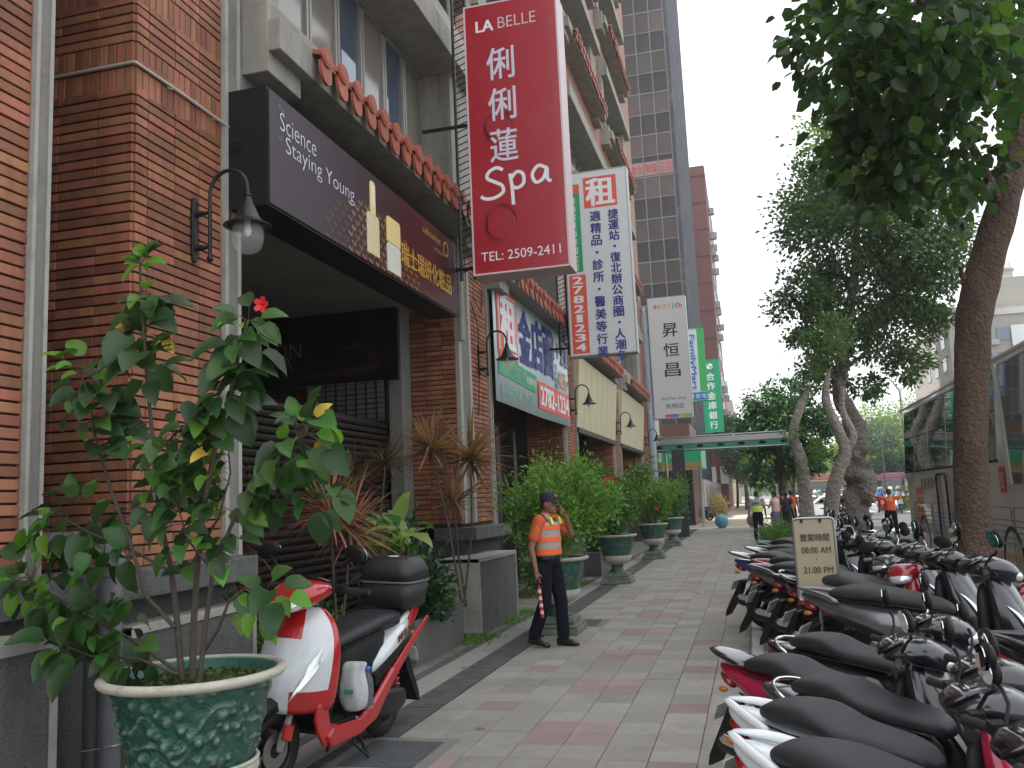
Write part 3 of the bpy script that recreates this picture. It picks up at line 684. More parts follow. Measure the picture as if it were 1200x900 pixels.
# duty free shop sign
o = hang_sign('hanging_sign', 'tall white box sign with black Chinese characters and coloured everrich letters', -3.58, -2.02, 36.2, 4.70, 9.72, .4, plastw, plastw)
F = (-3.58, 36.2, 4.70)
ecol = [(.7, .1, .1), (.75, .3, .05), (.7, .6, .1), (.3, .5, .1), (.75, .45, .05), (.1, .45, .3), (.1, .3, .6), (.6, .1, .3)]
for i, ch in enumerate('everrich'): txt(o, ch, F, XP, ZP, .32 + i * .145, 4.62, .24 if ch in 'hi' else .17, (.035 if ch == 'i' else .075 if ch == 'r' else .11), mat('print colour %s' % 'abcdefgh'[i], ecol[i], .5), .03)
for i, ch in enumerate('昇恒昌'): txt(o, ch, F, XP, ZP, .86, 3.62 - i * .82, .56, .62, blk, .012)
txt(o, 'dutyfree shop', F, XP, ZP, .82, .80, .17, 1.0, greyp, .0, shear=.3); txt(o, '免税店', F, XP, ZP, .85, .50, .20, .74, greyp, .01)
for i, c in enumerate(((.7, .1, .12), (.05, .25, .6), (.75, .45, .05), (.25, .5, .15))): face(o, 'colour_bar', F, XP, ZP, .45 + i * .26, .71 + i * .26, .04, .17, mat('bar colour %s' % 'abcd'[i], c, .5), lift=.001)
# the big duct / post that carries it
bluep = mat('pale blue painted steel', (.33, .37, .42), .45, var=.08, dirt=.3, ds=2)
o = thing('steel_duct', 'tall pale blue round steel duct rising against the end of the brick building', 'duct', (-3.78, 36.3, 0))
q = MB(); q.tube([(-3.78, 36.3, 0), (-3.78, 36.3, 9.35)], .19, 18); q.build('pipe', bluep, o, world=True, smooth=True)
for z in (1.5, 3.2, 4.9, 6.6, 8.3, 9.2):
    q = MB(); q.lathe([(.2, z), (.215, z), (.215, z + .07), (.2, z + .07)], (-3.78, 36.3, 0), 18); q.box(-3.6, -3.5, 36.28, 36.4, z, z + .07); q.build('clamp', STEEL, o, world=True)
# convenience store sign
o = hang_sign('hanging_sign', 'white and green box sign with vertical blue FamilyMart lettering', -2.42, -1.56, 40.2, 5.75, 9.05, .35, mat('ice white acrylic', (.60, .68, .72), .4, var=.04), grn)
F = (-2.42, 40.2, 5.75)
face(o, 'green_stripe', F, XP, ZP, .56, .85, .42, 3.28, mat('bright green print', (.05, .42, .12), .5), lift=.001)
face(o, 'blue_edge', F, XP, ZP, .02, .07, .42, 3.28, blu, lift=.001)
txt(o, 'FamilyMart', F, (0, 0, -1), XP, -1.75, .30, .30, 2.5, blu, .02)
face(o, 'blue_strip', F, XP, ZP, .02, .85, .04, .38, blu, lift=.001)
for i, ch in enumerate(('酒', '提款', '宅')): txt(o, ch, F, XP, ZP, .17 + i * .27, .21, .2, .2, WHITE, .01)
# bank sign
bg = mat('bank green', (.01, .30, .15), .45, var=.05)
o = hang_sign('hanging_sign', 'narrow green box sign with vertical white bank characters, farthest of the hanging signs', -2.14, -1.16, 48.2, 4.85, 8.75, .35, bg, bg)
F = (-2.14, 48.2, 4.85)
for i, ch in enumerate('合作金庫銀行'): txt(o, ch, F, XP, ZP, .48, 2.98 - i * .52, .40, .42, WHITE, .015)
q = MB(); q.torus((-2.14 + .48, 48.192, 4.85 + 3.52), .13, .028, 16, 6, 'y', .1); q.tube([(-1.66 - .1, 48.19, 8.27), (-1.66 + .1, 48.19, 8.47)], .02, 4); q.build('round_logo', WHITE, o, world=True)
# bank awning box
o = thing('shop_awning', 'green and brown bank awning box with white lettering under the glass canopy', 'awning', (-3.6, 46, 3.3))
q = MB(); q.box(-5.6, -2.32, 45.6, 50.4, 2.98, 4.35); q.build('awning_body', mat('pale green awning side', (.20, .42, .30), .5, var=.1), o, world=True)
q = MB(); q.box(-5.6, -2.34, 45.56, 45.6, 3.25, 4.35); q.build('front_panel', bg, o, world=True)
q = MB(); q.box(-5.6, -2.34, 45.56, 45.6, 2.98, 3.248); q.build('brown_band', mat('ochre band', (.30, .18, .06), .5), o, world=True)
txt(o, '行', (-5.6, 45.56, 2.98), XP, ZP, 1.95, 1.05, .42, .5, WHITE, .01); txt(o, 'BANK', (-5.6, 45.56, 2.98), XP, ZP, 2.05, .62, .14, .62, WHITE, 0)
q = MB(); q.tube([(-2.45, 45.9, 0), (-2.45, 45.9, 2.98)], .09, 8); q.build('steel_post', STEEL, o, world=True, smooth=True)
# cosmetics light box above bay 1
o = thing('light_box_sign', 'long dark red box sign reading The Science of Staying Young with gold Chinese characters', 'shop sign', (-3.66, 8.4, 4.0))
def gradmat():
    m = mat('printed maroon film', (.03, .009, .012), .4, spec=.2, var=.25, vs=.7)
    n = m.node_tree; L = n.links.new; b = n.nodes['Principled BSDF']; g = n.nodes.new('ShaderNodeNewGeometry'); sp = n.nodes.new('ShaderNodeSeparateXYZ'); L(g.outputs['Position'], sp.inputs[0])
    cr_ = n.nodes.new('ShaderNodeValToRGB'); mr = n.nodes.new('ShaderNodeMapRange'); mr.inputs['From Min'].default_value = 6; mr.inputs['From Max'].default_value = 10.6; L(sp.outputs[1], mr.inputs[0]); L(mr.outputs[0], cr_.inputs[0])
    e = cr_.color_ramp; e.elements[0].color = (.042, .032, .040, 1); e.elements[1].color = (.045, .005, .009, 1)
    x = e.elements.new(.30); x.color = (.016, .010, .016, 1); x = e.elements.new(.55); x.color = (.03, .006, .007, 1); x = e.elements.new(.75); x.color = (.075, .009, .012, 1)
    L(cr_.outputs[0], b.inputs['Base Color']); return m
q = MB(); q.box(-3.84, -3.47, 5.97, 10.62, 3.99, 4.97); q.build('sign_box', BLACK, o, world=True)
q = MB(); q.box(-3.475, -3.455, 5.99, 10.60, 4.01, 4.95); q.build('sign_face', gradmat(), o, world=True)
q = MB()
for k in range(6): q.box(-3.80, -3.70, 5.962, 5.972, 4.42 + k * .022, 4.43 + k * .022)
q.build('vent', DKMET, o, world=True)
F = (-3.455, 5.99, 4.01)
txt(o, 'The', F, YP, ZP, .18, .845, .05, .10, mat('dim violet print', (.2, .17, .25), .5), -.01)
txt(o, 'Science', F, YP, ZP, .47, .74, .155, .62, palew, -.012); txt(o, 'of', F, YP, ZP, .17, .60, .05, .06, mat('dim violet print', (.2, .17, .25), .5), -.01); txt(o, 'Staying Young', F, YP, ZP, .90, .55, .185, 1.30, palew, -.012)
# woven gold dome print
gd = mat('gold weave print', (.45, .22, .045), .4, metal=.2, isl=.4)
q = MB(); mz = MB()
for i in range(15):
    for j in range(8):
        y = .95 + i * .155 + (j % 2) * .075; z = .03 + j * .074
        dy = (y - 2.1) / 1.25; lim = .62 * math.sqrt(max(0, 1 - dy * dy))
        if z < lim and y < 3.2:
            t = q if (y > 1.35) else mz; w = .13; 
            for (a0, b0, a1, b1) in ((0, 0, w * .55, -.03), (w * .55, -.03, w * .75, .03)):
                P = [(-3.4535, 5.99 + y + a0, 4.01 + z + b0), (-3.4535, 5.99 + y + a1, 4.01 + z + b1), (-3.4535, 5.99 + y + a1, 4.01 + z + b1 + .016), (-3.4535, 5.99 + y + a0, 4.01 + z + b0 + .016)]
                t.add(P, [(0, 1, 2, 3)])
q.build('woven_print', gd, o, world=True, kind='stuff'); mz.build('dim_woven_print', mat('dim copper weave print', (.10, .028, .022), .4, isl=.3), o, world=True, kind='stuff')
_bo = [0]
def bottle(y, w, z0, z1, m):
    _bo[0] += .002
    pts = [(y - w / 2, z0), (y + w / 2, z0), (y + w / 2, z1 - .03), (y + w / 2 - .03, z1), (y - w / 2 + .03, z1), (y - w / 2, z1 - .03)]
    q = MB(); q.prism([(5.99 + a, 4.01 + b_) for a, b_ in pts], -3.454, 'x', .003 + _bo[0]); q.build('printed_bottle', m, o, world=True)
bottle(1.98, .30, .10, .52, mat('printed pale gold', (.62, .55, .32), .4, var=.25, vs=18)); bottle(1.98, .13, .52, .86, goldl); bottle(1.98, .07, .60, .83, mat('printed cream', (.75, .72, .55), .4))
bottle(2.50, .36, .03, .34, mat('printed frosted white', (.62, .62, .55), .4, var=.2, vs=22)); bottle(2.50, .36, .345, .62, goldl)
txt(o, '瑞士瑞妍化粧品', F, YP, ZP, 3.55, .33, .25, 1.66, gold, .018)
txt(o, 'cellcosmet', F, YP, ZP, 3.72, .80, .085, .62, gold, 0); txt(o, 'SWITZERLAND', F, YP, ZP, 3.95, .66, .04, .35, gold, 0)
q = MB(); q.torus((-3.452, 5.99 + 4.22, 4.01 + .76), .085, .012, 20, 4, 'x', .1); q.build('ring_logo', gold, o, world=True)
# rental banner over bay 2
o = thing('rental_banner', 'large white rental banner with blue and orange characters and 2782-1234 over the arcade', 'banner', (-3.75, 16, 3.2))
bann = mat('banner vinyl', (.55, .66, .68), .45, var=.06, vs=2)
F = Vector((-3.72, 13.25, 3.2)); LY, LZ = 5.85, 2.02
q = MB(); nn = 24; 
rings = []
for k in range(2):
    rings.append([])
vs = []; 
for i in range(nn + 1):
    t = i / nn; sag = .018 * math.sin(t * 9) ; vs.append((-3.735 + sag * .4, 13.25 + LY * t, 3.2 - .02 * math.sin(PI * t))); vs.append((-3.735, 13.25 + LY * t, 3.2 + LZ))
fs = [(2 * i, 2 * i + 2, 2 * i + 3, 2 * i + 1) for i in range(nn)]; q.add(vs, fs); b_ = q.build('banner_sheet', bann, o, world=True, smooth=True); sdm = b_.modifiers.new('thick', 'SOLIDIFY'); sdm.thickness = .01; sdm.offset = 0
F = (-3.716, 13.25, 3.2)
face(o, 'orange_panel', F, YP, ZP, .15, 1.42, .78, 1.93, orng); face(o, 'inner_panel', F, YP, ZP, .24, 1.33, .86, 1.85, bann, lift=.004); txt(o, '租', F, YP, ZP, .78, 1.36, .92, 1.0, orng, .045) if 0 else None
face(o, 'inner_orange', F, YP, ZP, .30, 1.27, .90, 1.81, orng, lift=.008); txt(o, '租', (-3.704, 13.25, 3.2), YP, ZP, .785, 1.355, .86, .9, WHITE, .05)
for i, ch in enumerate('金店面'): txt(o, ch, F, YP, ZP, 1.98 + i * .95, 1.33, .95 , .86, navy, .035)
txt(o, '1+2', F, YP, ZP, 4.85, 1.52, .50, 1.0, mat('dark violet print', (.08, .07, .16), .5), .015); txt(o, '樓', F, YP, ZP, 5.56, 1.48, .46, .36, navy, .02)
for i, ch in enumerate('合計約租'): txt(o, ch, F, YP, ZP, 4.55, 1.16 - i * .14, .12, .28, greyp, .01)
txt(o, '48.35', F, YP, ZP, 5.15, .93, .36, .78, mat('faded pink print', (.72, .32, .28), .5), .03); txt(o, '坪', F, YP, ZP, 5.68, .90, .16, .16, greyp, .01)
q = MB(); q.add([(-3.71, 13.25 + .12, 3.2 + .45), (-3.71, 13.25 + 2.7, 3.2 + .40), (-3.71, 13.25 + 2.7, 3.2 + .72), (-3.71, 13.25 + 1.0, 3.2 + .76), (-3.71, 13.25 + .45, 3.2 + .86), (-3.71, 13.25 + .12, 3.2 + .62)], [(0, 1, 2, 3, 4, 5)]); q.build('green_panel', grn, o, world=True)
q = MB(); q.add([(-3.707, 13.25 + .15, 3.2 + .60), (-3.707, 13.25 + .42, 3.2 + .80), (-3.707, 13.25 + .8, 3.2 + .60), (-3.707, 13.25 + .7, 3.2 + .74), (-3.707, 13.25 + .42, 3.2 + .95), (-3.707, 13.25 + .2, 3.2 + .76)], [(0, 1, 2, 3, 4, 5)]); q.build('roof_logo', orng, o, world=True)
txt(o, '信義房屋', (-3.705, 13.25, 3.2), YP, ZP, 1.45, .60, .18, .85, tealp, .01); txt(o, '南港國宅店', (-3.705, 13.25, 3.2), YP, ZP, 2.27, .56, .14, .72, WHITE, .01)
txt(o, '讓幸福在房屋上安心停泊', F, YP, ZP, 1.42, .22, .17, 2.4, tealp, .004)
face(o, 'orange_strip', F, YP, ZP, 2.86, 5.80, .14, .66, orng); txt(o, '2782-1234', (-3.71, 13.25, 3.2), YP, ZP, 4.33, .40, .36, 2.65, WHITE, .04)
# small yellow lit shop sign inside bay 2
o = tag(MB().box(-4.62, -4.55, 14.0, 15.4, 2.70, 3.12).build('yellow_sign', mat('yellow lit acrylic', (.62, .40, .06), .4, emit=(.8, .45, .06, .25))), 'small yellow shop sign hanging inside the arcade under the rental banner', 'shop sign')
txt(o, 'KUMAR', (-4.55, 14.0, 2.7), YP, ZP, .7, .22, .14, 1.0, mat('dark brown print', (.10, .04, .01), .5), .01) if 0 else txt(o, '營業中', (-4.55, 14.0, 2.7), YP, ZP, .7, .22, .2, .9, mat('dark brown print', (.10, .04, .01), .5), .01)
# opening hours stand
o = thing('hours_stand', 'metal framed standing board with black opening hours text beside the parked scooters', 'sign stand', (.42, 8.0, 0))
SX0, SX1, SY, SZ0, SZ1 = .315, .645, 8.0, .68, 1.36
tanm = mat('tan board', (.34, .29, .19), .45, var=.08, vs=4, dirt=.2, ds=5, dcol=(.2, .17, .11))
q = MB(); q.prism([(.325, .69), (.635, .69), (.635, 1.35), (.325, 1.35)], 7.998, 'y', .012); q.build('board', tanm, o, world=True)
q = MB(); c = .03
P = [(SX0, SZ0 + c), (SX0, SZ1 - c), (SX0 + c * .3, SZ1 - c * .3), (SX0 + c, SZ1), (SX1 - c, SZ1), (SX1 - c * .3, SZ1 - c * .3), (SX1, SZ1 - c), (SX1, SZ0 + c), (SX1 - c * .3, SZ0 + c * .3), (SX1 - c, SZ0), (SX0 + c, SZ0), (SX0 + c * .3, SZ0 + c * .3), (SX0, SZ0 + c)]
q.tube([(x, 8.0, z) for x, z in P], .011, 8); q.build('frame', STEEL, o, world=True, smooth=True)
q = MB(); q.tube([(.48, 8.01, 0), (.48, 8.01, .69)], .016, 8); q.build('post', STEEL, o, world=True, smooth=True); q = MB(); q.lathe([(.001, .03), (.14, .02), (.15, 0), (.001, 0)], (.48, 8.01, 0), 24); q.build('foot', STEEL, o, world=True)
for x in (.385, .535): q = MB(); q.box(x - .01, x + .01, 7.985, 8.0, 1.325, 1.355); q.build('clip', BLACK, o, world=True)
F = (SX0, 7.998, SZ0)
bt = mat('brown black print', (.045, .03, .02), .5)
txt(o, '營業時間', F, XP, ZP, .165, .52, .062, .235, bt, .018); txt(o, '08:00 AM', F, XP, ZP, .17, .415, .05, .235, bt, .012); txt(o, '|', F, XP, ZP, .165, .34, .025, .003, bt, 0); txt(o, '21:00 PM', F, XP, ZP, .175, .25, .052, .235, bt, .012)
txt(o, '歡迎光臨', F, XP, ZP, .24, .16, .018, .08, bt, .0); txt(o, 'TEL 25092411', F, XP, ZP, .18, .085, .02, .14, greyp, .0) if 0 else txt(o, '中山北路分店', F, XP, ZP, .18, .085, .022, .14, greyp, .0)
# ---------------------------------------------------------------- wall lamps
def wall_lamp(Y, z, label):
    """goose-neck lamp: wall plate with two bosses, curved arm, bell shade, clear globe"""
    o = thing('wall_lamp', label, 'wall lamp', (WX, Y, z), group='black goose-neck lamps along the brick wall'); x0 = WX + .005
    q = MB(); q.loft([(x0, Y, z - .02, .035, .25, 4), (x0 + .025, Y, z - .02, .035, .25, 4), (x0 + .032, Y, z - .02, .026, .235, 4)], 'x', 20); 
    for dz in (-.16, .1): q.lathe([(.022, 0), (.028, .01), (.02, .035), (.024, .05), (.014, .08), (.014, .13)], (x0 + .03, Y, z + dz), 10, 'x')
    q.build('wall_plate', IRON, o, world=True, smooth=True)
    R = .155; cx = x0 + .15; q = MB()
    pts = [(cx, Y, z - .24), (cx, Y, z - .2), (cx, Y, z + .24)] + [(cx + R - R * math.cos(a), Y, z + .24 + R * math.sin(a) * 1.05) for a in [PI * k / 12 for k in range(1, 13)]] + [(cx + 2 * R, Y, z + .18)]
    q.tube(pts, .0145, 8).ell((cx, Y, z - .25), (.025, .025, .025)).ell((cx + 2 * R, Y, z + .19), (.03, .03, .018)); q.build('arm', IRON, o, world=True, smooth=True)
    c = (cx + 2 * R, Y, z + .08)
    q = MB(); q.lathe([(.022, .10), (.035, .075), (.036, .05), (.055, .02), (.075, -.03), (.10, -.075), (.145, -.11), (.17, -.118), (.172, -.124), (.14, -.118), (.095, -.085), (.06, -.03), (.01, .02)], c, 28); q.build('shade', IRON, o, world=True, smooth=2)
    q = MB(); q.lathe([(.10, -.10), (.112, -.15), (.115, -.21), (.108, -.26), (.085, -.30), (.045, -.325), (.002, -.33)], c, 24); q.build('globe', BULB, o, world=True, smooth=2)
    q = MB(); q.lathe([(.02, -.06), (.022, -.12), (.028, -.16), (.02, -.19), (.002, -.2)], c, 12); q.build('bulb', mat('frosted bulb', (.7, .7, .68), .4), o, world=True, smooth=2)
for Y, lb in ((5.55, 'nearest black goose-neck wall lamp with clear globe, on the brick pillar by the conduit'), (12.7, 'black goose-neck wall lamp in front of the rental banner'), (19.7, 'black goose-neck wall lamp in front of the first cream fascia'), (26.9, 'black goose-neck wall lamp between the two cream fascias'), (34.6, 'farthest small black goose-neck wall lamp beside the pale blue duct')):
    wall_lamp(Y, 3.72 if Y < 6 else 3.78, lb)
# ---------------------------------------------------------------- drain pipes
pvc = mat('grey pvc', (.115, .12, .13), .5, var=.2, vs=10, dirt=.4, ds=5, dcol=(.06, .06, .06))
o = thing('drain_pipe', 'thick grey plastic drain pipe with elbow, behind the large green urn', 'drain pipe', (-3.42, 4.22, 0))
q = MB(); q.tube([(-3.9, 4.24, 1.49), (-3.62, 4.24, 1.49), (-3.47, 4.22, 1.485), (-3.435, 4.215, 1.46), (-3.42, 4.21, 1.42), (-3.42, 4.21, 0)], [.062, .062, .064, .064, .062, .062], 18); q.build('pipe', pvc, o, world=True, smooth=True)
q = MB(); q.lathe([(.063, 1.30), (.072, 1.302), (.074, 1.41), (.066, 1.425)], (-3.42, 4.21, 0), 18); q.tube([(-3.62, 4.24, 1.49), (-3.55, 4.235, 1.49)], .073, 18); q.build('coupling', pvc, o, world=True, smooth=True)
q = MB(); q.torus((-3.42, 4.21, .42), .066, .004, 20, 6, 'z'); q.tube([(-3.36, 4.19, .42), (-3.5, 4.1, .41)], .004, 5); q.build('wire_clamp', STEEL, o, world=True)
o = thing('drain_pipe', 'thinner grey plastic pipe standing just left of the thick drain pipe', 'drain pipe', (-3.56, 4.24, 0))
q = MB(); q.tube([(-3.565, 4.26, 0), (-3.565, 4.26, 1.36)], .05, 16); q.lathe([(.052, 1.22), (.06, 1.222), (.06, 1.3), (.052, 1.31)], (-3.565, 4.26, 0), 16); q.build('pipe', pvc, o, world=True, smooth=True)
# ---------------------------------------------------------------- glass canopy across the pavement
o = thing('glass_canopy', 'green glass canopy on a steel frame crossing above the pavement', 'canopy', (-1, 38, 3.5))
cg = mat('green canopy glass', (.12, .42, .30), .15, trans=.4, spec=.6)
q = MB(); q.box(-3.9, 1.75, 37.9, 38.06, 3.74, 3.98).box(-3.9, 1.75, 39.9, 40.02, 3.84, 4.0); q.build('beam', STEEL, o, world=True, bevel=.01)
q = MB(); q.box(-3.9, 1.7, 38.0, 40.0, 3.56, 3.585); q.box(-3.9, 1.7, 37.93, 37.95, 3.42, 3.74); q.build('glass', cg, o, world=True)
for k in range(7):
    q = MB(); q.box(-3.7 + k * .84, -3.62 + k * .84, 37.95, 40.0, 3.50, 3.72); q.build('rib', STEEL, o, world=True)
    q = MB(); q.box(-3.74 + k * .84, -3.5 + k * .84, 37.93, 38.0, 3.58, 3.68); q.build('light_fitting', DKMET, o, world=True)
for x in (-3.4,): q = MB(); q.tube([(x, 38.2, 0), (x, 38.2, 3.55)], .06, 8); q.build('post', STEEL, o, world=True)
q = MB(); q.tube([(-3.9, 37.92, 4.03), (1.55, 37.92, 4.03)], .03, 6).tube([(-3.9, 37.9, 3.5), (1.5, 37.9, 3.46)], .03, 6); q.build('rail', STEEL, o, world=True)
# ---------------------------------------------------------------- urn planters and shrubs
def urnmat():
    m = mat('green glazed urn', (.012, .075, .052), .25, var=.5, vs=14, coat=.35)
    n = m.node_tree; L = n.links.new; b = n.nodes['Principled BSDF']; tc = n.nodes.new('ShaderNodeTexCoord')
    # worn paint: pale where the moulded figures stand proud
    vo = n.nodes.new('ShaderNodeTexVoronoi'); vo.inputs['Scale'].default_value = 14; no = n.nodes.new('ShaderNodeTexNoise'); no.inputs['Scale'].default_value = 30; no.inputs['Detail'].default_value = 7
    L(tc.outputs['Object'], no.inputs['Vector']); mr = n.nodes.new('ShaderNodeMapRange'); mr.inputs['From Min'].default_value = .505; mr.inputs['From Max'].default_value = .56; mr.inputs['To Max'].default_value = .5; ge = n.nodes.new('ShaderNodeNewGeometry'); L(ge.outputs['Pointiness'], mr.inputs[0])
    mm = n.nodes.new('ShaderNodeMix'); mm.data_type = 'RGBA'; mm.inputs['B'].default_value = (.22, .26, .22, 1); L(mr.outputs[0], mm.inputs['Factor']); src = b.inputs['Base Color'].links[0].from_socket; L(src, mm.inputs['A']); L(mm.outputs['Result'], b.inputs['Base Color'])
    bp = n.nodes.new('ShaderNodeBump'); bp.inputs['Strength'].default_value = .8; bp.inputs['Distance'].default_value = .03; L(no.outputs[0], bp.inputs['Height']); L(bp.outputs[0], b.inputs['Normal'])
    return m
UG = urnmat(); UW = mat('weathered cream paint', (.46, .44, .36), .6, var=.2, vs=9, bump=.25, bs=60, dirt=.6, ds=7, dcol=(.13, .12, .08))
UGS = mat('mossy green white plinth', (.16, .19, .15), .8, var=.5, vs=12, bump=.5, bs=60, dirt=.6, ds=6, dcol=(.32, .31, .27))
SOIL = mat('mossy soil', (.05, .045, .028), .95, var=.5, vs=30, bump=1, bs=60, dirt=.9, ds=5, dcol=(.05, .08, .02))
def relief_rings(prof, n, amp, seed):
    rs = []
    rr = random.Random(seed); blobs = [(rr.uniform(0, 2 * PI), rr.uniform(0, 1), rr.uniform(.02, .10), rr.uniform(.4, 1)) for _ in range(150)]
    for k, (r, z) in enumerate(prof):
        t = k / (len(prof) - 1); rg = []
        for j in range(n):
            a = 2 * PI * j / n; h = 0
            for (ba, bt_, bs_, bh) in blobs:
                da = (a - ba + PI) % (2 * PI) - PI; dd = (da * .9 / bs_) ** 2 + ((t - bt_) * 1.0 / bs_) ** 2
                if dd < 6: h = max(h, bh * math.exp(-dd * 1.4)) 
            # trailing vines
            h = max(h, .45 * math.exp(-((t - .5 - .22 * math.sin(3 * a + seed) - .1 * math.sin(7 * a)) / .035) ** 2)); h = max(h, .4 * math.exp(-((t - .45 - .25 * math.sin(5 * a + 1 + seed) - .1 * math.sin(11 * a)) / .03) ** 2)); h += .12 * math.sin(23 * a + 5 * t) * math.sin(17 * t + 3 * a)
            h *= math.sin(PI * min(max(t, .0), 1)) ** .4
            R = r + amp * h; rg.append((R * math.cos(a), R * math.sin(a), z))
        rs.append(rg)
    return rs
def urn_parts(o, s=1.0, detail=48, seed=1):
    z = lambda v: v * s
    m = lambda prof: [(r * s, zz * s) for r, zz in prof]
    # square stepped plinth
    q = MB()
    for (w, z0, z1) in ((.29, 0, .075), (.27, .08, .12), (.235, .13, .185), (.2, .185, .205)): q.cbox((0, 0, z((z0 + z1) / 2)), (w * 2 * s, w * 2 * s, z(z1 - z0)))
    q.build('plinth', UGS, o, bevel=.008)
    n = detail
    rings = []
    for (r, zz) in ((.165, .20), (.17, .215), (.12, .24), (.105, .28), (.11, .32), (.135, .35)):
        rings.append([((r + .006 * math.cos(16 * 2 * PI * j / n)) * s * math.cos(2 * PI * j / n), (r + .006 * math.cos(16 * 2 * PI * j / n)) * s * math.sin(2 * PI * j / n), zz * s) for j in range(n)])
    q = MB(); q.rings(rings, False); q.build('stem', UG, o, smooth=2)
    rings = []
    for (r, zz, f) in ((.13, .345, 0), (.15, .355, .2), (.21, .385, 1), (.255, .43, 1), (.275, .475, 1), (.28, .50, .3), (.272, .515, 0)):
        rings.append([((r + .012 * f * abs(math.cos(14 * PI * j / n * 1.0))) * s * math.cos(2 * PI * j / n), (r + .012 * f * abs(math.cos(14 * PI * j / n))) * s * math.sin(2 * PI * j / n), zz * s) for j in range(n)])
    q = MB(); q.rings(rings, False); q.torus((0, 0, .512 * s), .278 * s, .011 * s, n, 6, 'z'); q.build('fluted_bowl', UW, o, smooth=2)
    K = 52 if detail > 60 else 14; prof = []
    for k in range(K):
        t = k / (K - 1); prof.append(((.262 + .085 * t ** 1.2) * s, (.515 + .355 * t) * s))
    q = MB(); q.rings(relief_rings(prof, n, .036 * s, seed), False); q.build('relief_cup', UG, o, smooth=2)
    q = MB(); q.lathe(m([(.345, .865), (.375, .868), (.402, .878), (.412, .893), (.408, .908), (.395, .916), (.378, .914), (.366, .904), (.355, .88)]), n=n); q.build('rim', UW, o, smooth=2)
    q = MB(); q.lathe(m([(.3685, .907), (.352, .885), (.318, .80)]), n=n); q.build('inner_lip', mat('teal inner glaze', (.03, .13, .10), .35, var=.4, vs=20, bump=.3), o, smooth=2)
    rr = random.Random(seed); rings = []
    for k in range(6):
        r = .325 * k / 5 + .001; rings.append([(r * s * math.cos(2 * PI * j / 24), r * s * math.sin(2 * PI * j / 24), (.845 + rr.uniform(-.012, .018)) * s) for j in range(24)])
    q = MB(); q.rings(rings, False); q.build('soil', SOIL, o, smooth=2)
LEAF = leafmat('hibiscus leaf', (.042, .11, .022), .3, .4, .5); LEAFL = leafmat('fresh hibiscus leaf', (.12, .28, .03), .4, .25, .45); LEAFD = leafmat('dark hibiscus leaf', (.022, .062, .016), .25, .4, .45)
BARK = mat('shrub bark', (.075, .06, .045), .85, var=.3, vs=30, bump=.4, bs=80); BARKG = mat('green brown stem', (.06, .05, .025), .7)
def leafmesh(L, Wd, m, curl=.25, serr=0, name='leaf'):
    """cupped leaf blade, 5 stations long with a raised midrib, ~16 triangles"""
    sts = [(0, .12), (.12, .74), (.36, 1.0), (.66, .86), (.88, .46), (1, 0)]
    V = []; Fc = []
    for i, (t, w) in enumerate(sts):
        zc = -curl * L * t * t; hw = w * Wd / 2
        V += [(L * t, -hw, zc + hw * .45 + .04 * L * math.sin(t * 9)), (L * t, 0, zc), (L * t, hw, zc + hw * .45 + .04 * L * math.sin(t * 9 + 2))]
    for i in range(len(sts) - 1):
        a = i * 3; Fc += [(a, a + 1, a + 4, a + 3), (a + 1, a + 2, a + 5, a + 4)]
    me = bpy.data.meshes.new(name); me.from_pydata(V, [], Fc); me.materials.append(m); me.polygons.foreach_set('use_smooth', [True] * len(Fc)); return me
def leafcloud(pts, dirs, L, Wd, rs, curl=.15, full=False):
    """many small folded leaves as one numpy mesh: pts (n,3), dirs (n,3)"""
    n = len(pts); d = dirs / (np.linalg.norm(dirs, axis=1, keepdims=True) + 1e-9)
    rv = rs.normal(size=(n, 3)); rv[:, 2] = np.abs(rv[:, 2]) * 1.3 + .3
    s = np.cross(d, rv); s /= (np.linalg.norm(s, axis=1, keepdims=True) + 1e-9); up = np.cross(s, d)
    l = (L * rs.uniform(.65, 1.25, n))[:, None]; w = l * Wd / L * .5
    if full:      # six-point outline folded along the midrib
        P_ = lambda a, ww: pts + d * l * a - up * l * curl * a * a + s * w * ww + up * abs(ww) * w * .3
        V = np.stack([pts, P_(.28, .85), P_(.68, .9), P_(1, 0), P_(.68, -.9), P_(.28, -.85)], 1).reshape(-1, 3); i = np.arange(n)[:, None] * 6
        return V, np.concatenate([i + [0, 1, 2, 3], i + [0, 3, 4, 5]], 1).reshape(-1, 4)
    b = pts; t = pts + d * l - up * l * curl; m = pts + d * l * .5
    lft = m + s * w + up * w * .3; rgt = m - s * w + up * w * .3
    V = np.stack([b, lft, t, rgt], 1).reshape(-1, 3); i = np.arange(n)[:, None] * 4
    F = np.concatenate([i + [0, 1, 2], i + [0, 2, 3]], 1).reshape(-1, 3)
    return V, F
def twig(q, p, d, L, r, rr, depth, tips, spread=.5, up=.15):
    pts = [Vector(p)]; d = Vector(d).normalized(); k = 5
    for i in range(k):
        d = (d + Vector((rr.uniform(-1, 1), rr.uniform(-1, 1), rr.uniform(-.6, 1) + up)) * .16).normalized(); pts.append(pts[-1] + d * L / k)
    q.tube(pts, [r * (1 - .5 * i / k) for i in range(k + 1)], 6 if r > .006 else 4, False)
    tips.append((pts, d))
    if depth > 0:
        for j in range(rr.choice((2, 3))):
            i = rr.choice((2, 3, 4, 5)); dd = (d + Vector((rr.uniform(-1, 1), rr.uniform(-1, 1), rr.uniform(-.3, .7))) * spread * 1.6).normalized()
            twig(q, pts[i], dd, L * rr.uniform(.55, .8), r * .6, rr, depth - 1, tips, spread, up)
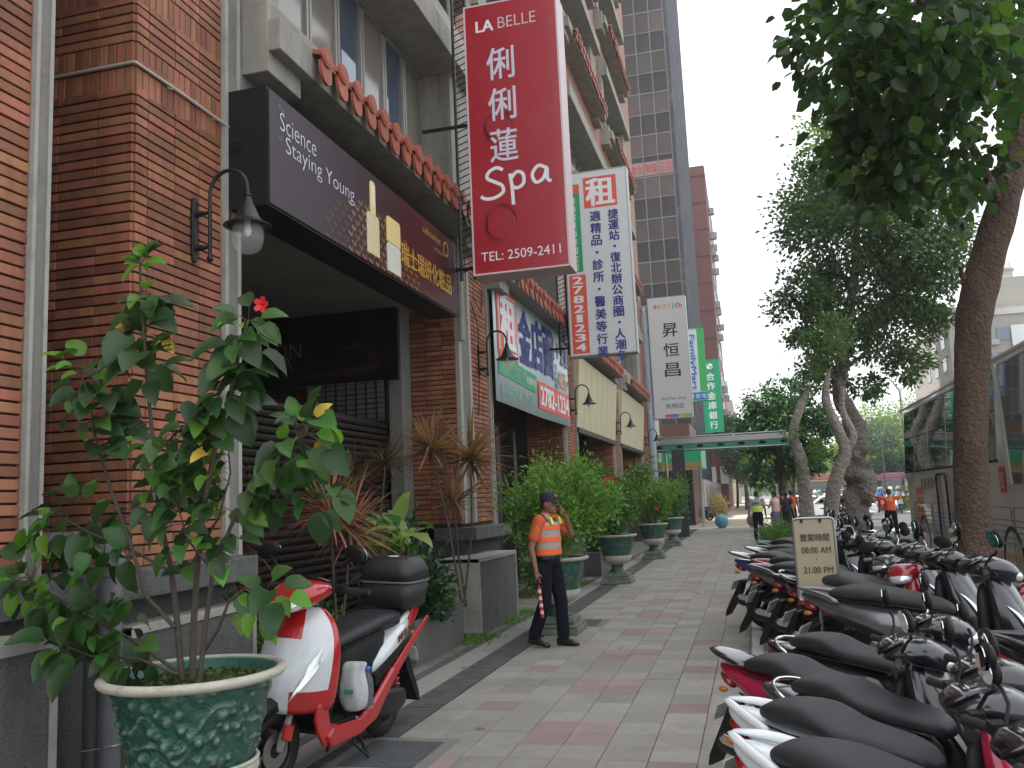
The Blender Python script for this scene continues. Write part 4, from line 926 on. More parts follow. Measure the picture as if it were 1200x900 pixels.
def flower(o, p, m, s=.05):
    q = MB(); p = Vector(p)
    for k in range(5):
        a = 2 * PI * k / 5; ca, sa = math.cos(a), math.sin(a)
        q.add([p, p + Vector((ca * .5 - sa * .45, -.25, sa * .5 + ca * .45)) * s, p + Vector((ca * 1.1 - sa * .3, -.5, sa * 1.1 + ca * .3)) * s, p + Vector((ca * 1.1 + sa * .3, -.5, sa * 1.1 - ca * .3)) * s, p + Vector((ca * .5 + sa * .45, -.25, sa * .5 - ca * .45)) * s], [(0, 1, 2, 3, 4)])
    q.tube([p, p + Vector((0, -1.1, .1)) * s], s * .08, 5)
    q.build('flower', m, o, smooth=True)
REDF = mat('red petals', (.55, .015, .02), .5, var=.15)
# --- near plant: individually placed large leaves
UX, UY = -2.52, 3.66
o = thing('potted_hibiscus', 'large hibiscus in the nearest green and cream urn at lower left', 'potted plant', (UX, UY, 0), .3)
o.rotation_euler = (0, 0, 0)
urn_parts(o, 1.0, 200, 3)
rr = random.Random(21)
st = MB()
S_ = [ # stems: polylines in urn coordinates with radii
 ([(-.06, 0, .84), (-.10, .02, 1.1), (-.14, .03, 1.35), (-.20, .02, 1.6), (-.22, 0, 1.9), (-.24, -.02, 2.2), (-.27, -.02, 2.5), (-.28, -.04, 2.82)], .016),
 ([(-.02, .02, .84), (-.03, .04, 1.1), (0, .03, 1.4), (.05, .0, 1.65), (.12, -.02, 1.9), (.20, -.02, 2.15), (.27, -.03, 2.4), (.30, -.02, 2.5)], .017),
 ([(.04, -.02, .84), (.06, 0, 1.1), (.10, .0, 1.35), (.18, .02, 1.55), (.30, .0, 1.75), (.45, -.02, 1.88), (.60, -.03, 1.95)], .013),
 ([(-.1, 0, 1.1), (-.22, -.05, 1.25), (-.30, -.06, 1.5), (-.42, -.05, 1.75), (-.52, -.04, 2.0), (-.56, -.04, 2.2), (-.60, -.05, 2.32)], .011),
 ([(-.08, 0, .9), (-.25, -.08, 1.05), (-.45, -.1, 1.15), (-.65, -.1, 1.25), (-.82, -.1, 1.33)], .010),
 ([(.06, 0, 1.0), (.16, -.05, 1.1), (.22, -.06, 1.22), (.3, -.05, 1.28), (.42, -.05, 1.24)], .009),
 ([(-.22, .0, 1.9), (-.10, .0, 2.0), (.02, .0, 2.08), (.1, .0, 2.12)], .007),
 ([(-.14, .03, 1.35), (-.32, .0, 1.45), (-.55, -.03, 1.55), (-.70, -.03, 1.62)], .008),
 ([(.3, .0, 1.75), (.42, .02, 1.7), (.55, .0, 1.62), (.66, 0, 1.66)], .007),
 ([(-.05, -.05, .9), (-.2, -.12, .98), (-.42, -.16, 1.0), (-.6, -.15, 1.05)], .008),
 ([(.1, 0, 1.35), (.0, -.05, 1.5), (-.05, -.05, 1.65)], .007), ([(.0, 0, 1.4), (.1, .05, 1.6), (.16, .05, 1.8), (.15, .03, 2.0)], .007)]
for pts, r in S_: st.tube(pts, [r * (1 - .6 * i / (len(pts) - 1)) for i in range(len(pts))], 8, False)
st.build('stem', BARK, o, smooth=2)
LM = [leafmesh(.13, .105, LEAF, .45), leafmesh(.10, .08, LEAF, .6), leafmesh(.09, .065, LEAFD, .5), leafmesh(.145, .115, LEAFD, .5), leafmesh(.07, .048, LEAFL, .35), leafmesh(.10, .075, LEAFL, .45), leafmesh(.09, .065, mat('yellowed leaf', (.45, .30, .04), .5, var=.3), .5)]
def along(pts, t):
    t = t * (len(pts) - 1); i = min(int(t), len(pts) - 2); return Vector(pts[i]).lerp(Vector(pts[i + 1]), t - i), (Vector(pts[i + 1]) - Vector(pts[i])).normalized()
LQ = []
clusters = [ # centre, radius, count, big share, fresh share  (where the foliage hangs)
 ((-.28, -.03, 2.84), .05, 9, 0, .8), ((-.25, -.02, 2.66), .08, 10, .6, .1), ((-.27, -.02, 2.50), .11, 13, .8, .0), ((-.24, -.03, 2.33), .09, 8, .8, 0), ((-.60, -.05, 2.33), .11, 13, .3, .5), ((-.50, -.05, 2.12), .15, 18, .8, .05), ((-.38, -.04, 1.98), .10, 9, .6, .1),
 ((.30, -.02, 2.50), .09, 10, .2, .5), ((.25, -.02, 2.33), .11, 14, .9, 0), ((.20, -.02, 2.14), .12, 13, .7, 0), ((.12, -.01, 2.02), .12, 12, .5, .15), ((-.05, 0, 1.88), .20, 34, .15, .2), ((.05, -.02, 1.72), .2, 30, .2, .2), ((-.15, 0, 1.72), .14, 16, .2, .2),
 ((.60, -.03, 1.95), .15, 18, .6, .25), ((.50, -.02, 1.80), .15, 20, .7, .1), ((.66, 0, 1.68), .10, 9, .5, .3), ((.36, 0, 1.66), .12, 12, .3, .2), ((-.62, -.04, 1.60), .18, 24, .3, .25), ((-.45, -.04, 1.48), .12, 10, .3, .2),
 ((-.80, -.1, 1.36), .14, 18, .3, .4), ((-.62, -.1, 1.24), .15, 18, .7, .15), ((-.50, -.14, 1.06), .16, 20, .7, .15), ((-.32, -.1, 1.12), .13, 12, .8, 0), ((-.25, -.12, .98), .10, 9, .8, 0), ((.42, -.05, 1.22), .10, 8, .8, .4), ((.25, -.05, 1.2), .08, 5, .6, .3), ((0, -.02, 1.5), .16, 15, .1, .2), ((.15, -.02, 1.45), .1, 8, .1, .2), ((-.85, -.05, 1.48), .07, 7, .2, .5)]
allstem = [along(p, t / 20)[0] for p, _ in S_ for t in range(21)]
pet = MB(); cnt = 0; extra = []
for c, R0, k, big, fresh in clusters:
    k = int(k * 1.35)
    c = Vector(c)
    for i in range(k):
        while True:
            v = Vector((rr.uniform(-1, 1), rr.uniform(-1, 1), rr.uniform(-1, 1)))
            if v.length < 1: break
        p = c + v * R0
        near = min(allstem, key=lambda a: (a - p).length_squared); out = (p - near); out = out.normalized() if out.length > .01 else v.normalized()
        d = (out + Vector((rr.uniform(-.5, .5), rr.uniform(-.9, .2), rr.uniform(-.7, .1)))).normalized()
        u = rr.random(); mi = rr.choice((4, 5)) if u < fresh else (rr.choice((0, 3, 3)) if rr.random() < big else rr.choice((1, 2)))
        zax = (Vector((rr.uniform(-.5, .5), -.75 + rr.uniform(-.4, .4), .8))); x = d; y = zax.cross(x).normalized(); z = x.cross(y)
        M = Matrix((x, y, z)).transposed().to_4x4(); M.translation = p
        pet.tube([near, near.lerp(p, .6) + Vector((0, 0, .01)), p], .0016, 3, False)
        if rr.random() < .02: mi = 6
        if cnt < 300:
            ob = mkobj('leaf', LM[mi], o); ob.matrix_local = M @ Matrix.Scale(rr.uniform(.8, 1.2), 4); cnt += 1
        else: extra.append((M, mi))
pet.build('petioles', BARKG, o, kind='stuff')
q = MB()
for M, mi in extra:
    me = LM[mi]; q.cm = {0: 0, 1: 0, 2: 1, 3: 1, 4: 2, 5: 2, 6: 2}[mi]; q.add([M @ v.co for v in me.vertices], [tuple(p.vertices) for p in me.polygons])
if extra: q.build('small_leaves', [LEAF, LEAFD, LEAFL], o, smooth=2, kind='stuff')
rs = np.random.RandomState(4); n = 900   # moss and clover on the soil
ang = rs.uniform(0, 2 * PI, n); rad = .33 * np.sqrt(rs.uniform(0, 1, n)); P = np.stack([rad * np.cos(ang), rad * np.sin(ang), np.full(n, .86)], 1)
V, F = leafcloud(P, rs.normal(size=(n, 3)) * [1, 1, .4] + [0, 0, .5], .028, .02, rs)
mkobj('ground_cover', fastmesh('ground_cover', V, F, leafmat('moss green', (.06, .10, .02), .3, .4)), o)['kind'] = 'stuff'
flower(o, (.40, -.06, 2.56), REDF, .035)
# --- the row of potted shrubs along the pavement
def potted(x, y, label, h, w, seed, flowers=0, s=1.0, lm=LEAF, n=9000, L=.055, grp='green urns with shrubs along the pavement'):
    o = thing('potted_hibiscus', label, 'potted plant', (x, y, 0), group=grp)
    urn_parts(o, s, 56, seed)
    rr = random.Random(seed); q = MB(); tips = []
    for k in range(7):
        a = 2 * PI * k / 7 + rr.uniform(-.3, .3); twig(q, (.05 * math.cos(a), .05 * math.sin(a), .84 * s), (math.cos(a) * .55, math.sin(a) * .55, 1), h * .55, .016, rr, 2, tips, .55)
    q.build('stem', BARK, o, smooth=2)
    rs = np.random.RandomState(seed); P = []; D = []
    T = [(pts, d) for pts, d in tips]
    for i in range(n):
        pts, d = T[rs.randint(len(T))]; t = rs.uniform(.2, 1); v, _ = along(pts, t); off = rs.normal(size=3) * .085 * w; P.append(np.array(v) + off); D.append(off / .085 + np.array((0, 0, .5)) + rs.normal(size=3) * .4)
    P = np.array(P); D = np.array(D); c = P.mean(0); zc = .84 * s + h * .55
    V, F = leafcloud(P, D, L, L * .55, rs); mkobj('foliage', fastmesh('foliage', V, F, lm, False), o)
    for k in range(flowers):
        a = rr.uniform(-2.2, -.9); flower(o, (c[0] + .38 * w * math.cos(a), c[1] + .42 * w * math.sin(a) - .05, c[2] + rr.uniform(-.3, .45)), REDF, .055)
    return o
LG1 = leafmat('bright shrub leaf', (.125, .25, .045), .4, .45, .4); LG2 = leafmat('mid green shrub leaf', (.08, .185, .04), .35, .45, .4)
potted(-2.42, 11.0, 'dense bright green shrub in the urn right behind the walking guard', 1.22, 1.3, 31, 0, 1.0, LG1, 12000, .06)
potted(-2.60, 17.25, 'open hibiscus with red flowers in the second urn, right of the guard', 1.35, 1.2, 32, 4, 1.0, LG2, 9000, .07)
potted(-2.58, 23.7, 'rounded shrub with one red flower in the third urn along the pavement', 1.1, 1.15, 33, 2, 1.0, LG1, 8000, .07)
potted(-2.58, 29.4, 'shrub in the farthest green urn, beside the dark panel', 1.2, 1.25, 34, 1, 1.0, LG2, 7000, .08)
# ---------------------------------------------------------------- concrete planter and its plants
PLM = mat('cast concrete planter', (.13, .13, .125), .8, var=.25, vs=4, bump=.2, bs=60, dirt=.6, ds=2, dcol=(.06, .06, .06))
def trough(name, label, x0, x1, y0, y1, h, lean=.03, cat='planter'):
    o = thing(name, label, cat, ((x0 + x1) / 2, (y0 + y1) / 2, 0)); cx, cy = (x0 + x1) / 2, (y0 + y1) / 2; hx, hy = (x1 - x0) / 2, (y1 - y0) / 2
    q = MB(); R = lambda k, z: [(cx - hx * k, cy - hy * k, z), (cx + hx * k, cy - hy * k, z), (cx + hx * k, cy + hy * k, z), (cx - hx * k, cy + hy * k, z)]
    q.rings([R(1 - lean * 1.6, .0), R(1 - lean * 1.6, .05), R(1 - lean, .052), R(1, h), R(.88, h), R(.86, h - .08)], False); q.build('trough', PLM, o, world=True, bevel=.012)
    MB().box(cx - hx * .87, cx + hx * .87, cy - hy * .87, cy + hy * .87, h - .12, h - .07).build('soil', SOIL, o, world=True); return o
trough('concrete_planter', 'grey cast concrete trough of flowering plants, right one of the pair by the scooter', -3.98, -3.38, 8.62, 10.2, .46)
trough('concrete_planter', 'plain grey concrete block planter between the scooter top box and the trough', -3.95, -3.42, 7.85, 8.58, .47, .0)
trough('concrete_planter', 'small grey planter with leafy shrub between the first two green urns', -3.75, -3.15, 18.7, 20.6, .5)
LEAFP = leafmat('glossy dark shrub leaf', (.022, .065, .022), .2, .45, .3)
def bush(name, label, c, r, n, L, m, seed, cat='shrub', stems=True, asp=.5, grp=None, dirz=.5, clumps=14):
    o = thing(name, label, cat, (c[0], c[1], c[2]), group=grp); rs = np.random.RandomState(seed); rr = random.Random(seed)
    cc = rs.normal(size=(clumps, 3)); cc /= np.linalg.norm(cc, axis=1, keepdims=True); cc[:, 2] = np.abs(cc[:, 2]); cc *= rs.uniform(.3, .85, (clumps, 1))
    idx = rs.randint(clumps, size=n); P = cc[idx] + rs.normal(size=(n, 3)) * .22; D = P * [1, 1, .6] + [0, 0, dirz] + rs.normal(size=(n, 3)) * .5
    P = P * r + [0, 0, r[2] * .15]; P[:, 2] = np.maximum(P[:, 2], .01)
    V, F = leafcloud(P, D, L, L * asp, rs); mkobj('foliage', fastmesh('foliage', V, F, m), o)
    if stems:
        q = MB()
        for k in range(min(clumps, 9)): q.tube([(0, 0, 0), tuple(cc[k] * r * .45 + [0, 0, .02]), tuple(cc[k] * r)], [.01, .007, .004], 5, False)
        q.build('stem', BARK, o, smooth=2)
    return o
bush('leafy_shrub', 'dark leafy shrub in the concrete trough right of the black top box', (-3.55, 9.05, .42), np.array((.36, .50, .85)), 2300, .095, LEAFP, 51)
bush('leafy_shrub', 'low bright ground plants behind the scooter seat', (-3.9, 7.1, .3), np.array((.45, .75, .42)), 1800, .06, LG2, 52)
bush('leafy_shrub', 'green plants between the low wall and the second urn', (-3.4, 19.6, .4), np.array((.5, .8, .95)), 2200, .11, LG2, 53)
bush('leafy_shrub', 'yellow flowered bush behind the first two green urns', (-3.5, 15.5, 0.0), np.array((.5, .8, 1.5)), 2200, .10, LG1, 54)
def blademesh(L, Wd, m, droop, k=5, name='blade'):
    V = []; Fc = []
    for i in range(k + 1):
        t = i / k; w = Wd / 2 * (min(1, .5 + 2.2 * t) if t < .3 else max(0, 1 - ((t - .3) / .7) ** 1.6)); x = L * t; z = -droop * L * t ** 2.2
        V += [(x, -w, z + w * .3), (x, 0, z), (x, w, z + w * .3)]
    for i in range(k): a = i * 3; Fc += [(a, a + 1, a + 4, a + 3), (a + 1, a + 2, a + 5, a + 4)]
    me = bpy.data.meshes.new(name); me.from_pydata(V, [], Fc); me.materials.append(m); return me
CP = leafmat('pink bronze blade', (.34, .14, .10), .3, .4, .5, .03); CPG = leafmat('olive bronze blade', (.17, .13, .06), .3, .45, .5, .04); CPD = leafmat('dark wine blade', (.075, .022, .022), .25, .4, .5, .02)
def rosettes(o, heads, seed, mats_, nb, L, Wd=.02, cap=300):
    rr = random.Random(seed); ms = [blademesh(L * a, Wd, m, dr) for m in mats_ for a, dr in ((1, .08), (.85, .28), (.75, .0))]; n = 0; q = MB()
    for (c, base) in heads:
        c = Vector(c); q.tube([base, Vector(base).lerp(c, .5) + Vector((rr.uniform(-.05, .05), rr.uniform(-.05, .05), 0)), c], [.016, .013, .012], 7, False)
        for k in range(nb):
            a = rr.uniform(0, 2 * PI); e = math.asin(rr.uniform(-.45, 1)); d = Vector((math.cos(a) * math.cos(e), math.sin(a) * math.cos(e), math.sin(e)))
            z = Vector((0, 0, 1)) - d * d.z; z = z.normalized() if z.length > .05 else d.orthogonal().normalized(); y = z.cross(d); M = Matrix((d, y, z)).transposed().to_4x4(); M.translation = c + Vector((0, 0, rr.uniform(-.05, .05)))
            if n < cap: ob = mkobj('blade', rr.choice(ms), o); ob.matrix_local = M @ Matrix.Scale(rr.uniform(.75, 1.15), 4); n += 1
    q.build('stem', BARK, o, smooth=2)
o = thing('cordyline', 'spiky pink and bronze cordyline bursting above the red scooter handlebar', 'spiky plant', (-3.74, 7.5, -.0)); rosettes(o, [((.02, -.05, 1.58), (0, .1, .4)), ((.1, .18, 1.42), (0, .15, .4))], 61, [CP, CP, CPG], 170, .68, .024)
o = thing('cordyline', 'tall olive and pink cordyline with several heads against the brick pillar', 'spiky plant', (-3.40, 10.2, .0)); rosettes(o, [((-.24, -.25, 2.26), (0, 0, .4)), ((.08, .3, 2.14), (0, .05, .4)), ((-.06, 0, 1.66), (.02, .1, .4))], 62, [CPG, CP, CPG], 125, .72, .036)
o = thing('cordyline', 'dark wine red cordyline in the shade of the shuttered bay', 'spiky plant', (-4.1, 6.5, .0)); rosettes(o, [((.05, 0, 1.35), (0, .1, .3)), ((.1, -.2, 1.02), (0, .1, .3)), ((-.2, .3, 1.75), (0, .2, .3)), ((-.05, .05, .75), (0, .1, .3))], 63, [CPD, CPD, CP], 75, .48, .026)
o = thing('cordyline', 'dim bronze cordyline before the shutter, left of the brick jamb', 'spiky plant', (-4.3, 9.2, .0)); rosettes(o, [((0, 0, 2.0), (0, .1, .3)), ((.1, .7, 2.12), (0, .3, .3))], 64, [CPD, CPG], 80, .5, .026)
o = thing('cordyline', 'dry bronze spiky plant in front of the dark arcade bay past the guard', 'spiky plant', (-3.3, 20.9, .0)); rosettes(o, [((0, 0, 1.9), (0, .1, .3)), ((-.3, .5, 2.1), (0, .3, .3))], 65, [CPG, CPG], 40, .6)
# dieffenbachia
DF = leafmat('cream veined leaf', (.23, .35, .12), .4, .3, .35); DF2 = leafmat('green leaf broad', (.05, .17, .04), .35, .3, .35)
o = thing('dumb_cane', 'broad leaved pale green and cream plant behind the top box', 'leafy plant', (-3.48, 8.45, .45)); rr = random.Random(71); ms = [leafmesh(.42, .17, DF, .5), leafmesh(.36, .15, DF, .3), leafmesh(.32, .14, DF2, .6)]
q = MB()
for k in range(34):
    a = rr.uniform(0, 2 * PI); e = rr.uniform(.1, 1.3); d = Vector((math.cos(a) * math.cos(e), math.sin(a) * math.cos(e), math.sin(e))); b_ = Vector((rr.uniform(-.2, .2), rr.uniform(-.3, .3), rr.uniform(.40, .98)))
    z = Vector((0, 0, 1)) - d * d.z; z.normalize(); y = z.cross(d); M = Matrix((d, y, z)).transposed().to_4x4(); M.translation = b_ + d * .12
    ob = mkobj('leaf', rr.choice(ms), o); ob.matrix_local = M @ Matrix.Scale(rr.uniform(.7, 1.1), 4); q.tube([(b_.x * .3, b_.y * .3, 0), tuple(b_ * .8), tuple(b_ + d * .14)], .006, 5, False)
q.build('stem', BARKG, o, smooth=2)
# yellow flower spikes and strap leaves in trough
o = thing('strap_plant', 'yellow green strap leaved plant at the right end of the concrete trough', 'leafy plant', (-3.5, 9.7, .42)); rr = random.Random(73); ms = [blademesh(.62, .05, leafmat('yellow green strap', (.16, .22, .04), .4, .35), .35), blademesh(.42, .03, DF2, .5)]
for k in range(46):
    a = rr.uniform(0, 2 * PI); e = rr.uniform(.5, 1.4); d = Vector((math.cos(a) * math.cos(e), math.sin(a) * math.cos(e), math.sin(e))); z = (Vector((0, 0, 1)) - d * d.z).normalized(); M = Matrix((d, z.cross(d), z)).transposed().to_4x4(); M.translation = Vector((rr.uniform(-.12, .12), rr.uniform(-.25, .25), 0)); ob = mkobj('blade', rr.choice(ms), o); ob.matrix_local = M @ Matrix.Scale(rr.uniform(.6, 1.1), 4)
q = MB(); 
# yellow blossoms for the bush
yf = mat('yellow petals', (.65, .42, .03), .5)
for ob in [x for x in C.objects if x.get('label', '').startswith('yellow flowered')]:
    for k in range(16): flower(ob, (rr.uniform(.0, .5), rr.uniform(-.7, .7), rr.uniform(.8, 1.6)), yf, .06)
# low weeds by the base walls
rs = np.random.RandomState(9); n = 2500; P = np.stack([-3.35 + rs.normal(size=n) * .12, rs.choice([10.3, 10.6, 11.9, 12.8, 15.3, 17.2], n) + rs.normal(size=n) * .22, np.full(n, .0)], 1)
V, F = leafcloud(P, rs.normal(size=(n, 3)) * [1, 1, .2] + [0, 0, 1], .06, .012, rs); w_ = mkobj('weeds', fastmesh('weeds', V, F, LG1)); w_['kind'] = 'stuff'; w_['label'] = 'tufts of green weeds along the foot of the stone walls'
# fallen leaves on the paving
lm = leafmesh(.07, .035, mat('dry fallen leaf', (.30, .22, .07), .7), .1, name='fallen_leaf')
for k, (x, y) in enumerate(((-2.05, 6.35), (-2.9, 8.6), (-.62, 3.95), (-.2, 5.7), (-1.5, 9.8), (-1.0, 15.0))):
    ob = mkobj('fallen_leaf', lm, None, (x, y, .012), (0, 0, k * 1.3)); tag(ob, ['small dry leaf on the tiles beside the scooter', 'dry leaf on the granite strip by the planter', 'dry leaf by the near parked scooters', 'dry leaf left of the near parked scooters', 'dry leaf on the tiles right of the guard', 'dry leaf on the tiles far beyond the guard'][k], 'leaf', 'dry leaves lying on the tiles')
# ---------------------------------------------------------------- scooters
def paint(name, c, metal=0.): return mat(name, c, .22, coat=.7, metal=metal, var=.04, vs=4, dirt=.15, ds=9, dcol=(.08, .08, .08))
P_RED = paint('red paint', (.42, .012, .015)); P_WH = paint('scooter white', (.62, .66, .68)); P_BK = paint('scooter black', (.010, .011, .014)); P_MG = paint('magenta red paint', (.34, .008, .05)); P_BL = paint('scooter blue', (.02, .05, .20)); P_SV = paint('scooter silver', (.15, .155, .165), .6); P_DR = paint('deep red paint', (.25, .008, .012)); P_GY = paint('scooter grey', (.05, .055, .06), .3)
LENS = mat('clear lens', (.75, .78, .80), .08, metal=.5, var=.3, vs=60); TAIL = mat('red lens', (.22, .008, .008), .2, coat=.5); AMB = mat('amber lens', (.42, .13, .02), .25); MIRR = mat('mirror glass', (.75, .77, .78), .03, metal=1); PLATE = mat('pale number plate', (.55, .58, .56), .5, dirt=.3, ds=20)
srng = random.Random(77); SEATS = [SEATM, SEATM, mat('worn seat vinyl', (.030, .031, .034), .55, bump=.2, bs=200, var=.25, vs=9, dirt=.4, ds=6, dcol=(.07, .068, .062)), mat('faded brown black seat', (.028, .023, .021), .6, bump=.2, bs=240, var=.2, vs=7)]
def wheel(o, x, z0=.235, r=.235, name='wheel', y=0., steer=None, disc=True):
    q = MB(); q.torus((x, y, z0), r - .05, .052, 32, 10, 'y', .95); t = q.build('tyre', RUB, o, smooth=2)
    q = MB(); q.lathe([(r - .092, -.035), (r - .085, -.04), (r - .085, .04), (r - .092, .035), (r - .092, -.035)], (x, y, z0), 28, 'y')
    for k in range(5):
        a = 2 * PI * k / 5; c, s = math.cos(a), math.sin(a); m = Matrix(((c, 0, s), (0, 1, 0), (-s, 0, c))); 
        q.cbox(Vector((x, y, z0)) + m @ Vector((.07, 0, 0)), (.13, .03, .03), m)
    q.lathe([(.001, -.05), (.035, -.05), (.035, .05), (.001, .05)], (x, y, z0), 16, 'y'); q.build('rim', DKMET, t, smooth=True)
    if disc: q = MB(); q.lathe([(.04, .045), (.10, .045), (.10, .05), (.04, .05)], (x, y, z0), 24, 'y'); q.build('brake_disc', STEEL, t)
    return t
def scooter(label, tail, ang, s, body, tailc=None, front=None, seat=SEATM, rail='mould', name='parked_scooter', group='scooters parked in the strip beside the pavement', hero=False, steer=.25, lower=BLACK, mirr='oval', roll=.06, origin=None, longbody=False, stripe=None):
    """tail: ground point under the tail tip; ang: heading in degrees (0 = +X)"""
    tailc = tailc or body; front = front or body; a = R_(ang)
    if origin is None: origin = (tail[0] + .95 * s * math.cos(a), tail[1] + .95 * s * math.sin(a), 0)
    o = thing(name, label, 'scooter', (origin[0], origin[1], 0), a, group); o.scale = (s, s, s); o.rotation_euler = (roll, 0, a)
    if hero: rw = wheel(o, -.62)
    else: rw = wheel(o, -.62, disc=False)
    # steering assembly: everything turned about the head
    st = Matrix.Translation((.42, 0, 0)) @ Matrix.Rotation(steer, 4, 'Z') @ Matrix.Translation((-.42, 0, 0))
    def steerq(q):
        up_ = (.09 if hero else .02) if q.v and min(v[2] for v in q.v) > .80 else 0
        q.v = [tuple(st @ Vector((v[0], v[1], v[2] + up_))) for v in q.v]; return q
    fw = wheel(o, .64); fw.data.transform(st); [c.data.transform(st) for c in fw.children]
    q = MB(); q.tube([(.47, .075, .62), (.64, .075, .235)], [.02, .026], 8).tube([(.47, -.075, .62), (.64, -.075, .235)], [.02, .026], 8).tube([(.47, -.075, .6), (.47, .075, .6)], .022, 8).tube([(.64, -.09, .235), (.64, .09, .235)], .014, 8); steerq(q).build('fork', DKMET if not hero else STEEL, o, smooth=True)
    if hero: q = MB(); q.cbox((.60, .10, .33), (.07, .03, .09), (0, -.3, 0)); steerq(q).build('brake_caliper', P_RED, o, bevel=.01)
    q = MB(); rings = []
    for k in range(13):
        t = R_(-20 + 150 * k / 12); w = .075 * math.sin(PI * (k + 1.2) / 14.4) ** .5; cx, cz = .64, .235; rr_ = .265
        rings.append([(cx + (rr_ + h) * math.cos(t), y, cz + (rr_ + h) * math.sin(t)) for y, h in ((-w, -.05), (-w * .9, 0), (-w * .4, .022), (w * .4, .022), (w * .9, 0), (w, -.05), (w * .8, -.02), (-w * .8, -.02))])
    q.rings(rings); steerq(q).build('front_fender', front if not hero else BLACK, o, smooth=2)
    # leg shield: upright shell with a lower nose
    if hero:
        rows_ = [(.44, ((.66, 0), (.64, .08), (.56, .165), (.44, .205), (.36, .215))), (.56, ((.675, 0), (.65, .09), (.575, .19), (.44, .235), (.36, .24))), (.70, ((.63, 0), (.605, .09), (.53, .21), (.42, .25), (.36, .255))), (.84, ((.555, 0), (.53, .09), (.47, .20), (.40, .245), (.355, .25))), (.94, ((.48, 0), (.465, .075), (.425, .155), (.385, .20), (.355, .21))), (1.0, ((.43, 0), (.42, .05), (.40, .095), (.375, .12), (.355, .13)))]
        q = MB(); V_ = []
        for z, ps in rows_: V_ += [(x, -y, z - .10 * y) for x, y in ps[:0:-1]] + [(x, y, z - .10 * y) for x, y in ps]
        F_ = []; M_ = []
        for r in range(5):
            for c in range(8):
                F_.append((r * 9 + c, r * 9 + c + 1, (r + 1) * 9 + c + 1, (r + 1) * 9 + c)); d_ = abs(c - 3.5)
                M_.append(1 if (r >= 3 and d_ < 1) or (d_ > 3) or r == 0 and d_ > 1 or (d_ > 2 and r == 0) else 0)
        q.add(V_, F_); q.m = M_
        lo_ = q.build('leg_shield', [P_WH, P_RED], o, smooth=2, sub=2); sm_ = lo_.modifiers.new('t', 'SOLIDIFY'); sm_.thickness = .02
        for y in (-1, 1):
            q = MB(); q.prism([(.50, .46), (.40, .50), (.385, .40), (.36, .33), (.28, .31), (.30, .205), (.42, .215), (.49, .30), (.52, .38)], y * .190 - .013, 'y', .026); q.build('lower_cover', P_RED, o, bevel=.01)
    else:
        q = MB(); q.loft([(.40, .47, 0, .09, .11), (.46, .48, 0, .125, .17), (.56, .49, 0, .135, .205), (.70, .475, 0, .115, .205), (.84, .44, 0, .085, .175), (.94, .41, 0, .06, .13), (1.0, .38, 0, .03, .07)], 'z', 18, 2.3)
        q.build('leg_shield', front, o, smooth=2, sub=1)
    q = MB(); q.loft([(.28, .33, 0, .03, .16), (.40, .34, 0, .045, .205), (.60, .355, 0, .05, .225), (.78, .355, 0, .045, .205), (.92, .35, 0, .03, .15)], 'z', 14, 3); q.build('inner_shield', lower, o, smooth=2, sub=1)
    if hero: pass
    cm = P_RED if hero else (tailc if tailc is not body else P_GY)
    q = MB(); q.loft([(.50, .565, 0, .03, .015), (.60, .575, 0, .035, .06), (.72, .555, 0, .035, .085), (.86, .50, 0, .035, .10), (.97, .43, 0, .03, .09)], 'z', 12, 2); q.build('shield_badge_panel', cm, o, smooth=2, sub=1) if not hero else None
    # slanted lamps in the shield
    for y in (-1, 1):
        SH = ((.46, .48, .125, .17), (.56, .49, .135, .205), (.70, .475, .115, .205), (.84, .44, .085, .175), (.86, .44, .085, .175))
        def srf(yy, zz):
            for (za, xa, ha, wa), (zb, xb, hb, wb) in zip(SH, SH[1:]):
                if zz <= zb or zb == .86:
                    t_ = min(max((zz - za) / (zb - za), 0), 1.2); return xa + (xb - xa) * t_ + (ha + (hb - ha) * t_) * max(0, 1 - min(1, abs(yy) / (wa + (wb - wa) * t_)) ** 2.3) ** (1 / 2.3)
        q = MB(); rg_ = []
        for i_ in range(9):
            t_ = i_ / 8; row = []
            for j_ in range(5):
                yy = .05 + .125 * t_; zz = .49 + .29 * t_ + (j_ / 4 - .5) * .085 * math.sin(PI * min(max(t_ * .9 + .08, 0), 1)) ; row.append((srf(yy, zz) + .012, y * yy, zz))
            rg_.append(row)
        if hero:
            g0 = [((.655, .10, .50), (.638, .125, .555)), ((.632, .135, .545), (.60, .15, .635)), ((.60, .165, .585), (.562, .178, .70)), ((.562, .195, .635), (.52, .205, .755)), ((.505, .225, .70), (.492, .222, .79))]
            rg_ = [[(a_[0] + (b_[0] - a_[0]) * t + .014, y * (a_[1] + (b_[1] - a_[1]) * t + .006), a_[2] + (b_[2] - a_[2]) * t) for t in (0, .33, .66, 1)] for a_, b_ in g0]; q = MB()
        q.rings(rg_, False, False); q.build('turn_lamp', LENS, o, smooth=2)
    # floor and lower side skirts
    q = MB(); q.box(.02, .40, -.17, .17, .27, .30).box(.05, .38, -.12, .12, .30, .308); q.build('footboard', lower, o, bevel=.01)
    for y in (-1, 1):
        q = MB(); q.prism([(.42, .27), (.36, .31), (.05, .29), (-.10, .34), (-.38, .52), (-.42, .46), (-.16, .24), (.05, .195), (.38, .20)], y * .185 - .012, 'y', .03); q.build('side_skirt', (P_RED if hero else (stripe or body)), o, bevel=.012)
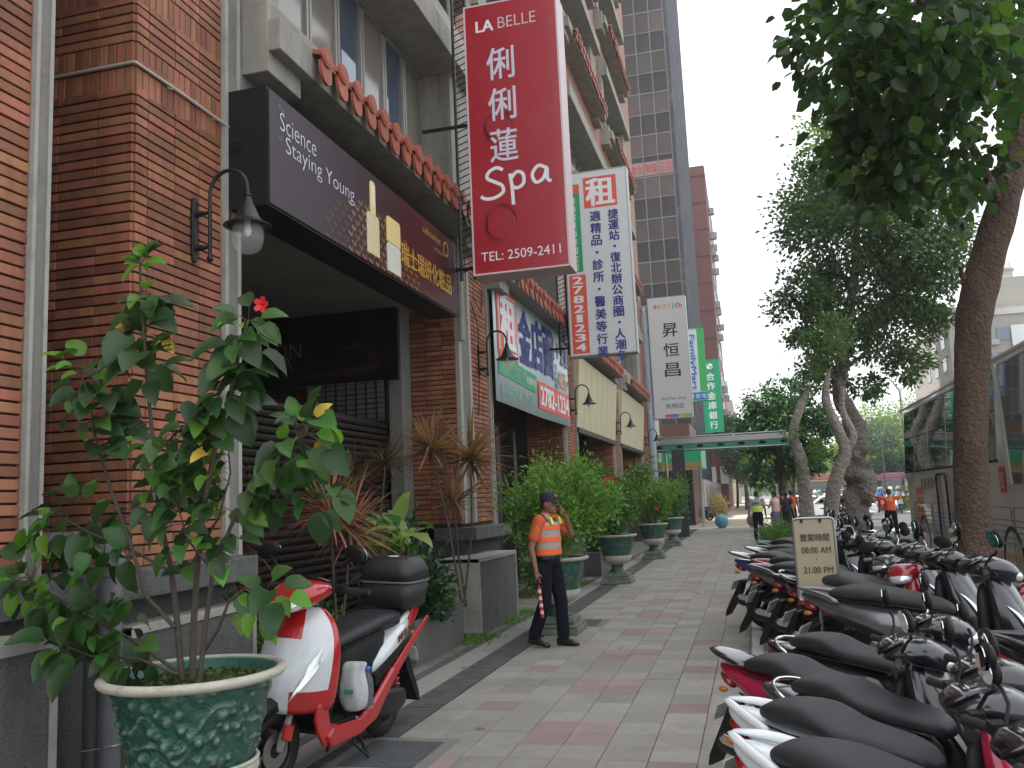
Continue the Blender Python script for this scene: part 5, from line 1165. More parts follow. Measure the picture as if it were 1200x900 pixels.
    # rear body
    q = MB(); q.loft([(.02, 0, .50, .12, .17), (-.12, 0, .52, .145, .19), (-.30, 0, .57, .165, .165), (-.50, 0, .635, .165, .115), (-.66, 0, .69, .14, .085), (-.80, 0, .735, .10, .058), (-.90, 0, .765, .06, .035), (-.95, 0, .785, .025, .015)], 'x', 18, 2.6)
    if hero: q = MB(); q.loft([(-.16, 0, .50, .13, .04), (-.30, 0, .57, .172, .085), (-.50, 0, .645, .175, .10), (-.66, 0, .70, .15, .085), (-.80, 0, .74, .11, .062), (-.90, 0, .77, .07, .04), (-.95, 0, .785, .035, .02)], 'x', 18, 3)
    ob_ = q.build('tail_body', tailc, o, smooth=2, sub=1)
    if hero: q = MB(); q.loft([(.09, 0, .50, .10, .21), (-.05, 0, .53, .14, .22), (-.25, 0, .60, .155, .17), (-.5, 0, .70, .15, .08)], 'x', 16, 3.4); q.build('seat_base', BLACK, o, smooth=2, sub=1)
    q = MB(); q.loft([(.07, 0, .47, .085, .20), (-.05, 0, .47, .10, .22), (-.2, 0, .42, .12, .14), (-.42, 0, .44, .12, .11), (-.6, 0, .50, .10, .06)], 'x', 14, 3); q.build('lower_body', lower, o, smooth=2, sub=1)
    for y in (-1, 1):   # dark scoop along the tail
        q = MB(); q.prism([(-.18, .50), (-.42, .60), (-.70, .68), (-.66, .64), (-.42, .53), (-.2, .42)], y * .163 - .006, 'y', .014); q.build('side_scoop', lower, o, bevel=.004)
    # engine, exhaust, shock, rear fender
    q = MB(); q.loft([(-.18, .10, .30, .05, .07), (-.35, .10, .28, .06, .09), (-.58, .105, .25, .055, .095), (-.72, .10, .25, .04, .06)], 'x', 14, 3).ell((-.28, 0, .31), (.12, .10, .10)).cbox((-.42, .12, .40), (.22, .06, .09), (0, .15, 0)); q.build('engine', DKMET, o, smooth=True)
    q = MB(); q.tube([(-.2, -.10, .22), (-.35, -.13, .2), (-.45, -.15, .26)], .018, 8).tube([(-.42, -.165, .26), (-.50, -.165, .28), (-.84, -.165, .36), (-.88, -.165, .37)], [.04, .062, .062, .045], 14); q.build('exhaust', mat('matt exhaust', (.04, .04, .042), .45, metal=.7, var=.2), o, smooth=True)
    q = MB(); q.prism([(-.46, .30), (-.82, .37), (-.84, .40), (-.80, .43), (-.46, .34)], -.235, 'y', .012); q.build('heat_shield', CHROME if not hero else BLACK, o, bevel=.004)
    q = MB(); q.tube([(-.62, .115, .28), (-.56, .115, .60)], .012, 6); 
    for k in range(7): q.torus((-.613 + .0085 * k, .115, .36 + .035 * k), .024, .006, 12, 5, 'z')
    q.build('rear_shock', P_RED if hero or body is P_RED else STEEL, o, smooth=True)
    q = MB(); rings = []
    for k in range(9):
        t = R_(60 + 110 * k / 8); rings.append([(-.62 + (.28 + h) * math.cos(t), y, .235 + (.28 + h) * math.sin(t)) for y, h in ((-.07, -.02), (0, .012), (.07, -.02), (0, 0))])
    q.rings(rings); q.prism([(-.84, .55), (-.88, .56), (-1.10, .20), (-1.12, .13), (-1.085, .14), (-.90, .40)], -.055, 'y', .11); q.build('rear_fender', BLACK, o, smooth=True)
    q = MB(); q.cbox((-.965, 0, .50), (.006, .20, .11), (0, .45, 0)); q.build('number_plate', PLATE, o)
    q = MB(); q.loft([(-.82, 0, .69, .10, .032), (-.88, 0, .71, .085, .03), (-.925, 0, .73, .05, .02)], 'x', 12, 2.6); q.build('tail_light', TAIL, o, smooth=2)
    for y in (-1, 1): q = MB(); q.ell((-.87, y * .105, .66), (.035, .02, .018)); q.build('rear_indicator', AMB, o, smooth=2)
    # seat
    q = MB(); q.loft([(-.72, 0, .795, .06, .018), (-.69, 0, .80, .105, .036), (-.60, 0, .808, .135, .048), (-.46, 0, .812, .148, .053), (-.34, 0, .802, .148, .053), (-.24, 0, .786, .142, .05), (-.08, 0, .765, .128, .048), (.04, 0, .742, .105, .044), (.11, 0, .718, .078, .036), (.14, 0, .70, .05, .02)], 'x', 18, 2.9)
    if srng.random() < .45 and not hero:
        q = MB(); q.loft([(-.72, 0, .815, .06, .018), (-.69, 0, .822, .10, .036), (-.60, 0, .832, .125, .048), (-.46, 0, .836, .140, .053), (-.36, 0, .826, .142, .053), (-.29, 0, .790, .142, .05), (-.20, 0, .764, .138, .05), (-.06, 0, .755, .128, .048), (.04, 0, .745, .105, .046), (.11, 0, .722, .078, .038), (.14, 0, .70, .05, .02)], 'x', 18, 3.2)
    sob = q.build('seat', seat if hero else srng.choice(SEATS), o, smooth=2, sub=1)
    q = MB(); q.tube([(-.70, .10, .778), (-.5, .14, .765), (-.2, .142, .745), (.08, .09, .70)], .006, 5).tube([(-.70, -.10, .778), (-.5, -.14, .765), (-.2, -.142, .745), (.08, -.09, .70)], .006, 5); q.build('seat_seam', BLACK, sob, smooth=True)
    # grab rail
    if rail == 'chrome':
        q = MB(); q.tube([(-.66 - .19 * math.sin(t), .15 * math.cos(t), .74 + .085 * math.sin(t) ** .6) for t in [PI * k / 16 for k in range(17)]], .011, 8); q.build('grab_rail', CHROME, o, smooth=True)
    elif rail == 'mould':
        for y in (-1, 1):
            q = MB(); q.loft([(-.60, y * .13, .745, .022, .03), (-.72, y * .125, .79, .024, .026), (-.84, y * .08, .815, .03, .02), (-.93, y * .03, .825, .03, .012), (-.97, y * .01, .83, .015, .006)], 'x', 10, 2.4); q.build('grab_rail', tailc, o, smooth=2, sub=1)
    else:
        q = MB(); q.loft([(-.66, 0, .80, .10, .02), (-.78, 0, .835, .115, .022), (-.92, 0, .86, .09, .016), (-1.03, 0, .885, .03, .008)], 'x', 14, 3); q.build('grab_rail', BLACKG, o, smooth=2, sub=1)
    # head: cowl, lamp, dash, bar, grips, levers, mirrors
    q = MB(); q.loft([(.22, 0, .985, .08, .03), (.28, 0, .995, .135, .05), (.38, 0, .99, .155, .075), (.47, 0, .965, .135, .085), (.54, 0, .935, .09, .065), (.57, 0, .92, .04, .03)], 'x', 16, 2.5); steerq(q).build('head_cowl', P_RED if hero else (P_BK if front is P_MG else front), o, smooth=2, sub=1)
    q = MB(); q.loft([(.47, 0, .945, .125, .058), (.535, 0, .925, .098, .05), (.578, 0, .912, .055, .03), (.585, 0, .91, .02, .012)], 'x', 16, 2.3); steerq(q).build('headlight', LENS, o, smooth=2, sub=1)
    q = MB(); q.loft([(.205, 0, 1.0, .06, .02), (.25, 0, 1.03, .10, .02), (.33, 0, 1.06, .09, .012)], 'x', 12, 2.6); steerq(q).build('dashboard', BLACKG, o, smooth=2)
    q = MB(); q.tube([(.24, .36, .985), (.29, .2, 1.0), (.33, .05, .99), (.33, -.05, .99), (.29, -.2, 1.0), (.24, -.36, .985)], .012, 8); steerq(q).build('handlebar', DKMET, o, smooth=True)
    for y in (-1, 1):
        q = MB(); q.tube([(.272, y * .235, .995), (.235, y * .355, .985), (.232, y * .37, .985)], [.018, .018, .02], 10); steerq(q).build('grip', RUB, o, smooth=True)
        q = MB(); q.cbox((.285, y * .205, 1.0), (.05, .06, .045)); q.tube([(.31, y * .2, .99), (.325, y * .26, .985), (.30, y * .36, .98)], .007, 6); steerq(q).build('brake_lever', BLACK, o, smooth=True)
        q = MB(); q.tube([(.30, y * .17, 1.02), (.33, y * .20, 1.08), (.34, y * .27, 1.15 if hero else 1.11), (.335, y * .30, 1.175 if hero else 1.13)], [.008, .007, .007, .009], 6); steerq(q).build('mirror_stalk', BLACK if mirr != 'round' else CHROME, o, smooth=True)
        c = (.33, y * .33, 1.21); rx = (.012 if mirr == 'round' else .02); ry, rz_ = (.055, .055) if mirr == 'round' else (.082, .052)
        q = MB(); q.ell(c, (.022, ry, rz_), 16, 10, (y * -.25, 0, y * -.12)); steerq(q); mo = q.build('mirror_shell', BLACK, o, smooth=2)
        q = MB(); q.lathe([(.001, 0), (.92, .0), (.92, .15), (.001, .15)], (0, 0, 0), 18, 'x'); q.v = [(v[0] * .02 - .0262, v[1] * ry, v[2] * rz_) for v in q.v]; q.move(c, (y * -.25, 0, y * -.12)); steerq(q); q.build('mirror_glass', MIRR, mo)
    q = MB(); q.tube([(-.10, .10, .22), (-.02, .13, .12), (-.1, .2, .02)], .01, 6); q.build('side_stand', DKMET, o, smooth=True)
    q = MB(); q.tube([(-.18, -.15, .0), (-.12, -.08, .2), (-.12, .08, .2), (-.18, .15, .0)], .012, 6); q.build('centre_stand', DKMET, o, smooth=True)
    return o, st
# the red and white scooter with the top box
a = R_(265); s = 1.04; rwp = (-2.69, 6.12)
org_ = (rwp[0] + .62 * s * math.cos(a), rwp[1] + .62 * s * math.sin(a))
hero, _st = scooter('red and white scooter with black top box parked beside the large green urn', None, 265, s, P_WH, P_WH, P_WH, name='parked_scooter', hero=True, steer=-.12, roll=-.05, origin=org_, group='')
# top box: lower tub, lid, seam strip, sticker
q = MB(); q.loft([(.845, -.80, 0, .15, .17, 5), (.86, -.80, 0, .175, .195, 5), (1.00, -.80, 0, .20, .215, 5)], 'z', 24); tb = q.build('top_box', mat('textured black plastic', (.014, .014, .015), .42, bump=.2, bs=400), hero, smooth=2); tb.scale = (.95, .95, 1.18); tb.location = (-.04, 0, -.845 * .18)
q = MB(); q.loft([(1.005, -.80, 0, .205, .22, 5), (1.07, -.80, 0, .20, .215, 5), (1.13, -.80, 0, .165, .18, 4), (1.145, -.80, 0, .13, .15, 4)], 'z', 24); q.build('lid', mat('textured black plastic', (0, 0, 0)), tb, smooth=2)
q = MB(); q.loft([(.997, -.80, 0, .208, .223, 5), (1.008, -.80, 0, .208, .223, 5)], 'z', 24); q.build('seam', mat('grey seam', (.12, .12, .12), .5), tb, smooth=2)
for y in (-1, 1): q = MB(); q.prism([(-.68, .10 * y), (-.68, .16 * y), (-.90, .17 * y), (-.90, .12 * y)], 1.10, 'z', .045); q.build('lid_rib', mat('grey black rib', (.05, .052, .055), .45), tb, bevel=.006)
q = MB(); q.box(-.80, -.74, -.03, .03, 1.1445, 1.148); q.build('sticker', WHITE, tb)
q = MB(); q.box(-.95, -.65, -.06, .06, .82, .85).tube([(-.7, .1, .8), (-.9, .1, .84)], .01, 6); q.build('box_rack', DKMET, hero)
# red flashes, badge on the tail, fender
for y in (-1, 1):
    q = MB(); q.prism([(-.30, .44), (-.62, .62), (-.93, .78), (-.95, .76), (-.64, .56), (-.34, .36)], y * .168 - .008 * 0, 'y', y * .012)
    q.build('red_flash', P_RED, hero, bevel=.003)
    q = MB(); q.prism([(-.80, .70), (-.93, .80), (-.90, .88), (-.84, .86), (-.76, .74)], y * .10, 'y', y * .03); q.build('tail_fin', P_RED, hero, bevel=.008)
txt_o = MB(); 
mt_ = mat('decal dark red', (.16, .02, .02), .4)
q = MB()
for k, x in enumerate((-.50, -.545, -.59)): q.prism([(x, .645 - k * -.018), (x - .028, .66 - k * -.018), (x - .028, .70 - k * -.018), (x, .685 - k * -.018)], .1665, 'y', .004)
q.build('side_decal', mt_, hero)
# bag with bottle on the footboard
W2 = Matrix.Translation(Vector((org_[0], org_[1], 0))) @ Matrix.Rotation(a, 4, 'Z') @ Matrix.Scale(s, 4)
for ch in hero.children:
    nm_ = ch.name.split('.')[0]
    if nm_ in ('head_cowl', 'headlight'): ch.scale = (1.04, 1.15, 1.0)
    if nm_ in ('tail_body', 'seat', 'red_flash', 'side_skirt', 'side_decal', 'side_scoop'): ch.scale = (1, 1.1, 1)
bp = W2 @ Vector((.02, .17, .31))
o = thing('plastic_bag', 'thin white plastic bag hanging on the footboard of the red scooter', 'bag', tuple(bp)); o.scale = (1.3, 1.3, 1.25)
bagm = mat('thin white plastic', (.66, .68, .68), .25, trans=.25, var=.08, vs=20, bump=.4, bs=30)
q = MB(); rr = random.Random(8); rings = []
for (z, w, d) in ((0, .035, .03), (.02, .07, .05), (.08, .082, .06), (.14, .078, .055), (.19, .06, .04), (.22, .07, .03), (.25, .085, .012)):
    rings.append([(w * math.cos(2 * PI * j / 20) * rr.uniform(.88, 1.1), d * math.sin(2 * PI * j / 20) * rr.uniform(.8, 1.15), z + .012 * math.sin(j * 2.1) * (z > .15)) for j in range(20)])
q.rings(rings); q.build('bag_film', bagm, o, smooth=2, sub=1)
q = MB(); q.add([(-.02, -.064, .10), (.03, -.066, .10), (.03, -.066, .12), (-.02, -.064, .12)], [(0, 1, 2, 3)]); q.build('green_print', mat('bag green print', (.05, .35, .2), .5), o)
bp = W2 @ Vector((-.06, .23, .312))
o = thing('water_bottle', 'clear plastic water bottle with blue cap beside the white bag', 'bottle', tuple(bp))
q = MB(); q.lathe([(.001, 0), (.03, 0), (.033, .01), (.033, .06), (.029, .075), (.033, .09), (.033, .16), (.028, .19), (.013, .225), (.013, .24), (.001, .24)], n=20); q.build('bottle_body', mat('clear plastic', (.8, .86, .9), .05, trans=.9), o, smooth=2)
q = MB(); q.lathe([(.001, .238), (.016, .238), (.016, .262), (.001, .265)], n=16); q.build('cap', blu, o, smooth=2)
# near group on the right: noses point away from the pavement and towards the viewer
near = [ # tail x, y, body, tail colour, rail, label, mirror
 ((.06, 5.95), P_BK, P_BK, 'chrome', 'black scooter with chrome rail, farthest of the near row by the sign stand', 'round', P_BK),
 ((-.20, 5.22), P_MG, P_MG, 'fin', 'magenta red scooter with black fin tail in the near row', 'oval', P_BK),
 ((.02, 4.68), P_BK, P_GY, 'chrome', 'dark scooter with chrome rail between the magenta and the white tails', 'oval', P_BK),
 ((-.13, 4.18), P_WH, P_WH, 'mould', 'white tailed scooter, farther of the two white ones in the near row', 'oval', P_MG),
 ((-.10, 3.62), P_WH, P_WH, 'mould', 'white tailed scooter, nearer of the two white ones in the near row', 'oval', P_BK),
 ((-.07, 3.12), P_BK, P_BK, 'mould', 'gloss black tailed scooter at the bottom right corner', 'round', P_BK),
 ((.0, 2.62), P_BK, P_GY, 'mould', 'black scooter nearest the viewer, mostly below the picture edge', 'round', P_BK)]
for k, (t, b_, tc_, rl, lb, mi, fr_) in enumerate(near):
    scooter(lb, t, -40 + rr.uniform(-2, 2), .86, b_, tc_, fr_, rail=rl, mirr=mi, steer=rr.uniform(.5, .8), roll=.08)
grp2 = [((.34, 7.5), P_SV, P_SV, 'mould', 'silver scooter just behind the sign stand', P_BK), ((.26, 8.35), P_BK, P_BK, 'mould', 'black scooter second behind the sign stand', P_BK), ((.14, 9.15), P_BK, P_BK, 'chrome', 'black scooter with chrome rail behind the stand, third in the far row', P_BK), ((-.06, 9.95), P_RED, P_SV, 'mould', 'silver and red scooter at the white line behind the stand', P_BK),
 ((-.02, 10.65), P_SV, P_DR, 'mould', 'dark red tailed scooter next to the silver and red one', P_BK), ((-.24, 11.3), P_BL, P_BL, 'fin', 'blue tailed scooter sticking out farthest over the pavement', P_BK), ((-.05, 12.2), P_BK, P_BK, 'fin', 'black scooter just past the blue one', P_BK), ((.0, 13.2), P_BK, P_GY, 'mould', 'grey tailed scooter, farthest but one of the far row', P_BK), ((.06, 14.4), P_BK, P_GY, 'mould', 'black scooter at the far end of the row by the hedge', P_BK)]
for k, (t, b_, tc_, rl, lb, fr_) in enumerate(grp2):
    scooter(lb, t, -32 + rr.uniform(-8, 8), 1.02, b_, tc_, fr_, rail=rl, mirr=rr.choice(('oval', 'round')), steer=rr.uniform(.5, .8), roll=.07, stripe=P_RED if k == 2 else None)
row2 = [((1.22, 4.55), P_BK, 'gloss black scooter of the second row, at the lower right picture edge'), ((1.18, 5.25), P_BK, 'second gloss black scooter of the second row, right edge')]
for k, (t, b_, lb) in enumerate(row2): scooter(lb, t, -38 + rr.uniform(-4, 4), 1.0, b_, b_, P_BK, rail='mould', mirr='round', steer=rr.uniform(.5, .8), roll=.07)
opp = [((1.50, 7.9), P_DR, 'deep red scooter facing the pavement in front of the big trunk'), ((1.52, 8.9), P_SV, 'silver sided scooter facing the pavement beside the deep red one'), ((1.55, 9.9), P_BK, 'black scooter behind the silver sided one, left of the trunk'), ((1.7, 11.1), P_GY, 'grey scooter facing the pavement level with the big trunk'), ((1.7, 12.6), P_BK, 'black scooter facing the pavement beyond the big trunk'), ((1.7, 14.4), P_DR, 'dark red scooter facing the pavement near the hedge')]
for k, (c, b_, lb) in enumerate(opp):
    scooter(lb, None, 204 + rr.uniform(-10, 10), .92, b_, b_, b_, rail=rr.choice(('chrome', 'mould')), mirr=rr.choice(('oval', 'round')), steer=rr.uniform(.4, .8), roll=.09, origin=(c[0], c[1]))
# litter and tufts on the parking ground
rs = np.random.RandomState(19); n = 3500; P = np.stack([rs.uniform(.9, 2.7, n), 2.6 + 12 * rs.uniform(0, 1, n), np.zeros(n)], 1); P = P[(np.sin(P[:, 0] * 5) + np.sin(P[:, 1] * 2.2) + rs.normal(size=n) * .5) > .6]
V, F = leafcloud(P, rs.normal(size=(len(P), 3)) * [1, 1, .2] + [0, 0, .8], .05, .016, rs); w_ = mkobj('ground_cover', fastmesh('ground_cover', V, F, LG2)); w_['kind'] = 'stuff'; w_['label'] = 'thin grass and moss between the parked scooters'
# ---------------------------------------------------------------- people
SKIN = mat('tanned skin', (.22, .105, .06), .5, var=.08, vs=12); SKIN2 = mat('skin', (.34, .19, .13), .5, var=.06)
NAVYC = mat('navy cloth', (.008, .009, .016), .9, spec=.15, var=.2, vs=8, bump=.3, bs=30); ORC = mat('orange cloth', (.56, .10, .025), .8, var=.12, vs=6, bump=.25, bs=30); HV = mat('neon orange tape', (.85, .13, .02), .6); VG = mat('vest mesh grey', (.42, .30, .27), .8, var=.15, vs=60); LIME = mat('lime tape', (.62, .85, .08), .6); SILV = mat('reflective silver', (.45, .46, .47), .4); HAIR = mat('black hair', (.012, .01, .01), .6, bump=.5, bs=120); SHOE = mat('black leather', (.012, .012, .013), .35); CAPM = mat('dark cap cloth', (.015, .017, .03), .8, bump=.2, bs=80)
def cap_(q, a, b_, ra, rb, n=10):
    q.tube([a, b_], [ra, rb], n); q.ell(a, (ra,) * 3, n, 6); q.ell(b_, (rb,) * 3, n, 6)
def remesh(o, v):
    m = o.modifiers.new('remesh', 'REMESH'); m.mode = 'VOXEL'; m.voxel_size = v; m.use_smooth_shade = True
    sm = o.modifiers.new('smooth', 'SMOOTH'); sm.factor = .5; sm.iterations = 4
    return o
def V3(*a): return Vector(a)
def person(label, loc, rz, J, top=ORC, pants=NAVYC, skin=SKIN, vox=.012, sleeves=.55, shorts=False, hair=True, cap=None, scale=1., group=None, shoes=SHOE, fingers=True):
    """J: joints in metres, person faces +X with +Y to the left; body grows as one skin, clothes are its children"""
    o = thing('person', label, 'person', loc, rz, group); o.scale = (scale,) * 3
    q = MB(); hc = J['head']; nk = J['neck']
    q.ell(hc, (.092, .075, .115), 16, 12); q.ell(hc + V3(.035, 0, -.055), (.055, .055, .06), 12, 8); q.ell(hc + V3(.095, 0, -.012), (.018, .014, .024), 8, 6)
    for y in (-1, 1): q.ell(hc + V3(-.005, y * .077, -.01), (.02, .012, .03), 8, 6)
    q.ell(hc + V3(.078, 0, -.062), (.014, .024, .008), 8, 5); q.ell(hc + V3(.075, 0, -.095), (.022, .024, .02), 8, 5)
    cap_(q, nk - V3(0, 0, .04), hc - V3(.01, 0, .07), .058, .052)
    q.ell(J['chest'], (.10, .155, .17), 14, 8); q.ell(J['pel'] + V3(0, 0, .08), (.10, .135, .15), 14, 8)
    for sd_ in 'LR':
        sh, eb, wr = J['sh' + sd_], J['el' + sd_], J['wr' + sd_]; cap_(q, sh, eb, .05, .04); cap_(q, eb, wr, .040, .027)
        d = (wr - eb).normalized() if 'hd' + sd_ not in J else J['hd' + sd_].normalized(); side = d.cross(V3(1, 0, 0) if abs(d.x) < .8 else V3(0, 1, 0)).normalized(); fw_ = side.cross(d).normalized()
        pm = wr + d * .055; q.ell(pm, (.022, .038, .045), 10, 8); cap_(q, wr, pm, .026, .03, 8)
        if fingers:
            for k, L_ in enumerate((.030, .036, .034, .027)):
                b0 = wr + d * .085 + fw_ * (.028 - .019 * k); m1 = b0 + d * L_ * .9 + side * .006; e1 = m1 + (d * .5 + side * .9 * (1 if sd_ == 'L' else -1)).normalized() * L_ * .9
                cap_(q, b0, m1, .0095, .009, 6); cap_(q, m1, e1, .009, .0075, 6)
            t0 = wr + d * .03 + fw_ * .03; cap_(q, t0, t0 + (d + fw_ * .7).normalized() * .045, .012, .0095, 6)
        hp, kn, an = J['hip' + sd_], J['kn' + sd_], J['an' + sd_]; cap_(q, hp, kn, .078, .055); cap_(q, kn, an, .052, .036); q.ell(kn.lerp(an, .3) - V3(.015, 0, 0), (.045, .042, .1), 8, 6)
        td = J.get('toe' + sd_, V3(1, 0, 0)); cap_(q, an - V3(0, 0, .04), an + td * .12 - V3(0, 0, .055), .034, .028, 8)
    b_ = remesh(q.build('body', skin, o), vox)
    # eyes, brows
    for y in (-1, 1):
        q = MB(); q.ell(hc + V3(.082, y * .032, .008), (.009, .014, .007), 8, 5); q.build('eye', mat('eye dark', (.01, .008, .007), .2), b_, smooth=2)
    # trousers
    q = MB(); q.ell(J['pel'] + V3(0, 0, .05), (.125, .165, .13), 16, 8)
    for sd_ in 'LR':
        hp, kn, an = J['hip' + sd_], J['kn' + sd_], J['an' + sd_]
        if shorts: cap_(q, hp, hp.lerp(kn, .55), .098, .092)
        else: cap_(q, hp, kn, .098, .077); cap_(q, kn, an + V3(0, 0, .03), .075, .072)
    remesh(q.build('trousers', pants, o), max(vox, .012))
    # shirt
    q = MB(); ch = J['chest']; pl = J['pel']; dz = ch - pl
    P0 = pl + V3(0, 0, .08)
    ax = [P0, P0.lerp(ch, .35), P0.lerp(ch, .75), ch + V3(0, 0, .04), ch + V3(0, 0, .10), nk + V3(0, 0, -.02)]
    for i, (c, rx, ry) in enumerate(zip(ax, (.128, .128, .13, .128, .11, .07), (.165, .165, .172, .178, .165, .07))):
        if i: 
            c0, x0, y0 = pr; rings = [[(c0.x + x0 * math.cos(2 * PI * j / 16), c0.y + y0 * math.sin(2 * PI * j / 16), c0.z) for j in range(16)], [(c.x + rx * math.cos(2 * PI * j / 16), c.y + ry * math.sin(2 * PI * j / 16), c.z) for j in range(16)]]; q.rings(rings)
        pr = (c, rx, ry)
    for sd_ in 'LR':
        sh, eb = J['sh' + sd_], J['el' + sd_]; cap_(q, ch + V3(0, (.06 if sd_ == 'L' else -.06), .06), sh, .07, .072)
        if sleeves > 0: cap_(q, sh, sh.lerp(eb, sleeves), .068, .066)
        if sleeves >= 1: cap_(q, eb, eb.lerp(J['wr' + sd_], .85), .055, .042)
    cap_(q, nk - V3(.01, 0, .05), nk + V3(.0, 0, .015), .075, .066)
    remesh(q.build('shirt', top, o), max(vox, .012))
    for sd_ in 'LR':
        an = J['an' + sd_]; td = J.get('toe' + sd_, V3(1, 0, 0)); q = MB(); zf = an.z - .09
        q.loft([(-.09, 0, .045, .03, .04), (-.05, 0, .055, .04, .052), (.04, 0, .045, .042, .042), (.12, 0, .035, .048, .032), (.17, 0, .028, .036, .024), (.19, 0, .02, .018, .012)], 'x', 12, 2.6); aa = math.atan2(td.y, td.x); pt = J.get('pit' + sd_, 0)
        q.move((an.x, an.y, zf), (0, pt, aa)); q.build('shoe', shoes, o, smooth=2, sub=1)
    if cap:
        q = MB(); q.lathe([(.098, .0), (.101, .03), (.094, .07), (.07, .098), (.03, .112), (.002, .115)], (0, 0, 0), 20); q.v = [(v[0] * 1.05, v[1] * .86, v[2]) for v in q.v]; q.move(tuple(hc + V3(0, 0, .025)), (0, .06, 0)); cp = q.build('cap', cap, o, smooth=2)
        q = MB(); rings = []
        for t in (0, .35, .7, 1): rings.append([(hc.x + .085 + t * .075 * math.cos(y * 1.2), hc.y + y * .078, hc.z + .028 - t * .018 - abs(y) ** 2 * .012 + dz_) for y, dz_ in [(k / 5 - 1, 0) for k in range(11)] + [(1 - k / 5, .006) for k in range(11)]])
        q.rings(rings, False); q.build('brim', cap, cp, smooth=True)
        q = MB(); q.ell(hc + V3(.097, 0, .085), (.012, .024, .02), 8, 6); q.build('badge', mat('cap badge', (.45, .12, .05), .5), cp)
        q = MB(); q.ell(hc + V3(-.03, 0, -.012), (.072, .081, .06), 14, 8); q.build('hair', HAIR, o, smooth=2)
    elif hair:
        q = MB(); q.ell(hc + V3(-.018, 0, .03), (.095, .085, .10), 16, 10); q.ell(hc + V3(-.04, 0, -.01), (.065, .078, .075), 12, 8); q.build('hair', HAIR, o, smooth=2)
    return o
def stand(**k):
    J = dict(head=V3(.02, 0, 1.585), neck=V3(0, 0, 1.44), chest=V3(0, 0, 1.26), pel=V3(0, 0, .90), shL=V3(0, .19, 1.39), shR=V3(0, -.19, 1.39), elL=V3(-.02, .25, 1.11), elR=V3(-.02, -.25, 1.11), wrL=V3(.04, .27, .87), wrR=V3(.04, -.27, .87),
             hipL=V3(0, .09, .88), hipR=V3(0, -.09, .88), knL=V3(.01, .10, .49), knR=V3(.01, -.10, .49), anL=V3(-.01, .11, .09), anR=V3(-.01, -.11, .09)); J.update(k); return J
# the guard walking along the near pavement: faces the scooters, right hand holds a baton, left hand at the mouth
J = stand(head=V3(.035, 0, 1.575), neck=V3(.0, 0, 1.435), shL=V3(.02, .185, 1.385), elL=V3(.17, .27, 1.22), wrL=V3(.185, .10, 1.44), hdL=V3(-.25, -.55, .55), elR=V3(-.07, -.27, 1.10), wrR=V3(-.02, -.27, .84), hdR=V3(.15, 0, -1),
    hipL=V3(.02, .085, .88), hipR=V3(-.02, -.085, .88), knL=V3(.09, .09, .49), anL=V3(.10, .09, .09), knR=V3(-.02, -.09, .50), anR=V3(-.17, -.09, .11), pitR=.14)
GL = (-2.27, 9.92, 0)
g_ = person('guard in navy cap, orange shirt and reflective vest walking with one hand at his mouth', GL, R_(-14), J, ORC, NAVYC, SKIN, .0065, .62, cap=CAPM, scale=1.0)
# vest: open tabard with tape bands
def tors(z): # half sizes of the shirt at height z
    return (.128, .17) if z < 1.25 else (.128 - (z - 1.25) * .12, .178 - (z - 1.25) * .06)
q = MB(); rings = []
for z in (1.0, 1.1, 1.2, 1.3, 1.37): x_, y_ = tors(z); rings.append([((x_ + .016) * math.cos(2 * PI * j / 32), (y_ + .014) * math.sin(2 * PI * j / 32), z) for j in range(32)])
q.rings(rings, False); q.add([(.115, -.13, 1.36), (.12, -.05, 1.36), (.065, -.045, 1.465), (.0, -.10, 1.475), (-.09, -.12, 1.40), (-.12, -.05, 1.37)], [(0, 1, 2, 3), (3, 2, 5, 4)]).add([(.115, .13, 1.36), (.12, .05, 1.36), (.065, .045, 1.465), (.0, .10, 1.475), (-.09, .12, 1.40), (-.12, .05, 1.37)], [(3, 2, 1, 0), (4, 5, 2, 3)])
vs_ = q.build('vest', VG, g_, smooth=2); sm = vs_.modifiers.new('t', 'SOLIDIFY'); sm.thickness = .004
for (z0, z1) in ((1.29, 1.335), (1.155, 1.205), (1.015, 1.07)):
    q = MB(); rings = []
    for z, e in ((z0, .018), (z1, .018), (z1, .024), (z0, .024), (z0, .018)): x_, y_ = tors(z); rings.append([((x_ + e) * math.cos(2 * PI * j / 32), (y_ + e - .002) * math.sin(2 * PI * j / 32), z) for j in range(32)])
    q.rings(rings, False); q.build('vest_tape', HV, vs_, smooth=True)
for y, m_ in ((-.105, LIME), (.105, LIME)):
    q = MB(); q.cbox((.118, y, 1.385), (.012, .05, .085), (0, -.35, 0)); q.build('lime_patch', m_, vs_, bevel=.003)
for z in (1.245, 1.11):
    q = MB(); q.cbox((.148, 0, z), (.006, .012, .07)); q.build('vest_zip', SILV, vs_)
q = MB(); q.cbox((0, -.262, 1.30), (.05, .012, .05), (.15, 0, 0)); q.build('arm_badge', mat('gold arm badge', (.5, .33, .08), .6), g_, bevel=.004)
q = MB(); q.add([(.06, -.02, 1.47), (.10, -.07, 1.43), (.125, -.03, 1.40), (.09, 0, 1.44)], [(0, 1, 2, 3)]).add([(.06, .02, 1.47), (.10, .07, 1.43), (.125, .03, 1.40), (.09, 0, 1.44)], [(3, 2, 1, 0)]); cl_ = q.build('collar', ORC, g_); cl_.modifiers.new('t', 'SOLIDIFY').thickness = .006
q = MB(); q.lathe([(.128, .965), (.134, .967), (.134, 1.0), (.128, 1.002)], n=28); q.v = [(v[0], v[1] * 1.28, v[2]) for v in q.v]; q.build('belt', SHOE, g_, smooth=True)
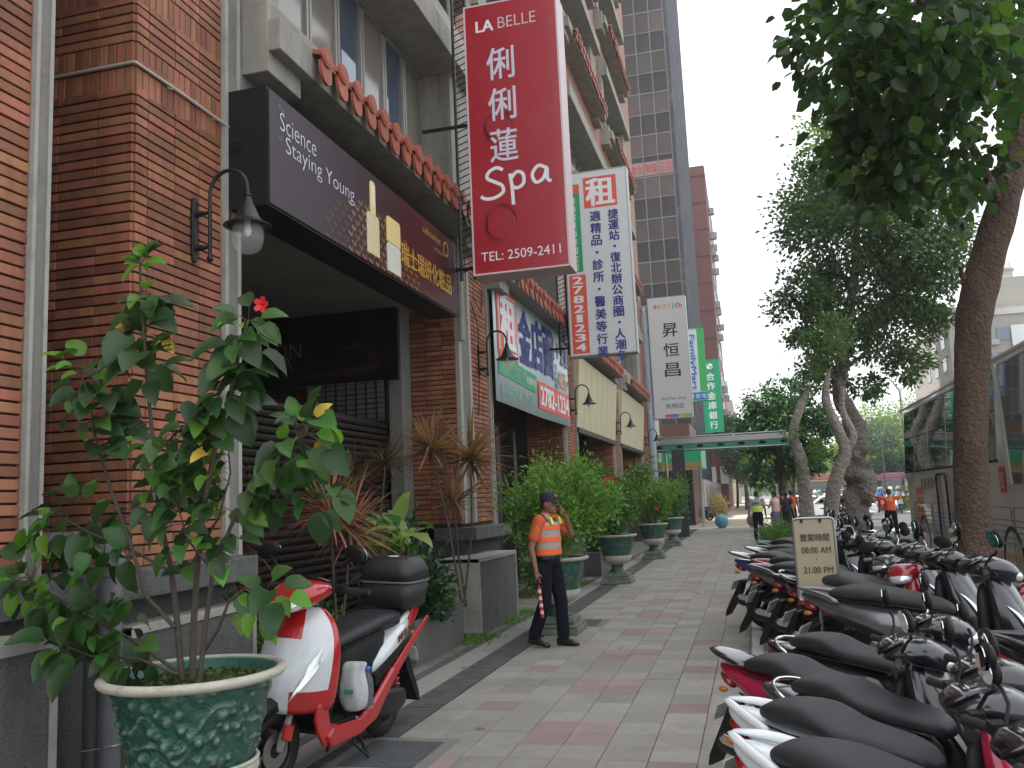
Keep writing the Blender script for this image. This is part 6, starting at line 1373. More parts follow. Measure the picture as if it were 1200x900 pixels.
q = MB(); q.tube([(.098, -.05, 1.597), (.105, .0, 1.60), (.098, .05, 1.597)], .006, 6).tube([(.098, -.05, 1.597), (.0, -.08, 1.595)], .003, 5).ell((.098, -.032, 1.583), (.006, .02, .014)).ell((.098, .032, 1.583), (.006, .02, .014)); q.build('glasses', BLACKG, g_, smooth=2)
M = Matrix.Translation(Vector(GL)) @ Matrix.Rotation(R_(-14), 4, 'Z'); hp_ = M @ V3(-.005, -.275, .76)
o = thing('traffic_baton', 'red and white striped traffic baton held down in the guard\'s right hand', 'baton', tuple(hp_))
q = MB(); q.tube([(0, 0, .07), (.01, 0, -.07)], .016, 10); q.build('handle', BLACK, o, smooth=True)
for k in range(9):
    z = -.07 - k * .038; q = MB(); q.tube([(.01 + k * .003, 0, z), (.013 + k * .003, 0, z - .037)], .021, 10); q.build('band', mat('baton red', (.42, .015, .02), .4) if k % 2 == 0 else mat('baton white', (.62, .55, .55), .4), o, smooth=True)
# rear guard in grey with a lime vest, seen from behind
J = stand(elL=V3(.0, .27, 1.12), wrL=V3(.05, .30, .86), knL=V3(.04, .10, .49), anL=V3(.08, .11, .09), anR=V3(-.10, -.10, .09))
GREYC = mat('grey shirt cloth', (.26, .30, .31), .8, var=.1)
o = person('guard in grey shirt and lime yellow vest seen from behind on the far pavement', (.13, 30.7, 0), R_(88), J, GREYC, NAVYC, SKIN, .014, .6, scale=.96)
q = MB(); rings = []
for z in (1.0, 1.1, 1.19): rings.append([(.15 * math.cos(2 * PI * j / 24), .192 * math.sin(2 * PI * j / 24), z) for j in range(24)])
q.rings(rings, False); v_ = q.build('lime_vest', LIME, o, smooth=2)
q = MB(); q.lathe([(.153, 1.07), (.153, 1.11)], n=24); q.v = [(v[0], v[1] * 1.27, v[2]) for v in q.v]; q.build('reflective_band', SILV, v_, smooth=2)
q = MB()
for k in range(4): q.cbox((-.134, .09 - k * .055, 1.29), (.006, .035, .05))
q.build('back_print', mat('dark green print', (.02, .06, .04), .5), o)
LPK = mat('pale pink cloth', (.55, .38, .36), .8); LPU = mat('grey violet skirt', (.13, .11, .17), .8)
person('woman in pink top and short violet skirt walking past the far guard', (.72, 31.2, 0), R_(150), stand(knL=V3(.10, .09, .5), anL=V3(.22, .09, .11), knR=V3(0, -.09, .5), anR=V3(-.15, -.09, .11), elL=V3(.12, .22, 1.15), wrL=V3(.25, .1, 1.2)), LPK, LPU, SKIN2, .016, .3, shorts=True, scale=.94, shoes=mat('tan shoe', (.3, .15, .1), .6))
person('person in dark clothes walking beyond the woman at the crossing', (1.15, 33.2, 0), R_(60), stand(anL=V3(.15, .1, .09), anR=V3(-.12, -.1, .09)), mat('dark top', (.03, .03, .04), .8), mat('dark skirt', (.02, .02, .03), .8), SKIN2, .016, .5, scale=.93)
person('small person in orange shirt between the far guard and the dark tree trunk', (1.45, 36.5, 0), R_(100), stand(), ORC, NAVYC, SKIN, .018, .5, scale=.95)
person('person in red shirt partly hidden behind the woman at the crossing', (1.15, 37.5, 0), R_(80), stand(), mat('red cloth', (.5, .05, .05), .8), NAVYC, SKIN2, .018, .5, scale=.93)
# orange shirted marshal on the road with arms spread
J = stand(elR=V3(.02, -.46, 1.42), wrR=V3(.05, -.70, 1.46), elL=V3(.03, .44, 1.45), wrL=V3(.05, .66, 1.60), anL=V3(.02, .17, .09), anR=V3(-.02, -.16, .09), knL=V3(.01, .14, .49), knR=V3(.0, -.13, .49), hipL=V3(0, .10, .88), hipR=V3(0, -.10, .88))
o = person('traffic marshal in orange shirt with both arms spread, standing on the road beside the bus', (4.34, 31.6, -.15), R_(80), J, ORC, NAVYC, SKIN, .014, .5, scale=.98)
q = MB()
for k in range(3): q.cbox((-.136, .06 - k * .06, 1.33), (.006, .04, .035))
q.build('back_print', mat('pale print', (.62, .45, .3), .5), o)
# rider in black on a scooter seen from the front
scooter('dark scooter ridden toward the viewer beside the twisted tree', None, 262, 1.0, P_BL, P_BL, mat('bright blue paint', (.03, .22, .55), .25, coat=.6), origin=(2.45, 29.5), group='scooters on the road', roll=0)
J = stand(pel=V3(-.30, 0, .86), chest=V3(-.18, 0, 1.20), neck=V3(-.12, 0, 1.37), head=V3(-.08, 0, 1.51), shL=V3(-.14, .18, 1.33), shR=V3(-.14, -.18, 1.33), elL=V3(-.02, .26, 1.12), elR=V3(-.02, -.26, 1.12), wrL=V3(.18, .28, 1.02), wrR=V3(.18, -.28, 1.02),
    hipL=V3(-.28, .09, .84), hipR=V3(-.28, -.09, .84), knL=V3(.06, .15, .74), knR=V3(.06, -.15, .74), anL=V3(.14, .14, .40), anR=V3(.14, -.14, .40))
person('rider in black with dark helmet on the blue scooter by the twisted tree', (2.45, 29.5, 0), R_(262), J, mat('black jacket', (.012, .012, .02), .7), NAVYC, SKIN2, .014, 1., cap=None, hair=True)
# ---------------------------------------------------------------- trees
BRKD = mat('brown bark', (.105, .068, .048), .9, var=.45, vs=10, bump=1.0, bs=22, bd=.08, dirt=.5, ds=3, dcol=(.045, .03, .024)); BRKG = mat('grey knotted bark', (.17, .145, .12), .9, var=.45, vs=7, bump=1.0, bs=9, bd=.25, dirt=.7, ds=2, dcol=(.05, .04, .035)); BRKP = mat('pale bark', (.25, .225, .19), .9, var=.3, vs=5, bump=.9, bs=10, bd=.12, dirt=.5, ds=2, dcol=(.11, .10, .09))
def KS(p, k): return (p[0] * k, p[1] * k, 1.6 + (p[2] - 1.6) * k) + tuple(c * k for c in p[3:])
def limb(q, pts, rad, n=14, rough=.0, seed=0, sub=6):
    """smoothed, knobbly limb through the points"""
    rr = random.Random(seed); P = [Vector(p) for p in pts]; out = []; R = []
    for i in range(len(P) - 1):
        p0 = P[max(i - 1, 0)]; p1 = P[i]; p2 = P[i + 1]; p3 = P[min(i + 2, len(P) - 1)]
        for k in range(sub):
            t = k / sub; out.append(.5 * ((2 * p1) + (-p0 + p2) * t + (2 * p0 - 5 * p1 + 4 * p2 - p3) * t * t + (-p0 + 3 * p1 - 3 * p2 + p3) * t ** 3)); R.append(rad[i] * (1 - t) + rad[i + 1] * t)
    out.append(P[-1]); R.append(rad[-1]); i0 = len(q.v); q.tube(out, R, n, True)
    if rough:
        ph = [rr.uniform(0, 6.28) for _ in range(6)]
        for s_ in range(len(out)):
            c = out[s_]
            for j in range(n):
                a = 2 * PI * j / n; f = 1 + rough * (.6 * math.sin(3 * a + ph[0] + s_ * .35) + .5 * math.sin(5 * a + ph[1] - s_ * .5) + .5 * math.sin(2 * a + ph[2] + s_ * .9) + .6 * rr.uniform(-.5, .5))
                v = Vector(q.v[i0 + s_ * n + j]); q.v[i0 + s_ * n + j] = tuple(c + (v - c) * f)
def crown_pts(cl, dens, rs, fill=.75, base=None):
    """points spread through each clump, thicker towards its shell; ragged small sub-clumps"""
    P = []; D = []
    for (x, y, z, r) in cl:
        n = int(dens * r * r); sc = max(6, int(10 * r / .6)) ; sub = rs.normal(size=(sc, 3)); sub /= np.linalg.norm(sub, axis=1, keepdims=True); sub *= rs.uniform(.45, 1.0, (sc, 1)); 
        idx = rs.randint(sc, size=n); p = sub[idx] + rs.normal(size=(n, 3)) * .23; P.append(p * r * [1, 1, .85] + [x, y, z]); D.append(p + rs.normal(size=(n, 3)) * .5 + [0, 0, -.15])
    return np.concatenate(P), np.concatenate(D)
TL1 = leafmat('broad dark tree leaf', (.03, .07, .02), .5, .5, .4, .03); TL2 = leafmat('broad mid tree leaf', (.06, .125, .025), .5, .4, .4, .03); FL = leafmat('fig leaf', (.062, .118, .036), .4, .5, .4, .03); RL = leafmat('glossy round tree leaf', (.03, .10, .03), .3, .5, .35, .02); YL = leafmat('sunlit far leaf', (.12, .19, .035), .4, .45, .5, .04); DL = leafmat('far green leaf', (.04, .10, .035), .35, .45, .5, .03)
# big near tree at the right
BX, BY = 2.53, 12.0
o = thing('street_tree', 'big brown trunked tree leaning over the parked scooters, its dark broad leaves hanging at upper right', 'tree', (BX, BY, 0))
o['label'] = 'big near tree with rough brown trunk and hanging broad leaves at upper right'
q = MB(); limb(q, [(2.50, 12, -.05), (2.53, 12, .3), (2.58, 12, 1.24), (2.66, 12, 2.28), (2.80, 12, 3.34), (2.93, 12, 3.98), (3.28, 12, 4.92), (3.62, 12, 5.99), (3.88, 12, 6.98), (4.0, 12, 7.8)], [.27, .225, .20, .195, .205, .215, .19, .165, .15, .14], 26, .055, 3, 10); q.build('trunk', BRKD, o, world=True, smooth=2)
q = MB(); 
for pts, rd_ in (([(3.3, 12, 4.95), (2.9, 11.3, 5.5), (2.3, 10.3, 5.9), (1.6, 9.3, 6.0), (1.1, 8.8, 6.1)], .06), ([(3.6, 12, 5.95), (3.1, 11, 6.4), (2.4, 9.8, 6.5), (1.8, 8.6, 6.2)], .06), ([(2.3, 10.3, 5.9), (1.9, 9.6, 5.3), (1.5, 9.5, 4.7)], .03), ([(2.9, 11.3, 5.5), (2.5, 10.5, 5.1), (2.2, 10, 4.7)], .03), ([(3.85, 12, 6.9), (3.5, 12.3, 7.4), (2.6, 11.5, 7.6), (1.8, 11, 7.2)], .06), ([(2.85, 12, 3.8), (2.75, 11.9, 4.1), (2.7, 11.8, 4.25)], .05)):
    limb(q, pts, [rd_ * (1 - .6 * i / (len(pts) - 1)) for i in range(len(pts))], 8, .03, 5, 4)
q.build('branch', BRKD, o, world=True, smooth=2)
BIG = [(0.89, 9.0, 6.18, 0.55), (1.04, 8.5, 5.55, 0.6), (0.86, 9.5, 6.01, 0.4), (1.09, 8.0, 5.74, 0.6), (1.36, 9.0, 5.46, 0.65), (1.39, 10.0, 5.52, 0.6), (1.16, 9.5, 4.97, 0.4), (1.4, 9.5, 4.84, 0.5), (1.52, 8.0, 5.38, 0.6), (1.73, 9.0, 5.23, 0.65), (1.69, 9.5, 4.89, 0.55), (1.52, 9.5, 4.5, 0.3), (2.0, 10.0, 4.7, 0.35), (2.22, 10.0, 5.19, 0.6), (2.13, 9.0, 5.42, 0.6), (1.87, 8.0, 5.47, 0.7), (2.47, 9.0, 5.8, 0.6), (2.94, 10.5, 5.78, 0.5), (2.69, 11.0, 5.31, 0.5), (3.1, 12.0, 5.34, 0.35), (3.41, 11.0, 6.98, 0.6), (2.23, 10.0, 4.48, 0.22), (1.62, 11.0, 6.99, 0.7), (2.24, 11.0, 7.32, 0.8), (3.05, 12.0, 7.72, 0.8), (1.95, 12.0, 6.02, 0.7), (1.21, 11.0, 6.29, 0.45), (3.94, 13.0, 7.1, 0.5),
 (1.5, 9, 6.6, .8), (2.4, 9, 6.9, .9), (3.2, 10, 7.4, .9), (2.6, 10, 6.3, .7), (4.4, 12, 8, 1.2), (2.0, 8, 6.6, .8), (5, 13.5, 7.6, 1.3)]
BIG = [(x + max(0, 1.6 - x) * .35, y, z, r * (.85 if x < 1.6 else 1)) for x, y, z, r in BIG]
rs = np.random.RandomState(11); P, D = crown_pts(BIG, 330, rs); D = D * [1, 1, .5] + [0, 0, -.5]
ms = [leafmesh(.17, .13, TL1, .2), leafmesh(.15, .11, TL2, .25), leafmesh(.19, .14, TL1, .3), leafmesh(.13, .10, TL2, .15)]
dist = np.abs(P[:, 1]) + np.abs(P[:, 0]); order = np.argsort(P[:, 1]); big_i = order[:300]; rest = order[300:]
rr = random.Random(12)
for i in big_i:
    d = Vector(D[i]).normalized(); z = Vector((rr.uniform(-.5, .5), rr.uniform(-.9, .2), rr.uniform(.1, 1))); y = z.cross(d).normalized(); z = d.cross(y); M = Matrix((d, y, z)).transposed().to_4x4(); M.translation = Vector(P[i]) - Vector((BX, BY, 0))
    ob = mkobj('leaf', rr.choice(ms), o); ob.matrix_local = M @ Matrix.Scale(rr.uniform(.7, 1.1), 4)
h_ = len(rest) // 2
V, F = leafcloud(P[rest] - [BX, BY, 0], D[rest], .16, .125, rs, .2, True); mkobj('foliage', fastmesh('foliage', V, F, TL1), o)['kind'] = 'stuff'
P2, D2 = crown_pts([c for c in BIG if c[2] < 6.4], 60, rs); V, F = leafcloud(P2 - [BX, BY, 0], D2, .15, .12, rs, .2, True); mkobj('light_foliage', fastmesh('light_foliage', V, F, TL2), o)['kind'] = 'stuff'
# twisted fig tree
FK = 33 / 38
o = thing('street_tree', 'twisted grey fig tree with knotted trunk and tall open crown in the middle', 'tree', (3.8 * FK, 38 * FK, 0))
q = MB(); limb(q, [KS(p, FK) for p in [(3.6, 38, -.6), (3.85, 38, .3), (3.92, 38, .98), (4.28, 38, 1.64), (4.05, 38, 2.3), (3.90, 38, 2.75), (4.16, 38, 3.34), (4.14, 38, 4.38), (3.75, 38, 5.62), (4.15, 38, 7.52), (4.62, 38, 9.61), (4.87, 38, 11.02), (5.04, 38, 12.4)]], [.60, .50, .42, .50, .50, .44, .38, .31, .24, .19, .16, .13, .07], 24, .17, 8, 8); q.build('trunk', BRKG, o, world=True, smooth=2)
q = MB()
for pts, rd_ in (([(3.75, 38, 5.6), (3.3, 37.5, 6.6), (2.7, 37.2, 8.0), (2.3, 37, 9.2)], .10), ([(4.15, 38, 7.5), (5.2, 38, 8.5), (6.5, 38, 9.6), (7.8, 38, 10.8)], .12), ([(3.8, 38, 6.2), (4.8, 38, 6.9), (5.9, 38, 7.2)], .09), ([(4.6, 38, 9.6), (3.8, 38, 11.5), (3.4, 38, 13)], .10), ([(4.9, 38, 11), (6.4, 38, 12.5), (7.6, 39, 14)], .10)):
    limb(q, [KS(p, FK) for p in pts], [rd_ * (1 - .6 * i / (len(pts) - 1)) for i in range(len(pts))], 8, .05, 5, 4)
q.build('branch', BRKG, o, world=True, smooth=2)
FIC = [(5.17, 38.0, 15.38, 2.2), (3.67, 38.0, 13.73, 1.6), (6.31, 38.0, 13.38, 2.0), (3.45, 37.0, 11.99, 1.5), (4.81, 38.0, 11.39, 1.8), (6.43, 38.0, 11.2, 2.0), (7.66, 38.0, 10.7, 1.4), (2.58, 37.0, 9.43, 1.2), (2.16, 37.0, 8.41, .9), (3.06, 37.0, 7.46, 1.1), (4.55, 38.6, 8.55, 1.5), (5.74, 38.0, 7.38, 1.4), (6.28, 38.0, 6.4, .9), (7.03, 38.0, 9.18, 1.4), (8.29, 39.0, 11.98, 1.2), (5.47, 38.5, 9.3, 1.6), (3.77, 38.6, 6.5, .9), (4.91, 38.5, 5.6, .7), (3.03, 38.0, 6.4, .7), (8.21, 38.0, 9.93, .8), (7.54, 38.0, 7.91, .8), (4.92, 40.0, 14.23, 2.0), (7.76, 40.0, 14.99, 1.6), (8.98, 40.0, 13.68, 1.1), (3.3, 38, 10.3, 1.0)]
rs = np.random.RandomState(13); P, D = crown_pts([KS(c, FK) for c in FIC], 1050, rs); V, F = leafcloud(P - [3.8 * FK, 38 * FK, 0], D, .19, .115, rs); mkobj('foliage', fastmesh('foliage', V, F, FL), o)
P, D = crown_pts([KS(c, FK) for c in [(3.95, 37.9, 4.3, .4), (4.5, 37.8, 2.7, .35), (4.3, 37.9, 3.4, .35)]], 500, rs); V, F = leafcloud(P - [3.8 * FK, 38 * FK, 0], D, .16, .09, rs); mkobj('trunk_shoots', fastmesh('trunk_shoots', V, F, FL), o)
# two pale trunks left of it
for lb, pts, rd_, top_, sd_ in (('pale forked trunk tree directly left of the twisted fig tree', [(3.22, 44, -.05), (3.73, 44, 1.7), (4.32, 44, 3.25), (4.2, 44, 4.06), (3.7, 44, 5.7), (3.96, 44, 7.2)], [.36, .30, .27, .25, .20, .15], (3.9, 44, 8.0), 1), ('pale crooked trunk tree left of the forked one, behind the hours stand', [(2.26, 42, -.05), (2.30, 42, 1.7), (2.25, 42, 2.9), (2.02, 42, 4.05), (2.35, 42, 5.2), (2.9, 42, 6.3)], [.34, .27, .25, .20, .18, .15], (3.2, 42, 7.2), 2)):
    PK = 28 / 44 if sd_ == 1 else 26 / 42; pts = [KS(p, PK) for p in pts]; pts[0] = (pts[0][0], pts[0][1], -.05); rd_ = [r * .66 for r in rd_]; rd_[-1] = .045; top_ = KS(top_, PK)
    o = thing('street_tree', lb, 'tree', pts[0][:2] + (0,)); q = MB(); limb(q, pts, rd_, 18, .07, sd_, 8)
    if sd_ == 1: limb(q, [KS(p, PK) for p in [(4.2, 44, 3.2), (4.75, 44, 4.0), (4.4, 44.1, 5.2), (4.5, 44, 6.3)]], [.15, .12, .1, .08], 12, .06, 4, 6)
    q.build('trunk', BRKP, o, world=True, smooth=2); tx, ty, tz = top_; rs = np.random.RandomState(20 + sd_)
    cl = [(tx - .1, ty, tz - .35, .4), (tx, ty, tz + .3, .55), (tx + .5, ty, tz + .7, .6)]; P, D = crown_pts(cl, 900, rs); V, F = leafcloud(P - [pts[0][0], ty, 0], D, .14, .085, rs); mkobj('foliage', fastmesh('foliage', V, F, FL), o)
    if sd_ == 2: P, D = crown_pts([KS(c, PK) for c in [(2.6, 41.8, 3.0, .75), (2.5, 41.8, 3.9, .5), (1.9, 41.9, 4.0, .35)]], 1600, rs); V, F = leafcloud(P - [pts[0][0], ty, 0], D, .11, .045, rs); mkobj('trunk_shoots', fastmesh('trunk_shoots', V, F, leafmat('yellow green shoots', (.09, .17, .03), .4, .4)), o)['kind'] = 'stuff'
# round dark crowned tree
RK = 40.8 / 31.3
o = thing('street_tree', 'round crowned dark green tree with slim brown trunk beside the glass canopy', 'tree', (.95 * RK, 31.3 * RK, 0)); q = MB(); limb(q, [(.95 * RK, 31.3 * RK, -.05)] + [KS(p, RK) for p in [(1.03, 31.3, 2.0), (1.05, 31.3, 3.2), (1.2, 31.3, 4.2)]], [.17, .15, .12, .05], 12, .05, 2)
for e in ((.4, 31.2, 4.3), (1.8, 31.3, 4.5), (.5, 31.3, 3.4), (2.0, 31.3, 3.4)): limb(q, [KS(p, RK) for p in [(1.04, 31.3, 2.5), ((1.04 + e[0]) / 2, 31.3, 3.2), e]], [.07, .05, .03], 8, .04, 3)
q.build('trunk', BRKD, o, world=True, smooth=2)
RND = [(0.63, 31.3, 4.66, 0.7), (1.48, 31.3, 4.75, 0.75), (1.96, 31.3, 3.99, 0.75), (0.3, 31.3, 3.95, 0.62), (1.12, 31.0, 3.75, 0.85), (2.16, 31.3, 3.11, 0.55), (1.69, 31.3, 2.43, 0.45), (0.5, 31.3, 2.2, 0.5), (0.15, 32.0, 2.3, 0.4), (2.25, 31.3, 2.54, 0.4), (2.4, 32.0, 3.72, 0.55), (1.1, 31.3, 2.4, .45), (.5, 31.2, 3.1, .55), (1.1, 31.6, 4.2, .8)]
rs = np.random.RandomState(15); P, D = crown_pts([KS(c, RK) for c in RND], 1500, rs); V, F = leafcloud(P - [.95 * RK, 31.3 * RK, 0], D, .21, .09, rs, .25); mkobj('foliage', fastmesh('foliage', V, F, RL), o)
def tree(label, x, y, h, r, n, L, m, seed, group='distant trees beyond the crossing', nm='street_tree', tr=.15):
    o = thing(nm, label, 'tree', (x, y, -.1), group=group); rs = np.random.RandomState(seed); rr = random.Random(seed)
    q = MB(); limb(q, [(0, 0, 0), (rr.uniform(-.2, .2), 0, h * .3), (rr.uniform(-.3, .3), 0, h * .6)], [tr, tr * .8, tr * .4], 8, .05, seed, 3)
    for k in range(4): limb(q, [(0, 0, h * .35), (rr.uniform(-.4, .4) * r, rr.uniform(-.4, .4) * r, h * .6), (rr.uniform(-.8, .8) * r, rr.uniform(-.6, .6) * r, h * .8)], [tr * .5, tr * .3, tr * .15], 6, 0, 1, 2)
    q.build('trunk', BRKD, o, smooth=2); cl = [(rr.uniform(-.7, .7) * r, rr.uniform(-.5, .5) * r, h * rr.uniform(.5, .95), r * rr.uniform(.3, .5)) for _ in range(12)]
    P, D = crown_pts(cl, n / (12 * .16 * r * r), rs); V, F = leafcloud(P, D, L, L * .6, rs); mkobj('foliage', fastmesh('foliage', V, F, m), o); return o
tree('slim young tree with thin trunk behind the hours stand', 2.0, 46, 5.2, 1.0, 2500, .2, RL, 40, None, tr=.09)
tree('bright yellow green small tree beyond the far crossing', 1.6, 70, 4.6, 1.9, 5000, .22, YL, 41, None)
tree('green tree overhanging the far pavement left of the signpost', -.6, 88, 8.5, 2.8, 6000, .3, DL, 42, None)
tree('taller dark tree at the end of the pavement behind the canopy', -.4, 112, 11, 4, 7000, .4, DL, 43, None)
tree('leafy tree filling the gap above the far pavement', .6, 95, 7.5, 3.0, 7000, .3, YL, 45, None)
tree('green tree left of the round crowned one in the distance', -1.6, 100, 10, 3.2, 7000, .35, DL, 46, None)
tree('small tree beside the far wall at the pavement end', 2.2, 82, 6, 2.2, 5000, .26, DL, 44, None)
k = 0; places_ = ['at its left end', 'tallest left of the bus', 'tall one nearest the bus front', 'before the tall one', 'low one left of centre', 'half behind the bus', 'small one between the pale trunks', 'behind the bus roof', 'seen through the pale trunks', 'low front one', 'low front one farther left', 'hidden mostly by the bus', 'at the far left of the road']
for (x, y, h, r) in ((14, 150, 8, 5), (18.6, 150, 13, 6), (21.8, 155, 15, 7), (18.8, 138, 9.5, 5.5), (14.6, 140, 8, 4.5), (24.5, 150, 14, 7), (11.8, 172, 7.5, 5), (27, 130, 12, 6), (9, 190, 9, 5), (17, 118, 5.5, 3.5), (13.3, 122, 5.0, 3.2), (30, 120, 10, 5), (5.5, 180, 9, 5)):
    tree(('yellow green' if k % 3 else 'dark green') + ' distant tree behind the road, ' + places_[k], x, y, h, r, 4500, .45, YL if k % 3 else DL, 80 + k); k += 1
far_ = struct(mkobj('hills', MB().prism([(-60, -1), (80, -1), (80, 13), (60, 17), (45, 12), (30, 15), (12, 9), (0, 12), (-20, 9), (-60, 14)], 420, 'y', 30).mesh('hills', mat('distant wooded hill', (.06, .10, .07), .95, var=.4, vs=.3)), None))
# hedge and bushes round the trees on the pavement edge
bush('roadside_hedge', 'low dark hedge round the slim trunk past the row of scooters', (.55, 28.0, 0), np.array((.55, 2.0, .55)), 2500, .09, LG2, 90, 'hedge')
bush('roadside_hedge', 'low hedge farther along beyond the far guard', (1.2, 34.5, 0), np.array((.5, 1.5, .5)), 1500, .10, LG2, 91, 'hedge')
bush('flowering_bush', 'orange tinted bush at the foot of the far brown building', (-2.5, 66, 0), np.array((.9, 3.5, 1.4)), 2500, .16, leafmat('orange tinted leaf', (.26, .19, .08), .4, .4), 92, 'bush')
bush('median_hedge', 'green hedge on the road median behind the marshal', (11.0, 75, -.1), np.array((3.0, 6, 1.5)), 5000, .22, YL, 93, 'hedge')
# ---------------------------------------------------------------- other buildings
MAR = mat('grey marbled cladding', (.035, .038, .047), .75, var=.9, vs=1.1, spec=.1, dirt=.8, ds=.5, dcol=(.13, .135, .15)); MULL = mat('tower mullion', (.11, .11, .12), .6); SPD = mat('dark brown spandrel', (.018, .013, .016), .5, rnd=.3, isl=.3, spec=.25); TWIN = mat('brown tinted window', (.042, .031, .025), .35, rnd=.45, isl=.45, spec=.3, var=.2, vs=.6, hue=.02)
o = thing('office_tower', 'tall dark brown glass office tower with marbled side rising beyond the brick building', 'building', (-10, 78, 0))
TX, TY = -3.65, 68.0
MB().box(-24, TX - .25, TY + .3, 92, 0, 62).build('core', SPD, o, world=True)
MB().box(-9.9 + 0, TX, TY + .0, TY + .3, 0, 62).build('front_frame', MULL, o, world=True) if 0 else None
q = MB(); q.box(TX - .25, TX, TY, 90, 0, 62); q.build('marble_side', MAR, o, world=True)
FH = 3.45; CWD = 1.15; nf = 16; np_ = 0; st = MB(); st2 = MB()
mull = MB()
for f in range(nf):
    z0 = 2.5 + f * FH
    for c in range(12):
        x1 = TX - .35 - c * CWD; x0 = x1 - CWD + .07
        if c < 6 and f < 13:
            MB().box(x0, x1, TY + .12, TY + .3, z0 + 1.72, z0 + FH - .06).build('window', TWIN, o, world=True); MB().box(x0, x1, TY + .1, TY + .3, z0 + .03, z0 + 1.66).build('spandrel', SPD, o, world=True)
        else: st.box(x0, x1, TY + .12, TY + .3, z0 + 1.72, z0 + FH - .06); st2.box(x0, x1, TY + .1, TY + .3, z0 + .03, z0 + 1.66)
    mull.box(TX - 14.3, TX - .3, TY + .06, TY + .3, z0 + 1.66, z0 + 1.72).box(TX - 14.3, TX - .3, TY + .06, TY + .3, z0 - .06, z0 + .03)
st.build('windows', TWIN, o, world=True, kind='stuff'); st2.build('spandrels', SPD, o, world=True, kind='stuff')
for c in range(13): mull.box(TX - .35 - c * CWD, TX - .28 - c * CWD, TY + .04, TY + .3, 0, 60)
mull.build('mullions', MULL, o, world=True, kind='stuff')
zs = 2.5 + 7 * FH + .1
for i, s_ in enumerate(('計', '會合', '聯盟', '正亞')):
    x1 = TX - .38 - (3 - i) * CWD; b_ = MB(); b_.box(x1 - 1.05, x1, TY + .06, TY + .10, zs, zs + 1.1); b_.build('window_sign', mat('faded pink board', (.20, .11, .10), .6), o, world=True); txt(o, s_, (x1 - 1.05, TY + .06, zs), XP, ZP, .52, .55, .7, .9, mat('dark red print', (.22, .02, .02), .5), .02)
MB().box(-9, TX + .05, TY - 10, TY - .02, 0, 4.6).build('podium', mat('dark maroon cladding', (.05, .018, .018), .4, var=.2), o, world=True) if 0 else None
# dark low podium with the bank front
o = thing('bank_building', 'low dark maroon shop building behind the green awning box', 'building', (-6, 54, 0)); MAROON = mat('maroon stone cladding', (.085, .028, .026), .4, var=.15, vs=1)
MB().box(-12, -3.1, 50.5, 57, 0, 5.6).build('wall', MAROON, o, world=True); MB().box(-5.6, -3.2, 50.4, 50.498, .2, 2.7).build('shop_window', GLASSD, o, world=True)
# red brown building
o = thing('apartment_building', 'red brown tiled tower with air conditioners on its street side, beyond the dark office tower', 'building', (-8, 105, 0)); RBT = mat('red brown wall tile', (.17, .055, .05), .6, var=.12, vs=2)
MB().box(-16, -2.3, 95, 118, 0, 37).build('wall', RBT, o, world=True)
q = MB()
for f in range(12): q.box(-16, -2.27, 94.97, 118.02, 2.9 + f * 3.0, 2.98 + f * 3.0)
q.build('floor_band', mat('dark band', (.06, .02, .02), .6), o, world=True, kind='stuff')
rr = random.Random(3)
for f in range(11):
    for y in (97, 101, 106, 111): 
        MB().box(-2.3, -2.22, y, y + 1.6, 4.2 + f * 3, 5.7 + f * 3).build('window', GLASSD, o, world=True)
        if rr.random() < .5: MB().box(-2.3, -1.75, y + 1.9, y + 2.8, 4.0 + f * 3, 4.7 + f * 3).build('air_conditioner', mat('grey appliance', (.35, .35, .34), .6), o, world=True)
for k, (y, z, w) in enumerate(((94.9, 4.2, .9), (94.9, 4.2, .9))): MB().box(-3.0 - k * 1.2, -2.2 - k * 1.2, y - .08, y, 2.6, 4.4).build('notice_board', WHITE, o, world=True)
# small grey shops and walls at the end of the pavement
o = thing('boundary_wall', 'grey boundary wall with doors running along the left of the far pavement', 'wall', (-3, 80, 0)); MB().box(-3.4, -3.0, 60, 94, 0, 2.6).build('wall', mat('grey render', (.22, .21, .20), .85, var=.2), o, world=True)
for k in range(6): MB().box(-2.999, -2.95, 63 + k * 5, 64.6 + k * 5, 0, 2.1).build('door', mat('steel door', (.14, .15, .16), .5, var=.2), o, world=True)
o = thing('apartment_building', 'pale beige apartment block far behind the red brown tower', 'building', (-5, 140, 0)); MB().box(-14, -1.7, 132, 150, 0, 15).build('wall', mat('beige wall', (.40, .36, .30), .8, var=.1), o, world=True)
for f in range(4):
    for k in range(3): MB().box(-1.72, -1.2, 134 + k * 5, 136.5 + k * 5, 2.5 + f * 3, 4.2 + f * 3).build('balcony', mat('grey balcony', (.25, .25, .24), .7), o, world=True)
o = thing('apartment_building', 'pale blue glass block tiny in the distance above the beige one', 'building', (-6, 190, 0)); MB().box(-14, -3.2, 190, 205, 0, 25).build('wall', mat('blue glass wall', (.25, .33, .38), .3), o, world=True)
